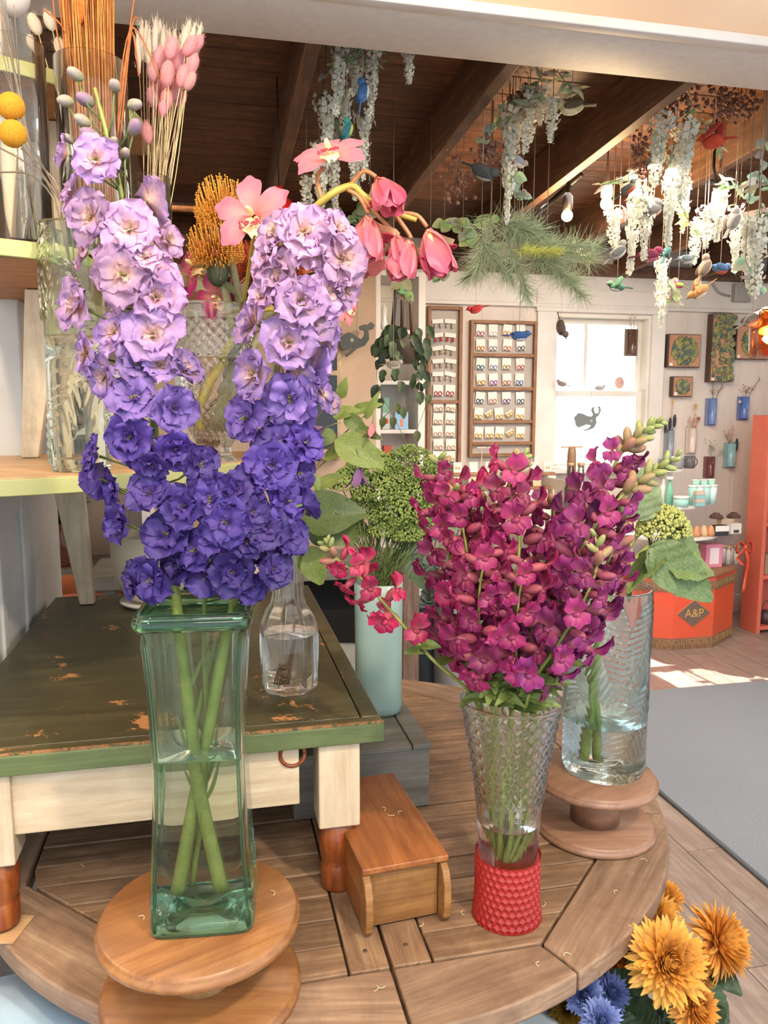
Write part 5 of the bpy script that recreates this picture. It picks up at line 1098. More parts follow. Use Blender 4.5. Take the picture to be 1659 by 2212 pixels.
# window ornaments
def bird(px,py,s,Y,bc,belly,wing,label,yaw=0,pitch=0,strtop=None,name='felt_bird',wings=1,crest=None,roll=0):
    """s = body length in photo pixels"""
    p=at(px,py,Y); L_=s*mpp(p); r=thing(name,label,'ornament',p)
    M3=(Matrix.Rotation(yaw,3,'Z')@Matrix.Rotation(-pitch,3,'Y')@Matrix.Rotation(roll,3,'X')); q=lambda x,y,z:M3@Vector((x*L_,y*L_,z*L_))
    MB().ell((0,0,0),1,14,10,fn=None,M=M3@Matrix.Diagonal((L_*.36,L_*.19,L_*.20))).obj('body',felt,r,color=bc)
    MB().ell(q(.03,0,-.07),1,12,8,M=M3@Matrix.Diagonal((L_*.30,L_*.165,L_*.15))).obj('belly',felt,r,color=belly)
    MB().ell(q(.33,0,.13),1,12,8,M=M3@Matrix.Diagonal((L_*.15,L_*.135,L_*.135))).obj('head',felt,r,color=bc)
    MB().tube([q(.44,0,.13),q(.60,0,.10)],[L_*.04,L_*.004],6).obj('beak',paint,r,color=rgb('4a3a2a'))
    m=MB(); m.add([q(-.25,-.06,.0),q(-.25,.06,.0),q(-.72,.10,-.02),q(-.72,-.10,-.02),q(-.25,-.06,.05),q(-.25,.06,.05),q(-.72,.10,.01),q(-.72,-.10,.01)],[(3,2,1,0),(4,5,6,7),(0,1,5,4),(1,2,6,5),(2,3,7,6),(3,0,4,7)]); m.obj('tail',felt,r,smooth=False,color=wing)
    for sy in (-1,1):
        if wings==1: MB().ell(q(-.05,sy*.17,.04),1,10,6,M=M3@Matrix.Rotation(.15,3,'Y')@Matrix.Diagonal((L_*.30,L_*.03,L_*.13))).obj('wing',felt,r,color=wing)
        else: MB().ell(q(-.02,sy*.22,.25),1,10,6,M=M3@Matrix.Rotation(sy*.5,3,'X')@Matrix.Rotation(-.5,3,'Y')@Matrix.Diagonal((L_*.14,L_*.03,L_*.32))).obj('wing',felt,r,color=wing)
    if strtop: e=Vector((0,0,ceil_z(p)-p.z)) if Y<4.5 else at(px+1,strtop,Y)-p; MB().tube([(0,0,L_*.15),(e.x*0,0,e.z)],.0013,4).obj('string',paint,r,color=rgb('b8a696'))
    return r
B=rgb
bird(1212,708,48,4.95,B('55483f'),B('6a5a4e'),B('453a33'),'dark brown bird hanging in the upper window pane, diving',0.2,-1.3,640,roll=.5)
bird(1213,829,26,5.3,B('9a8c84'),B('a89a92'),B('8a7c74'),'small grey bird standing on the window sash',3.14,.3,name='bird_figurine')
p=wl(1338,829,WV+.07); o=MB().ell((0,0,0),(.032,.008,.042),14,10).obj('shell_ornament',plain('pinkish_shell',rgb('d0aa9c'),.5,c2=rgb('b98d80'),scale=60),None,loc=RV(p[0],p[1],p[2]+.006)); tag(o,'pinkish flat shell leaning on the window sash, right end','shell')
bird(1295,838,26,5.3,B('b8b4b0'),B('c4c0bc'),B('a8a4a0'),'small pale bird lying flat on the window sash',0,0,name='bird_figurine')
# stepped ledges with cards in front of the back wall
lw=wood('ledge_wood',[rgb('8a6044'),rgb('a87c5c'),rgb('bd9474')],6,0,.5,var=.04)
def ledges(px0,px1,rows,name,label,grp,glab):
    v0=4.86; r=rthing(name,label,'display rack',0,0,0); tops=[]
    for i,py in enumerate(rows):
        v=v0-.10*i; a,z=w2(px0-i*3,py,v); b,_=w2(px1+i*(10 if px0>1050 else -1),py,v); MB().b2((a,v,z-.022),(b,v+.085,z)).obj('ledge',lw,r,smooth=False,bev=.002); tops.append((a,b,v,z))
    a,b,v,z=tops[-1]; MB().b2((a+.01,v+.09,.42),(a+.03,v0+.09,tops[0][3]-.03)).obj('side',white,r,smooth=False); MB().b2((b-.03,v+.09,.42),(b-.01,v0+.09,tops[0][3]-.03)).obj('side',white,r,smooth=False)
    for i,(a,b,v,z) in enumerate(tops):
        n_=max(3,int((b-a)/.082))
        for k in range(n_):
            if rnd.random()<.15: continue
            u=a+.04+(b-a-.08)*k/(n_-1); c=rthing('jewellery_card',f'{glab}, {ords[i]} ledge from the top, {ords[min(k,10)]} from the left','card',u,v+.04,z+.0005,grp,rnd.uniform(-.1,.1))
            cc=(rgb('ece4da'),rgb('e8ddd0'),rgb('e6c9a4'),rgb('dfe8dc'))[rnd.choice((0,0,1,1,2,3))]
            o=MB().box((0,0,.034),(.055,.003,.068)).obj('card_paper',cardt,c,smooth=False,color=cc); c.rotation_euler=(-.12,0,c.rotation_euler.z)
            if rnd.random()<.6: m=MB(); m.ell((-.009,-.004,.03),(.006,.003,.010),6,4); m.ell((.009,-.004,.03),(.006,.003,.010),6,4); m.obj('earrings',shiny,c,color=rgb('cfa048'))
ledges(980,1074,(1022,1055,1088),'card_ledges','stepped wooden ledges of jewellery cards under the racks','cards on the left ledges','jewellery card on the left stepped ledges')
ledges(1090,1200,(1022,1053,1084,1118,1150),'card_ledges','longer stepped wooden ledges of cards below the window','cards on the right ledges','jewellery card on the right stepped ledges')
ct=rthing('display_counter','pale counter carrying the stepped card ledges','counter',0,0,0); a,_=w2(990,1100,4.3); b,_=w2(1300,1100,4.3)
MB().b2((a,4.28,.0),(b,4.95,.385)).obj('cabinet_body',white,ct,smooth=False,bev=.004); MB().b2((a-.02,4.25,.387),(b+.02,4.97,.418)).obj('counter_top',lw,ct,smooth=False,bev=.004)
for (px,lab) in ((1040,'left thin white necklace stand on the top ledge'),(1063,'right thin white necklace stand on the top ledge')):
    u,z=w2(px,1018,4.9); zt_=w2(px,969,4.9)[1]; r=rthing('necklace_stand',lab,'stand',u,4.90,z+.003,'necklace stands on the ledge'); h=zt_-z
    MB().lathe([(.02,0),(.02,.004),(.003,.006),(.003,h)],10).obj('post',paint,r,color=rgb('d9cbb8')); lbox(r,'crossbar',(-.035,-.003,h),(.035,.003,h+.008),paint,0,rgb('d9cbb8'))
u,z=w2(1233,1050,4.5); zt_=w2(1233,966,4.5)[1]; r=rthing('wooden_post_stand','brown wooden post stand wound with twine, in front of the window','stand',u,4.5,.4185); h=zt_-.4185
MB().lathe([(.05,0),(.05,.01),(.022,.02),(.022,h*.55),(.028,h*.56),(.028,h*.95),(.022,h)],16).obj('post',paint,r,color=rgb('8a6a52')); lbox(r,'crossbar',(-.07,-.006,h-.004),(.07,.006,h+.006),paint,0,rgb('b08c70'))
for k,(px,py) in enumerate(((1232,1045),(1254,1045))):
    u,z=w2(px,py,4.42); r=rthing('glass_jar',('glass jar by the wooden post, left one','glass jar by the wooden post, right one')[k],'jar',u,4.42,.4185,'jars by the wooden post'); hh=z+.12-.4185
    MB().lathe([(.035,0),(.037,hh*.8),(.02,hh*.88),(.02,hh)],16).obj('body',gl_thin,r); MB().lathe([(.021,hh-.01),(.021,hh+.012)],12).obj('cork',paint,r,color=rgb('b8966e'))
# corner display: lacquered tin bin, white half-round tiers and goods
redb=plain('tin_red_paint',rgb('e2553a'),.35,c2=rgb('cf5a38'),scale=3); brn=plain('tin_brown_band',rgb('7c5a48'),.5,c2=rgb('8f6a50'),scale=12); gold=plain('faded_gold',rgb('a98a58'),.5)
bp=[(2.55,4.62),(2.62,4.36),(2.825,4.25),(3.12,4.25),(3.40,4.43),(3.42,4.72),(3.1,4.80),(2.7,4.80)]; bc_=(3.0,4.5); ZB=.465
tin=rthing('tin_bin','red octagonal tin bin with greek key bands and a lettered diamond','bin',bc_[0],bc_[1],0)
lp_=[(a-bc_[0],b-bc_[1]) for a,b in bp]
def sc_(P,k): return [(a*k,b*k) for a,b in P]
MB().prism(sc_(lp_,1.0),.0,.075).obj('lower_band',brn,tin,smooth=False); MB().prism(sc_(lp_,.985),.075,ZB-.06).obj('red_body',redb,tin,smooth=False); MB().prism(sc_(lp_,1.0),ZB-.085,ZB-.02).obj('upper_band',brn,tin,smooth=False)
MB().prism(sc_(lp_,1.0),ZB-.02,ZB-.002).obj('red_rim',redb,tin,smooth=False); MB().prism(sc_(lp_,1.04),ZB,ZB+.018).obj('bin_top_board',dwh,tin,smooth=False,bev=.003)
key=[(0,0,0,1),(0,1,1,1),(1,1,1,0),(1,0,.4,0),(.4,0,.4,.6),(.4,.6,.65,.6)]
m=MB()
for (zlo,zhi) in ((.012,.062),(ZB-.078,ZB-.028)):
    for i in range(len(lp_)):
        A=Vector((*lp_[i],0)); Bq=Vector((*lp_[(i+1)%len(lp_)],0)); d=Bq-A; Ln=d.length; d.normalize(); nrm=Vector((d.y,-d.x,0))
        if nrm.dot(A+Bq)<0: nrm=-nrm
        nk=max(1,int(Ln/.05))
        for k in range(nk):
            s0=(k+.15)*Ln/nk; kw=.035
            for (xa,ya,xb,yb) in key:
                p0=A+d*(s0+xa*kw)+Vector((0,0,zlo+ya*(zhi-zlo)))+nrm*.002; p1=A+d*(s0+xb*kw)+Vector((0,0,zlo+yb*(zhi-zlo)))+nrm*.002
                m.tube([p0,p1],.0022,4)
o=m.obj('key_pattern',gold,tin); o['kind']='stuff'
# lettered diamond on the front face
A=Vector((*lp_[2],0)); Bq=Vector((*lp_[3],0)); mid=(A+Bq)/2; 
m=MB().add([(-.115,0,0),(0,0,-.085),(.115,0,0),(0,0,.085),(-.115,.004,0),(0,.004,-.085),(.115,.004,0),(0,.004,.085)],[(0,1,2,3),(7,6,5,4),(0,4,5,1),(1,5,6,2),(2,6,7,3),(3,7,4,0)])
m.obj('diamond_border',gold,tin,smooth=False,loc=(mid.x,mid.y-.0,.235)).scale=(1.05,1,1.05)
m.obj('diamond',plain('diamond_brown',rgb('6f5a50'),.5),tin,smooth=False,loc=(mid.x,mid.y-.003,.235))
def text(s,size,mat,parent,loc,name='lettering',rot=(PI/2,0,0)):
    c=bpy.data.curves.new(name,'FONT'); c.body=s; c.size=size; c.align_x='CENTER'; c.align_y='CENTER'; c.extrude=.001; c.materials.append(mat)
    o=link(bpy.data.objects.new(name,c)); bpy.context.view_layer.update(); me=bpy.data.meshes.new_from_object(o); COL.objects.unlink(o)
    o=link(bpy.data.objects.new(name,me)); o.parent=parent; o.location=loc; o.rotation_euler=rot; return o
text('A&P',.075,plain('letter_gold',rgb('c9a05c'),.5),tin,(mid.x,mid.y-.005,.235))
tst=rthing('tiered_shelf','white stepped half-round shelf standing on the red tin bin','shelf',0,0,0)
TS={}
for nm,(pxc,r_,py,v) in {'a':(1452,.15,1014,4.62),'b':(1470,.235,1095,4.60),'c':(1492,.32,1163,4.58)}.items():
    u,z=w2(pxc,py,v-r_*.75); TS[nm]=(u,v,z,r_); pts=[(u+r_*math.cos(a),v+r_*.80*math.sin(a)) for a in [PI+PI*i/24 for i in range(25)]]+[(u+r_,v+.06),(u-r_,v+.06)]
    MB().prism(pts,z-.018,z).obj('tier',white,tst,smooth=False,bev=.003)
zz=[ZB+.018]+[TS[k][2] for k in 'cba']
for (k,lo) in (('a',TS['b'][2]),('b',TS['c'][2]),('c',ZB+.0185)):
    u,v,z,r_=TS[k]; MB().b2((u+.035,v-.03,lo+.0005),(u+.06,v-.005,z-.018)).obj('post',white,tst,smooth=False); MB().b2((u-r_*.9,v+.0,lo+.0005),(u-r_*.9+.02,v+.02,z-.018)).obj('post',white,tst,smooth=False)
def on_t(k,name,label,cat,px,wp,hp,dv,color,mat=None,kind='box',grp=None,dz=0,extra=None):
    u,v,z,r_=TS[k] if k!='d' else (3.0,4.5,ZB+.018,.4); vv_=v-dv; uu=w2(px,1100,vv_)[0]; kk=mpp(RV(uu,vv_,z)); w_,h_=wp*kk,hp*kk; r=rthing(name,label,cat,uu,vv_,z+.0006+dz,grp)
    if kind=='box': lbox(r,'body',(-w_/2,-w_*.3,0),(w_/2,w_*.3,h_),mat or paint,.002,color)
    else: MB().lathe([(q*w_/2,t_*h_) for q,t_ in kind],18).obj('body',mat or paint,r,color=color)
    if extra: extra(r,w_,h_,w_*.6)
    return r,h_
MUG=[(0,0),(.85,0),(1,.1),(1,1),(.9,1),(.88,.15),(0,.12)]; JAR=[(0,0),(1,0),(1,.72),(.9,.75)]; TUB=[(0,0),(.78,0),(1,1),(0,1)]
def lid(c,k=.95,th=.25):
    def f(r,w_,h_,d): MB().lathe([(0,h_),(w_/2*1.04,h_),(w_/2*1.04,h_*(1+th)),(0,h_*(1+th))],18).obj('lid',paint,r,color=c)
    return f
def handle(r,w_,h_,d): m=MB(); m.tube(spath([(w_*.45,0,h_*.8),(w_*.75,0,h_*.7),(w_*.75,0,h_*.3),(w_*.45,0,h_*.2)],10),.004,6); m.obj('handle',paint,r,color=rgb('55504e'))
for i,(px,c,lb) in enumerate(((1428,'4f4a4a','dark stoneware mug at the left of the top white tier'),(1458,'8f8b8c','grey stoneware mug in the middle of the top white tier'),(1484,'5a5556','dark banded mug at the right of the top white tier'))): on_t('a','mug',lb,'mug',px,24,26,.05+.02*(i==1),rgb(c),kind=MUG,grp='mugs on the top tier',extra=handle)
on_t('b','pump_bottle','green and white lotion bottle on the middle white tier','bottle',1444,15,56,.10,rgb('7fc0a4'),kind=[(0,0),(1,0),(1,.7),(.5,.82),(.45,1),(0,1)],extra=lid(rgb('efefec'),.5,.12))
on_t('b','pump_bottle','white lotion bottle behind the green one, middle tier','bottle',1431,13,56,.05,rgb('e4e4e0'),kind=[(0,0),(1,0),(1,.7),(.5,.82),(.45,1),(0,1)])
on_t('b','cream_jar','wide white and aqua jar at the front of the middle tier','jar',1470,32,17,.15,rgb('a9dcd2'),kind=[(0,0),(1,0),(1,1),(0,1)],extra=lid(rgb('ece9e4'),1,.35))
for i,px in enumerate((1494,1508,1523,1537)):
    on_t('b','aqua_tub',f'aqua and white tub in the lower row of the stack, {ords[i]} from the left','tub',px,19,38,.09,(rgb('a9d8d2'),rgb('d2e8e2'))[i%2],kind=TUB,grp='aqua tubs on the middle tier',extra=lid(rgb('eef0ec'),1,.12))
for i,px in enumerate((1500,1517,1533)):
    on_t('b','aqua_tub',f'small aqua tub on top of the stack, {ords[i]} from the left','tub',px,17,11,.08,rgb('aadcc8'),kind=TUB,grp='aqua tubs on the middle tier',dz=.125,extra=lid(rgb('eef0ec'),1,.25))
for i in range(4): on_t('b','soap_bar',f'wrapped soap bar in front of the tubs, {ords[i]} from the bottom','soap',1509,22,8,.165,(rgb('8fc0c4'),rgb('cfb8a4'))[i%2],grp='soap bars on the middle tier',dz=i*.0245)
for i,px in enumerate((1492,1507,1523,1538)): on_t('c','shell_pack',f'bag of tan shells on the lower white tier, {ords[i]} from the left','shells',px,17,24,.18+.01*(i%2),(rgb('d4ad86'),rgb('c98f66'))[i%2],kind=[(0,0),(.9,0),(1,.3),(.7,.8),(.2,1),(0,1)],grp='shells on the lower tier')
bs=[on_t('c','soap_box','black soap box with white label at the front of the lower tier','box',1556,34,22,.17,rgb('2f2f33'),extra=lab_(rgb('e8e4de'),(.45,1.0),.98))[0],on_t('c','soap_box','white soap box at the right end of the lower tier','box',1588,26,22,.12,rgb('d9d2c8'),extra=lab_(rgb('4a4444'),(.1,.4),.5))[0],on_t('c','soap_box','tan soap box behind the black one, lower tier','box',1568,30,30,.06,rgb('b9a48e'))[0]]
for i,px in enumerate((1548,1586)): on_t('c','pine_cone',('dark brown cone on the soap boxes, left','dark brown cone on the soap boxes, right')[i],'cone',px,30,14,.06,rgb('5a4038'),kind=[(0,0),(.9,.1),(1,.3),(.75,.4),(.85,.6),(.5,.7),(.5,.9),(0,1)],grp='cones on the lower tier',dz=.092,mat=felt)
on_t('d','pink_box','pink box with window front on top of the tin bin','box',1541,40,50,.02,rgb('e08aa4'),extra=lab_(rgb('efe0e0'),(.15,.85),.55))
for i,px in enumerate((1570,1579,1588,1596)): on_t('d','small_bottle',f'small white bottle with tan cap on the bin, {ords[i]} from the left','bottle',px,11,36,-.05+.03*(i%2),rgb('e2dcd4'),kind=[(0,0),(1,0),(1,.75),(.6,.85),(.6,1),(0,1)],grp='small bottles on the bin',extra=lid(rgb('d8b48c'),.6,.1))
for i,(px,w_) in enumerate(((1530,36),(1562,44))): on_t('d','grey_carton',('grey carton behind the pink box','wider grey carton behind the small bottles')[i],'box',px,w_,54,-.17,rgb('a59a94'))
# red cabinet at the right edge
ru0,_=w2(1634,1360,4.45); rc_=rthing('red_cabinet','orange-red painted open cabinet at the right edge','cabinet',ru0,4.45,0); zt_=w2(1640,897,4.45)[1]
RCm=plain('cabinet_red_paint',rgb('d4705a'),.5,c2=rgb('c96450'),scale=3); RCd=plain('cabinet_red_inside',rgb('bf6050'),.6)
lbox(rc_,'side',(0,0,0),(.03,.17,zt_),RCm,.003); lbox(rc_,'side',(.87,0,0),(.90,.17,zt_),RCm,.003); lbox(rc_,'back',(.03,.155,0),(.87,.17,zt_),RCd); lbox(rc_,'top',(.03,0,zt_-.03),(.87,.155,zt_),RCm,.003)
RS=[]
for py in (1015,1130,1245,1362): z=w2(1640,py,4.45)[1]; RS.append(max(z,.05)); lbox(rc_,'shelf',(.03,.0,RS[-1]-.025),(.87,.155,RS[-1]),RCm,.003)
def rci(name,label,cat,a,w_,h_,z,c,mat=None,kind=None,dv=.08):
    r=rthing(name,label,cat,ru0+a,4.45+dv,z+.0006)
    if kind: MB().lathe([(q*w_/2,t_*h_) for q,t_ in kind],16).obj('body',mat or paint,r,color=c)
    else: lbox(r,'body',(-w_/2,-w_*.3,0),(w_/2,w_*.3,h_),mat or paint,.002,c)
    return r
rci('dark_bottle','dark bottle on the top shelf of the red cabinet','bottle',.13,.05,.11,RS[0],rgb('3f3a40'),kind=[(0,0),(1,0),(1,.6),(.4,.75),(.4,1),(0,1)])
rci('cream_carton','cream carton on the second shelf of the red cabinet','box',.14,.07,.11,RS[1],rgb('dfcdb8'))
r=rci('gift_bag','brown paper bag with white tag on the third shelf of the red cabinet','bag',.13,.12,.14,RS[2],rgb('a58670')); lbox(r,'tag',(-.01,-.04,.02),(.05,-.037,.09),card)
r=rci('lantern','dark wire lantern on the bottom shelf of the red cabinet','lantern',.13,.10,.09,RS[3],rgb('4a3a3e'),kind=[(0,0),(1,0),(1,.7),(.5,1),(0,1)]); MB().tube(spath([(-.045,0,.08),(0,0,.16),(.045,0,.08)],10),.003,5).obj('wire_handle',paint,r,color=rgb('4a3a3e'))
u,z=w2(1612,1185,4.36); rib=rthing('ribbon_bow','orange-red ribbon bow with long tails on the cabinet edge','ribbon',u+.02,4.40,z); rbm=plain('red_ribbon',rgb('cf5238'),.35)
m=MB()
for s in (-1,1): m.sheet(lambda a,b:Vector((s*.075*math.sin(a*PI)*(.6+.4*a)+b*.0,-.012*b,.045*math.sin(a*TAU)*.8+.01*b)),10,2)
m.ell((0,-.004,0),(.014,.014,.018),8,6)
for (dx,h) in ((.035,-.30),(-.04,-.12)): m.sheet(lambda a,b:Vector((dx*math.sin(a*3)+b*.013,-.01*math.sin(a*7),h*a)),12,2)
m.obj('bow',rbm,rib,solid=.0015)
# ---------------- ceiling: lamps, garlands, hanging birds ----------------
blk=plain('black_metal',rgb('2a2725'),.4,.6); bulbm=plain('lit_bulb',(1,.70,.34),.3,emit=14)
trk=thing('lamp_track','dark ceiling track running along a rafter, carrying two bulbs','track',(0,0,0),TH); zt_=2.52
p=[wl(1255,378,3.3),wl(1095,520,4.6)]
MB().tube([(p[0][0],p[0][1],p[0][2]),(p[1][0],p[1][1],p[1][2])],.012,6).obj('track_bar',blk,trk)
p=[wl(1330,386,3.6),wl(1640,400,3.6)]; MB().tube([p[0],p[1]],.010,6).obj('cross_bar',gm,trk)
def bulb(px,py,Y,label,sock,power):
    q=at(px,py,Y); r=thing('track_lamp',label,'lamp',q,0,'track lamps'); MB().ell((0,0,0),.026,16,12).obj('bulb',bulbm,r)
    MB().lathe([(.018,.022),(.026,.03),(.024,.085),(.010,.10),(.006,.16)],14).obj('socket',sock,r); MB().tube([(0,0,.15),(0,0,ceil_z(q)-q.z)],.004,5).obj('hanger',blk,r); l=lamp('POINT','bulb_light',(q.x,q.y-.05,q.z-.045),power,(1,.66,.34),.03)
bulb(1310,440,3.5,'glowing warm bulb, the brighter upper one among the garlands',gm,16); bulb(1225,466,3.7,'glowing warm bulb in a black socket, lower left one',blk,12)
q=at(1548,435,3.4); r=thing('track_lamp','unlit silver track lamp head at the right, above the garlands','lamp',q,0,'track lamps'); MB().lathe([(0,.04),(.02,.04),(.022,0),(.034,-.02),(.036,-.07),(.03,-.07),(.01,-.03)],18).obj('lamp_head',plain('silver_lamp',rgb('cfcac6'),.3,.7),r); MB().tube([(0,0,.04),(-.02,0,.14),(-.02,0,ceil_z(q)-q.z)],.006,6).obj('arm',blk,r)
# amber glass pendant, right edge
q=at(1660,718,2.9); r=thing('pendant_lamp','amber swirled glass pendant lamp cut by the right edge','lamp',q); hh=105*mpp(q)/2
m=MB()
def pf(a,z,i): return 1+.05*math.sin(a*7+z*90)+.04*math.sin(z*140-a*4)
m.lathe([(.001,hh*1.0),(.03,hh),(.058,hh*.8),(.062,0),(.060,-hh*.95),(.055,-hh*.95),(.056,0),(.03,hh*.92),(.001,hh*.92)],40,fn=pf); m.obj('glass_shade',glass('amber_glass',rgb('f0b070'),1.4,.08,clear=.45),r); MB().ell((0,0,0),.02,12,8).obj('bulb',bulbm,r); MB().tube([(0,0,.02),(0,0,1.0)],.003,6).obj('cord',blk,r)
lamp('POINT','pendant_light',(q.x,q.y-.01,q.z-.03),7,(1,.6,.28),.02)
q=at(603,452,3.0); r=thing('red_lamp_shade','red enamel lamp shade hanging in the dark, behind the orchids','lamp',q); MB().lathe([(.07,-.03),(.066,0),(.045,.03),(.015,.045),(.012,.08)],28).obj('shade',plain('red_enamel',rgb('c0201c'),.2),r,solid=.003); MB().tube([(0,0,.08),(0,0,.9)],.003,5).obj('cord',blk,r)
# wisteria racemes
wisp=objcol('tinted_blossom',.7,trans=.3,var=.1,scale=90)
def wist_mb(seed):
    r=random.Random(seed); m=MB(); n_=80
    for k in range(n_):
        f=k/n_; z=-f; wd=.17*(1-.75*f)*(.75+.25*math.sin(f*9+seed)); a=k*2.4+r.uniform(-.3,.3); q=wd*r.uniform(.35,1.35); c=Vector((q*math.cos(a),q*math.sin(a),z)); s=.10*(1-.45*f)*r.uniform(.7,1.3)
        M_=Matrix.Rotation(a,3,'Z')@Matrix.Rotation(r.uniform(-.6,.9),3,'Y')
        for j in range(3):
            an=j*TAU/3+r.uniform(-.4,.4); t_=Vector((0,math.cos(an),math.sin(an))); sd=Vector((0,-math.sin(an),math.cos(an)))
            m.add([M_@Vector((0,0,0))*s+c,M_@(t_*.6-sd*.45+Vector((.25,0,0)))*s+c,M_@(t_*1.05+Vector((.10,0,0)))*s+c,M_@(t_*.6+sd*.45+Vector((.25,0,0)))*s+c],[(0,1,2,3)])
    return m
def wleaf_mb(seed):
    r=random.Random(seed); m=MB(); m.tube([(0,0,.12),(0,0,-.5),(.01,0,-1)],.008,4)
    for k in range(12):
        a=r.uniform(0,TAU); z=r.uniform(-.1,.15) if k<7 else r.uniform(-1.05,-.8); d=Vector((math.cos(a),math.sin(a),r.uniform(-.9,.1))).normalized(); sd=d.cross(Vector((0,0,1))).normalized(); c=Vector((0,0,z)); l=.22 if k<7 else .06
        m.add([c,c+d*l*.5+sd*l*.2,c+d*l,c+d*l*.5-sd*l*.2],[(0,1,2,3)])
    return m
WIS=[(mkproto('blossoms',wist_mb(s),wisp),mkproto('raceme_leaves',wleaf_mb(s),leafm)) for s in (1,2,3,4)]
def place_words(px,py):
    return ('left' if px<900 else 'middle' if px<1250 else 'right')
WL=[(735,100,250,20,2.6,0,'highest left'),(805,108,250,18,2.6,0,'highest right, beside the blue bird'),(765,95,205,18,2.65,0,'between the two highest, near the beam'),(705,215,360,20,2.75,0,'left side, below the highest left one'),(690,320,455,20,2.8,0,'lowest left, ending beside the pink orchid'),(788,250,390,16,2.8,0,'right side, ending behind the upper orchid'),(663,385,480,16,2.9,0,'outermost at the lower left'),(745,190,300,18,2.75,0,'centre, above the teal bird'),(765,330,430,16,2.85,0,'centre bottom, behind the orchid stem'),(720,330,450,16,2.9,0,'next to the lowest left one'),
 (883,98,182,14,2.5,0,'short single raceme under the white beam'),
 (1108,235,425,22,3.0,1,'thickest, beside the round eucalyptus leaves'),(1145,205,330,22,2.95,1,'leftmost at the top'),(1100,300,480,14,3.05,1,'longest, with a green tip'),(1195,215,305,17,2.9,1,'rightmost, below the yellow bird'),(1170,190,270,14,2.95,1,'shortest, near the beam'),
 (1430,250,400,22,3.0,2,'top left of the right group'),(1485,265,430,24,3.0,2,'top centre, beside the red bird'),(1455,330,530,18,3.1,2,'long, below the top centre one'),(1375,400,590,18,3.3,2,'left of the magenta bird'),(1325,455,545,16,3.4,2,'lit yellow, just under the brighter bulb'),(1400,420,560,16,3.2,2,'above the magenta bird'),(1430,560,705,15,3.6,2,'lowest, hanging past the window casing'),(1530,450,535,16,3.4,3,'lit yellow, under the silver lamp'),(1505,480,570,15,3.5,3,'above the brown bird'),(1560,410,520,17,3.2,3,'above the blue bird'),(1590,455,590,16,3.3,3,'left of the rightmost cluster'),(1640,470,640,24,2.9,3,'thick, at the right edge'),(1615,480,620,18,3.0,3,'beside the thick one at the right edge'),(1480,400,500,14,3.3,2,'between the grey birds')]
GN=['garland by the blue bird','garland by the yellow bird','garland by the magenta bird','garland at the right edge']
for (px,y0,y1,hw_,Y,g,words_) in WL:
    p=at(px,y0,Y); L_=(at(px,y1,Y)-p).length; lit='lit yellow' in words_; r=thing('wisteria_raceme','white wisteria raceme, '+words_,'garland',p,0,'white wisteria in the '+GN[g])
    a,b=rnd.choice(WIS); wf=hw_*mpp(p)/(.155)
    MB().tube([(0,0,0),(0,0,ceil_z(p)-p.z)],.0015,4).obj('wire',dst,r)
    for pr_,c in ((a,rgb('dcdccf')),(b,rgb('a6b394'))):
        o=copyp(pr_,r); o.scale=(wf,wf,L_); o.rotation_euler=(rnd.uniform(-.06,.06),rnd.uniform(-.08,.08),rnd.uniform(0,TAU)); o.color=(*c,1)
# leafy sprays
def spray(lst,label,cname='eucalyptus_spray',round_=True,n_=16,col=rgb('a4b39c'),Ls=26,cat='garland'):
    (x0,y0),(x1,y1),Y=lst; a=at(x0,y0,Y); b=at(x1,y1,Y+.05); r=thing(cname,label,cat,a); P=spath([a,a.lerp(b,.5)+Vector((.01,0,-.02)),b],14); MB().tube([relp(q,r) for q in P],.002,5).obj('stem',dst,r); MB().tube([(0,0,0),(0,0,ceil_z(a)-a.z)],.0012,4).obj('wire',dst,r)
    for k in range(n_):
        f=(k+.5)/n_; q=P[min(int(f*len(P)),len(P)-1)]; an=rnd.uniform(0,TAU); s=Ls*mpp(q)*rnd.uniform(.7,1.2)*(1-.3*f); d=Vector((math.cos(an),math.sin(an)*.6,rnd.uniform(-.9,.4))).normalized()
        putleaf(LEAF,r,q,q+d*s,s*(.85 if round_ else .32),tuple(c*rnd.uniform(.75,1.25) for c in col),face=(rnd.uniform(-.5,.5),-1,rnd.uniform(-.5,.5)))
for l,t,k in [(((1100,215),(1035,300),3.0),'round-leaved eucalyptus spray left of the thickest raceme',1),(((1110,380),(1130,425),3.0),'small eucalyptus tip below the thickest raceme',1),(((1655,300),(1610,440),3.0),'round-leaved eucalyptus spray curving down the right edge',1),(((1610,560),(1640,630),2.9),'eucalyptus leaves low at the right edge',1)]: spray(l,t)
for l,t in [(((1170,160),(1100,260),2.9),'narrow-leaved spray at the beam, above the second garland'),(((1205,155),(1250,200),2.9),'narrow-leaved spray above the yellow bird'),(((1420,330),(1300,400),3.1),'narrow-leaved spray reaching left of the right group'),(((1480,200),(1560,330),3.0),'narrow-leaved spray beside the red bird'),(((1450,400),(1500,500),3.2),'narrow-leaved spray under the right group'),(((1380,380),(1400,470),3.2),'narrow-leaved spray over the bulb'),(((1600,400),(1560,390),3.1),'narrow-leaved spray right of the silver lamp'),(((740,100),(700,160),2.6),'narrow-leaved spray at the top of the first garland'),(((790,100),(820,140),2.6),'short leafy tip at the beam beside the blue bird'),(((735,260),(720,300),2.8),'small leaves between the first garland racemes'),(((1640,380),(1640,520),2.9),'narrow-leaved spray falling at the right edge'),(((1445,600),(1450,650),3.6),'thin leaves around the lowest raceme')]: spray(l,t,'leafy_spray',False,18,rgb('a0ad8c'),34)
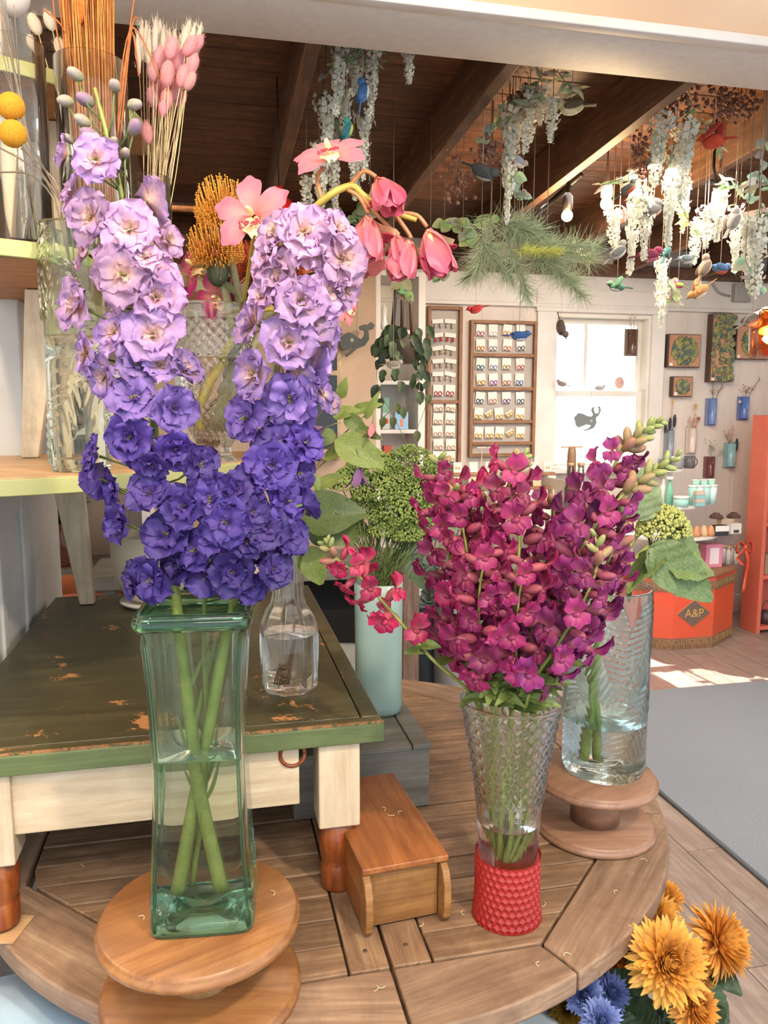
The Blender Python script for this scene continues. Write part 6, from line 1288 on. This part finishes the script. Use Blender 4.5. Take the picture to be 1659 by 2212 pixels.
for i,(l,t) in enumerate([(((720,440),(760,520),3.0),'green leafy clump behind the orchid stem'),(((800,430),(760,470),3.0),'green leaves right of the first garland'),(((850,560),(880,640),3.1),'pale green hop flowers under the orchids'),(((960,480),(1060,470),3.2),'leafy green garland left of the pine branch'),(((1000,500),(1080,540),3.2),'green leaves in front of the pine branch'),(((930,520),(950,600),3.2),'pale hanging leaves right of the orchids')]): spray(l,t,'leafy_spray',i!=0,26,rgb('6f7f58') if i<2 else rgb('a4b080'),30)
# dried brown filler along the rafters
dbr=plain('dried_brown_filler',rgb('6e4a40'),.9,c2=rgb('87604e'),scale=40)
for (px,py,rx,ry,Y,t) in [(985,380,40,60,3.1,'dried brown filler at the third rafter, near the dark bird'),(1140,215,35,30,3.0,'dried brown filler under the beam by the yellow bird'),(1060,330,25,30,3.0,'dried brown sprig beside the round eucalyptus'),(1470,225,70,45,3.0,'dried brown filler above the right group'),(1560,220,45,40,3.0,'dried brown filler at the top right'),(1385,330,30,50,3.1,'dried brown sprig left of the right group'),(700,400,20,50,3.0,'dried brown sprig in the first garland'),(1600,230,40,30,3.1,'dried brown twigs at the far upper right')]:
    p=at(px,py,Y); k_=mpp(p); r=thing('dried_filler',t,'garland',p); m=MB()
    for k in range(70):
        q=Vector((rnd.gauss(0,.45)*rx*k_,rnd.gauss(0,.3)*rx*k_,rnd.gauss(0,.45)*ry*k_)); m.ell(q,rnd.uniform(.004,.011),5,3)
        if k%3==0: m.tube([q,q+Vector((rnd.uniform(-.04,.04),rnd.uniform(-.03,.03),rnd.uniform(-.05,.03)))],.0012,3)
    o=m.obj('seed_clusters',dbr,r); o['kind']='stuff'; MB().tube([(0,0,0),(0,0,ceil_z(p)-p.z)],.0015,4).obj('wire',dst,r)
# pine branches
pinem=plain('pine_needles',rgb('92a286'),.7,c2=rgb('b4bf9a'),scale=5); pinel=plain('lamplit_pine_needles',rgb('c2c560'),.7)  # second needle colour has the bulb's yellow light put into it
for (x0,y0,x1,y1,Y,ln,t,mt) in [(1060,470,1030,590,3.1,.11,'pine branch hanging at the left of the pine cluster',pinem),(1090,500,1200,560,3.15,.12,'pine branch fanning to the right',pinem),(1110,520,1280,560,3.3,.13,'longest pine branch, pointing right over the window',pinem),(1100,530,1140,640,3.1,.09,'pine branch drooping above the wide earring rack',pinem),(1150,550,1240,610,3.2,.10,'lower pine branch above the window',pinem),(1120,540,1210,545,3.05,.04,'bright yellow-green pine tip lit by the lamp',pinel),(1040,520,1100,600,3.1,.10,'pine branch in front, at the cluster centre',pinem),(1060,560,1010,600,3.2,.08,'short pine tip pointing left above the narrow rack',pinem),(1180,560,1260,640,3.2,.08,'pale pine tip hanging lowest over the window head',pinem),(1080,480,1160,500,3.1,.11,'upper pine branch beside the leafy garland',pinem),(1150,530,1290,530,3.2,.09,'upper right pine branch, near the lower bulb',pinem)]:
    a=at(x0,y0,Y); b=at(x1,y1,Y+.05); r=thing('pine_branch',t,'branch',a,0,'pine branches'); m=MB(); ax=(b-a).normalized()
    MB().tube([(0,0,0),relp(b,r)],.003,5).obj('stem',dst,r); MB().tube([(0,0,0),(0,0,ceil_z(a)-a.z)],.0015,4).obj('wire',dst,r)
    for k in range(420):
        f=rnd.random(); q=a.lerp(b,f)-a; d=(ax*rnd.uniform(.2,1.1)+Vector((rnd.gauss(0,.6),rnd.gauss(0,.6),rnd.gauss(0,.6)))).normalized()*ln*rnd.uniform(.6,1.1); s=d.cross(Vector((rnd.random(),rnd.random(),rnd.random()))).normalized()*.0013
        m.add([q-s,q+s,q+d*.9+s*.4,q+d],[(0,1,2,3)])
    o=m.obj('needles',mt,r); o['kind']='stuff'
# birds
bird(784,200,62,2.55,B('3f6c9c'),B('e0d8cc'),B('3a6290'),'blue and white felt bird with orange band, hanging among the first racemes',0.3,1.35,120)
bird(750,282,54,2.6,B('2f8076'),B('a8b05c'),B('2c5a6a'),'teal green felt bird below the blue one',.2,1.2,200)
bird(1043,372,74,2.9,B('3f4446'),B('8c8a80'),B('34383a'),'dark grey felt bird hanging alone from the third rafter',-.3,-.5,190,roll=.4)
bird(1235,232,72,2.9,B('c2b48c'),B('d6cca8'),B('5a5040'),'yellow goldfinch with dark wings under the second garland',3.0,-.05,160)
bird(1542,305,74,2.9,B('b8442e'),B('c04a34'),B('a83c2c'),'red bird with spread wings, upper right',2.2,.1,190,wings=2)
bird(1357,408,46,3.1,B('6a6660'),B('c05030'),B('5a5650'),'grey robin with orange breast near the bulb',-.4,.6,300)
bird(1120,350,48,3.0,B('a8998c'),B('c8b8ac'),B('8f969c'),'pale grey and tan bird inside the second garland',.4,-.4,170)
bird(1412,455,58,3.2,B('6c6a68'),B('c2a088'),B('5e5c5a'),'grey bird with tan belly, between the bulb and silver lamp',.4,.5,250)
bird(1402,552,66,3.3,B('8c2c4c'),B('a86a7c'),B('6c2440'),'magenta felt bird facing right, above the window casing',.2,.12,330)
bird(1440,545,44,3.4,B('3f6a68'),B('8ab0a0'),B('36585c'),'teal bird just right of the magenta one',.8,.9,420)
bird(1482,560,48,3.4,B('8a9090'),B('c4c8c4'),B('6a7478'),'light grey bird right of the teal one',.3,.1,420)
bird(1522,578,60,3.3,B('9c8c78'),B('d0c8b8'),B('80705e'),'brown and cream bird standing upright, orange cap',.3,1.1,440)
bird(1556,580,54,3.4,B('4a6484'),B('b05840'),B('405a7c'),'blue bird with rust belly at the right',.3,-.1,470)
bird(1335,545,60,3.3,B('a4a298'),B('c8c6bc'),B('6a6c6c'),'pale sparrow left of the magenta bird',.2,.7,400)
bird(1585,478,62,3.1,B('b4aca0'),B('d0c8c0'),B('96908a'),'pale beige bird under the silver lamp, right',.4,1.0,330)
bird(1333,620,46,3.6,B('3f6a56'),B('c8ccc4'),B('2f5644'),'green and white hummingbird above the window, wings raised',3.0,.1,560,wings=2)
bird(1028,668,40,4.6,B('b03434'),B('b84040'),B('9c2c2c'),'small red bird hanging left of the wide earring rack top',2.9,-.25,560)
bird(1122,726,52,3.2,B('3f6090'),B('b8b8c0'),B('34548a'),'blue bird hanging in front of the wide earring rack',.15,-.05,590)
bird(1513,630,56,3.4,B('b08452'),B('d8ccb8'),B('c09060'),'tan bird with two raised wings, below the brown one',3.0,-.7,560,wings=2)
bird(1625,690,62,2.9,B('8a8078'),B('c8beb0'),B('6e665e'),'red-headed woodpecker by the amber lamp',.2,.5,600)
bird(850,788,44,3.4,B('a8a094'),B('d0c8bc'),B('8a8478'),'small grey bird swinging in front of the trailing plant',.2,.0,640)
bird(1465,616,30,3.6,B('b03a64'),B('c05a78'),B('8c9a4a'),'small pink and green bird by the lowest raceme',3.0,.3,560)
# hanging plant
q=at(868,748,4.1); hp=thing('hanging_plant','trailing dark green plant in a corded hanger before the bookcase','plant',(q.x,q.y,q.z)); top=at(870,560,4.1)
for (x0,x1,c) in ((860,846,rgb('2f2420')),(883,890,rgb('5c3a2a')),(870,868,rgb('4a3428'))):
    m=MB(); m.tube([relp(at(x0,560,4.1),hp),relp(at((x0+x1)/2,650,4.1),hp),relp(at(x1,735,4.1),hp)],.010,6); m.obj('hanger_cord',paint,hp,color=c)
MB().lathe([(0,-.09),(.06,-.09),(.085,.02),(.085,.03),(.0,.02)],20).obj('pot_body',paint,hp,color=rgb('4a3c34'))
for k in range(95):
    an=rnd.uniform(0,TAU); dr=rnd.random(); x,y=math.cos(an)*(.05+.09*dr),math.sin(an)*(.05+.06*dr); z=.07-.36*dr**1.3*rnd.random()+rnd.uniform(-.03,.05); b=Vector((x,y,z)); t_=b+Vector((math.cos(an)*.03,math.sin(an)*.03,-.06)).normalized()*rnd.uniform(.045,.075)
    putleaf(LEAF,hp,b+q,t_+q,.042,lerp(rgb('2f4030'),rgb('5c7450'),rnd.random()),face=(rnd.uniform(-.5,.5),-1,.4))
for (P) in ([(820,760),(815,830),(850,900),(880,960)],[(915,760),(925,850),(900,930)],[(860,800),(855,870),(830,900)],[(900,780),(905,850),(870,880)]):
    m=MB(); m.tube([relp(v_,hp) for v_ in spath([at(x,y,4.1) for x,y in P],14)],.002,4); m.obj('vine',dst,hp)
    for (x,y) in P[1:]: b=at(x,y,4.1); putleaf(LEAF,hp,b,b+Vector((rnd.uniform(-.02,.02),0,-.06)),.04,rgb('6c7c50'),face=(0,-1,.2))
# ---------------- things behind the table ----------------
gt=thing('grey_table','weathered grey side table behind the bench, dark underneath','table',(0,0,0),TH)
a=w2(655,1228,2.75); b=w2(905,1228,2.75)
MB().b2((a[0]-.75,2.75,a[1]-.05),(b[0],3.12,a[1])).obj('tabletop',GC,gt,smooth=False,bev=.004)
for uu in (a[0]-.72,b[0]-.08): 
    for v in (2.78,3.04): MB().b2((uu,v,0),(uu+.06,v+.06,a[1]-.05)).obj('leg',GC,gt,smooth=False,bev=.003)
MB().b2((a[0]-.6,3.08,.05),(b[0]-.12,3.10,a[1]-.06)).obj('table_shade_panel',plain('table_shade',rgb('1f1c1a'),.8),gt,smooth=False)  # near-black panel added to stand in for the shade under the tabletop
GTZ=a[1]
ps=wl(725,1395,2.62); pb_=thing('leaning_board','pale grey round board with a brown spot leaning under the grey table','board',RV(ps[0]+.03,2.66,.0),TH)
o=MB().lathe([(0,-.01),(.27,-.01),(.28,0),(.27,.01),(0,.01)],40).obj('board',plain('pale_grey_board',rgb('a9a79f'),.7,c2=rgb('96938a'),scale=5),pb_,loc=(0,0,.40)); o.rotation_euler=(PI/2-.15,0,0)
o=MB().lathe([(0,0),(.03,0),(.03,.004),(0,.004)],16).obj('brown_spot',plain('brown_spot',rgb('8a6448'),.7),pb_,loc=(.09,-.02,.44)); o.rotation_euler=(PI/2-.15,0,0)
def bucket(px,py0,py1,hw_,v,c,label,name='flower_bucket'):
    u,z1_=w2(px,py0,v); p=RV(u,v,0); k_=mpp(Vector((p.x,p.y,z1_/2))); r=thing(name,label,'bucket',(p.x,p.y,.0012)); R_=hw_*k_
    MB().lathe([(0,0),(R_*.8,0),(R_,z1_),(R_*1.04,z1_),(R_*1.04,z1_-.015),(R_*.96,z1_-.01),(R_*.75,.02),(0,.02)],32).obj('bucket_body',paint,r,color=c)
    return p,z1_,R_
bp1=bucket(925,1300,1455,36,2.75,rgb('6f7f88'),'slate grey flower bucket behind the round table')
bp2=bucket(985,1250,1500,48,2.62,rgb('dcdcd8'),'white flower bucket behind the snapdragons')
bp3=bucket(1040,1290,1500,40,2.95,rgb('cfd4d2'),'pale grey flower bucket farther back behind the snapdragons')
wpst=thing('wooden_post','rough brown wooden post behind the aqua vase','post',RV(w2(884,1300,2.6)[0],2.6,0),TH); zp=w2(884,1235,2.6)[1]
MB().b2((-.03,-.03,.0),(.03,.03,zp)).obj('post',CRV,wpst,smooth=False,bev=.004).color=(1,1,1,1)
wpst.children[0].data.materials[0]=wood('post_wood',[rgb('5a4436'),rgb('7a6252'),rgb('93796a')],5,2,.7)
for (bpq,lab,c,rl) in ((bp1,'eucalyptus stems in the slate grey bucket',rgb('8fa394'),1),(bp2,'pale green leafy stems in the white bucket',rgb('8da07c'),0)):
    base_=Vector((bpq[0].x,bpq[0].y,.03)); r=thing('eucalyptus_bunch',lab,'foliage',base_)
    for k in range(9):
        e=base_+Vector((rnd.uniform(-.16,.16),rnd.uniform(-.1,.1),bpq[1]+rnd.uniform(.12,.34))); P=spath([base_,Vector((base_.x,base_.y,bpq[1])),e],10); MB().tube([relp(v_,r) for v_ in P],.002,4).obj('stem',dst,r)
        for j in range(8): b=P[rnd.randrange(5,len(P))]; d=Vector((rnd.uniform(-1,1),rnd.uniform(-1,0.3),rnd.uniform(-.5,.8))).normalized()*.05; putleaf(LEAF,r,b,b+d,.04 if rl else .022,tuple(x*rnd.uniform(.8,1.2) for x in c))
# behind the stand, left: shelf bits seen between the legs
bs_=thing('back_shelf','white wall shelf unit glimpsed between the stand legs, far left','shelf',(0,0,0),TH)
a=w2(60,900,3.2); b=w2(240,900,3.2)
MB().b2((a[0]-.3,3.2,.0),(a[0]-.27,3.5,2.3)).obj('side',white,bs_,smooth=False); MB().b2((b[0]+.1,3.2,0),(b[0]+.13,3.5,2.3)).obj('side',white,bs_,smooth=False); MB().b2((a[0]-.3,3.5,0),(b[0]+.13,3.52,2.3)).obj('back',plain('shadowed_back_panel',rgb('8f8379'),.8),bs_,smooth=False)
for py in (800,925,1232):
    z=w2(90,py,3.2)[1]; MB().b2((a[0]-.27,3.2,z-.025),(b[0]+.1,3.5,z)).obj('shelf',white if py<1200 else GC,bs_,smooth=False); 
z=w2(90,1232,3.2)[1]; zq=w2(90,925,3.2)[1]
q=RV(*[w2(135,1225,3.3)[0],3.3],z+.0006); r=thing('glass_vase','pleated pinkish glass vase on the back shelf, seen between the legs','vase',q)
MB().lathe([(0,0),(.06,0),(.09,.06),(.10,.10),(.05,.15),(.06,.19)],24,fn=lambda a_,z_,i:1+.06*math.cos(a_*14)).obj('glass_body',glass('pink_pleated_glass',rgb('e0a890'),1.4,.05,clear=.3),r)
fp=thing('potted_foliage','dark green foliage behind the cream stand leg','plant',q+Vector((0,0,.16)))
for k in range(40): an=rnd.uniform(0,TAU); b=q+Vector((rnd.uniform(-.03,.03),0,.17)); t_=b+Vector((math.cos(an)*.12,-.02,rnd.uniform(0,.14))); putleaf(LEAF,fp,b,t_,.03,rgb('3c4a34'))
q=RV(w2(150,1290,2.9)[0],2.9,0); r=thing('terracotta_pot','terracotta pot in the dark behind the bench','pot',(q.x,q.y,.0005)); zt_=w2(150,1262,2.9)[1]
MB().lathe([(0,0),(.13,0),(.16,zt_-.05),(.18,zt_-.05),(.18,zt_),(.16,zt_),(.12,.04),(0,.04)],32).obj('pot_body',plain('terracotta',rgb('b0653c'),.7),r)
for k,(px,c,w_) in enumerate(((92,'8c7464',14),(104,'6a5a50',10),(220,'a08c7c',20))):
    u,_=w2(px,900,3.3); r=rthing('shelf_box',('brown box on the back shelf, left','dark box on the back shelf beside the brown one','tan box on the back shelf, right')[k],'box',u,3.3,zq+.0006); lbox(r,'body',(-.04,-.04,0),(.04,.04,.16+.03*k),paint,.003,rgb(c))
# ---------------- chrysanthemums and the blue tub, front ----------------
def mum_mb(seed,n_=360,cup=.2):
    r=random.Random(seed); m=MB()
    for k in range(n_):
        f=(k+.5)/n_; az=k*2.39996+r.uniform(-.15,.15); tilt=1.5-2.0*f+r.uniform(-.2,.2); ln=(.34+.56*f**.6)*r.uniform(.85,1.12)
        mz=Matrix.Rotation(az,3,'Z'); mx=Matrix.Rotation(tilt,3,'X'); W=.075
        def fn(a,b):
            w=W*min(1,.25+a*2)*math.sqrt(max(0.02,1-a**5)); zc_=.35*ln*(a-.15)**2*(1 if f<.75 else -.4); return mz@(mx@Vector((b*w,a*ln,zc_+abs(b)*w*.55))+Vector((0,.04,.05*(1-f))))
        m.sheet(fn,6,2,tf=lambda a,b:.2+.8*a)
    return m
MUM=[mkproto('petals',mum_mb(s),pet_mum) for s in (1,2)]
def bloom(px,py,r_,Y,col,label,grp,d,basep,tcol):
    c=at(px,py,Y); root=thing('chrysanthemum',label,'flower',basep,0,grp); o=put(MUM[rnd.randrange(2)],root,c,d,r_*mpp(c)*1.12,col)
    if tcol: o.material_slots[0].link='OBJECT'; o.material_slots[0].material=tcol
    path=spath([basep,basep.lerp(c,.5)+Vector((0,.02,0)),c-Vector(d).normalized()*.005],10); stem_obj(path,.003,.0025,root,gstem2,n=6)
    for k in range(3):
        q=path[-2-k*2]; t_=q+Vector((rnd.uniform(-.07,.07),rnd.uniform(-.05,.03),rnd.uniform(-.05,.01))); putleaf(LEAFB,root,q,t_,.04,rgb('39503a'))
mb_=on(1440,2330,.30); mbp=Vector((.47,1.06,.34))
bk2=thing('flower_bucket','dark bucket of chrysanthemums standing beside the round table','bucket',(mbp.x,mbp.y,.001))
MB().lathe([(0,0),(.11,0),(.14,.40),(.145,.40),(.145,.385),(.13,.385),(.10,.02),(0,.02)],32).obj('bucket_body',paint,bk2,color=rgb('3a4448'))
OR=rgb('f3bd58'); OR2=rgb('e8a847')
pet_blue=petal('blue_chrysanthemum_petal',rgb('4a5a8a'),trans=.25)
base0=Vector((mbp.x,mbp.y,.06))
def bs(k): return base0+Vector((.05*math.cos(k*1.3),.05*math.sin(k*1.3),0))
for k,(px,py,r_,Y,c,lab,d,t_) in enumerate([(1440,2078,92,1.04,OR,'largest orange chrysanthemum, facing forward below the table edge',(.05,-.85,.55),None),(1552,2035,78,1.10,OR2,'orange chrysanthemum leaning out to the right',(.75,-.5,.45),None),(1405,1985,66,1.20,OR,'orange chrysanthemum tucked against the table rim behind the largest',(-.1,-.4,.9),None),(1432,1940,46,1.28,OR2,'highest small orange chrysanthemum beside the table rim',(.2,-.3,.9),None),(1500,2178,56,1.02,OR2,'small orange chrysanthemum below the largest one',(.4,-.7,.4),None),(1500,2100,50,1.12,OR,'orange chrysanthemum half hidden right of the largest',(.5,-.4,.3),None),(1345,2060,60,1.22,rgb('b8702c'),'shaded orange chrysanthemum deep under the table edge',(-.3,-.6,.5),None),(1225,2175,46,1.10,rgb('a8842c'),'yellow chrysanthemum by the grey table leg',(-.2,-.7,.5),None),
  (1262,2150,44,1.04,rgb('7f92cc'),'blue chrysanthemum nearest the table edge',(-.1,-.6,.8),pet_blue),(1318,2145,44,1.08,rgb('7a8cc8'),'blue chrysanthemum right of the first blue one',(.2,-.6,.8),pet_blue),(1300,2205,46,.98,rgb('8a9cd4'),'blue chrysanthemum cut by the bottom edge',(0,-.7,.7),pet_blue)]): bloom(px,py,r_,Y,c,lab,'orange chrysanthemums' if not t_ else 'blue chrysanthemums',d,bs(k),t_)
lfm=thing('chrysanthemum_leaves','dark green lobed leaves between the chrysanthemums','leaves',base0)
for k in range(46):
    px,py=rnd.uniform(1230,1560),rnd.uniform(2040,2230); c=at(px,py,1.14+rnd.uniform(-.04,.1)); 
    if (px<1380 and py<2120-(px-1230)*.3): continue
    putleaf(LEAFB,lfm,c,c+Vector((rnd.uniform(-.07,.07),rnd.uniform(-.04,.02),rnd.uniform(-.07,.03))),.05,lerp(rgb('2c4034'),rgb('5a7048'),rnd.random()))
for k in range(12): c=at(rnd.uniform(1260,1540),rnd.uniform(2060,2200),1.14); MB().tube([(0,0,0),relp(c,lfm)],.002,5).obj('stem',gstem2,lfm)
# pale blue tub, lower left, and white tub below the table
tq=on(120,2330,.35); tub=thing('blue_tub','pale blue tub under the left edge of the round table','tub',(-.549,.950,.001))
MB().lathe([(0,0),(.15,0),(.17,.30),(.19,.60),(.20,.61),(.20,.59),(.165,.30),(.14,.02),(0,.02)],48).obj('tub_body',plain('pale_blue_plastic',rgb('a9c6de'),.35),tub)
MB().lathe([(0,.57),(.185,.57),(.14,.65),(.05,.665),(0,.665)],48,fn=lambda a,z,i:1+.02*math.sin(a*5+z*30)).obj('folded_cloth',plain('pale_blue_cloth',rgb('a5c4e0'),.7,c2=rgb('b9d2e8'),scale=6,bmp=.2),tub)
tb3=thing('white_tub','pale grey tub just visible under the front table edge','tub',(.14,.97,.001)); MB().lathe([(0,0),(.12,0),(.14,.60),(.15,.60),(.15,.58),(.13,.58),(.11,.02),(0,.02)],40).obj('tub_body',plain('pale_grey_plastic',rgb('b9c0c0'),.4),tb3)
# dried clippings lying about the table
clp=plain('dry_clipping',rgb('dcc8a0'),.7)
CL=[(830,1752),(838,1760),(868,1753),(1382,1850),(1398,1862),(1388,1832),(1335,1925),(1232,2062),(1165,2078),(905,2002),(815,2132),(808,2142),(1000,1968),(1172,1958),(590,1935),(310,1988),(180,1865)]
for i,(px,py) in enumerate(CL):
    z=TZ+.001
    if i<3: z=TZ+.1055
    elif i in (14,15): z=S1Z+.0012
    q=on(px,py,z); an=rnd.uniform(0,TAU); P=[(0,0,0),(.004*math.cos(an),.004*math.sin(an),.0006),(.008*math.cos(an+.4),.008*math.sin(an+.4),.0012),(.011*math.cos(an+.9),.011*math.sin(an+.9),.0004)]
    o=MB().tube(spath(P,9),.0006,4).obj('plant_clipping',clp,None,loc=q+Vector((0,0,.0006))); tag(o,'tiny pale dry plant clipping '+['on the box lid, left one','on the box lid, middle one','on the box lid, right one','right of the right spool, on the rim board','on the rim board by the right spool, nearest the edge','just in front of the right spool base','halfway down the right rim board','at the right rim board joint','left of the rim joint, on the front rim board','on the slats before the wooden box','on the centre line at the very front','beside the one at the very front','left of the red sleeve','just right of the red sleeve','on the left spool, right of the green vase','on the left spool, left of the green vase','left of the stand under the bench'][i],'clipping','clippings on the wooden box' if i<3 else 'clippings on the spool' if i in (14,15) else 'clippings on the table')
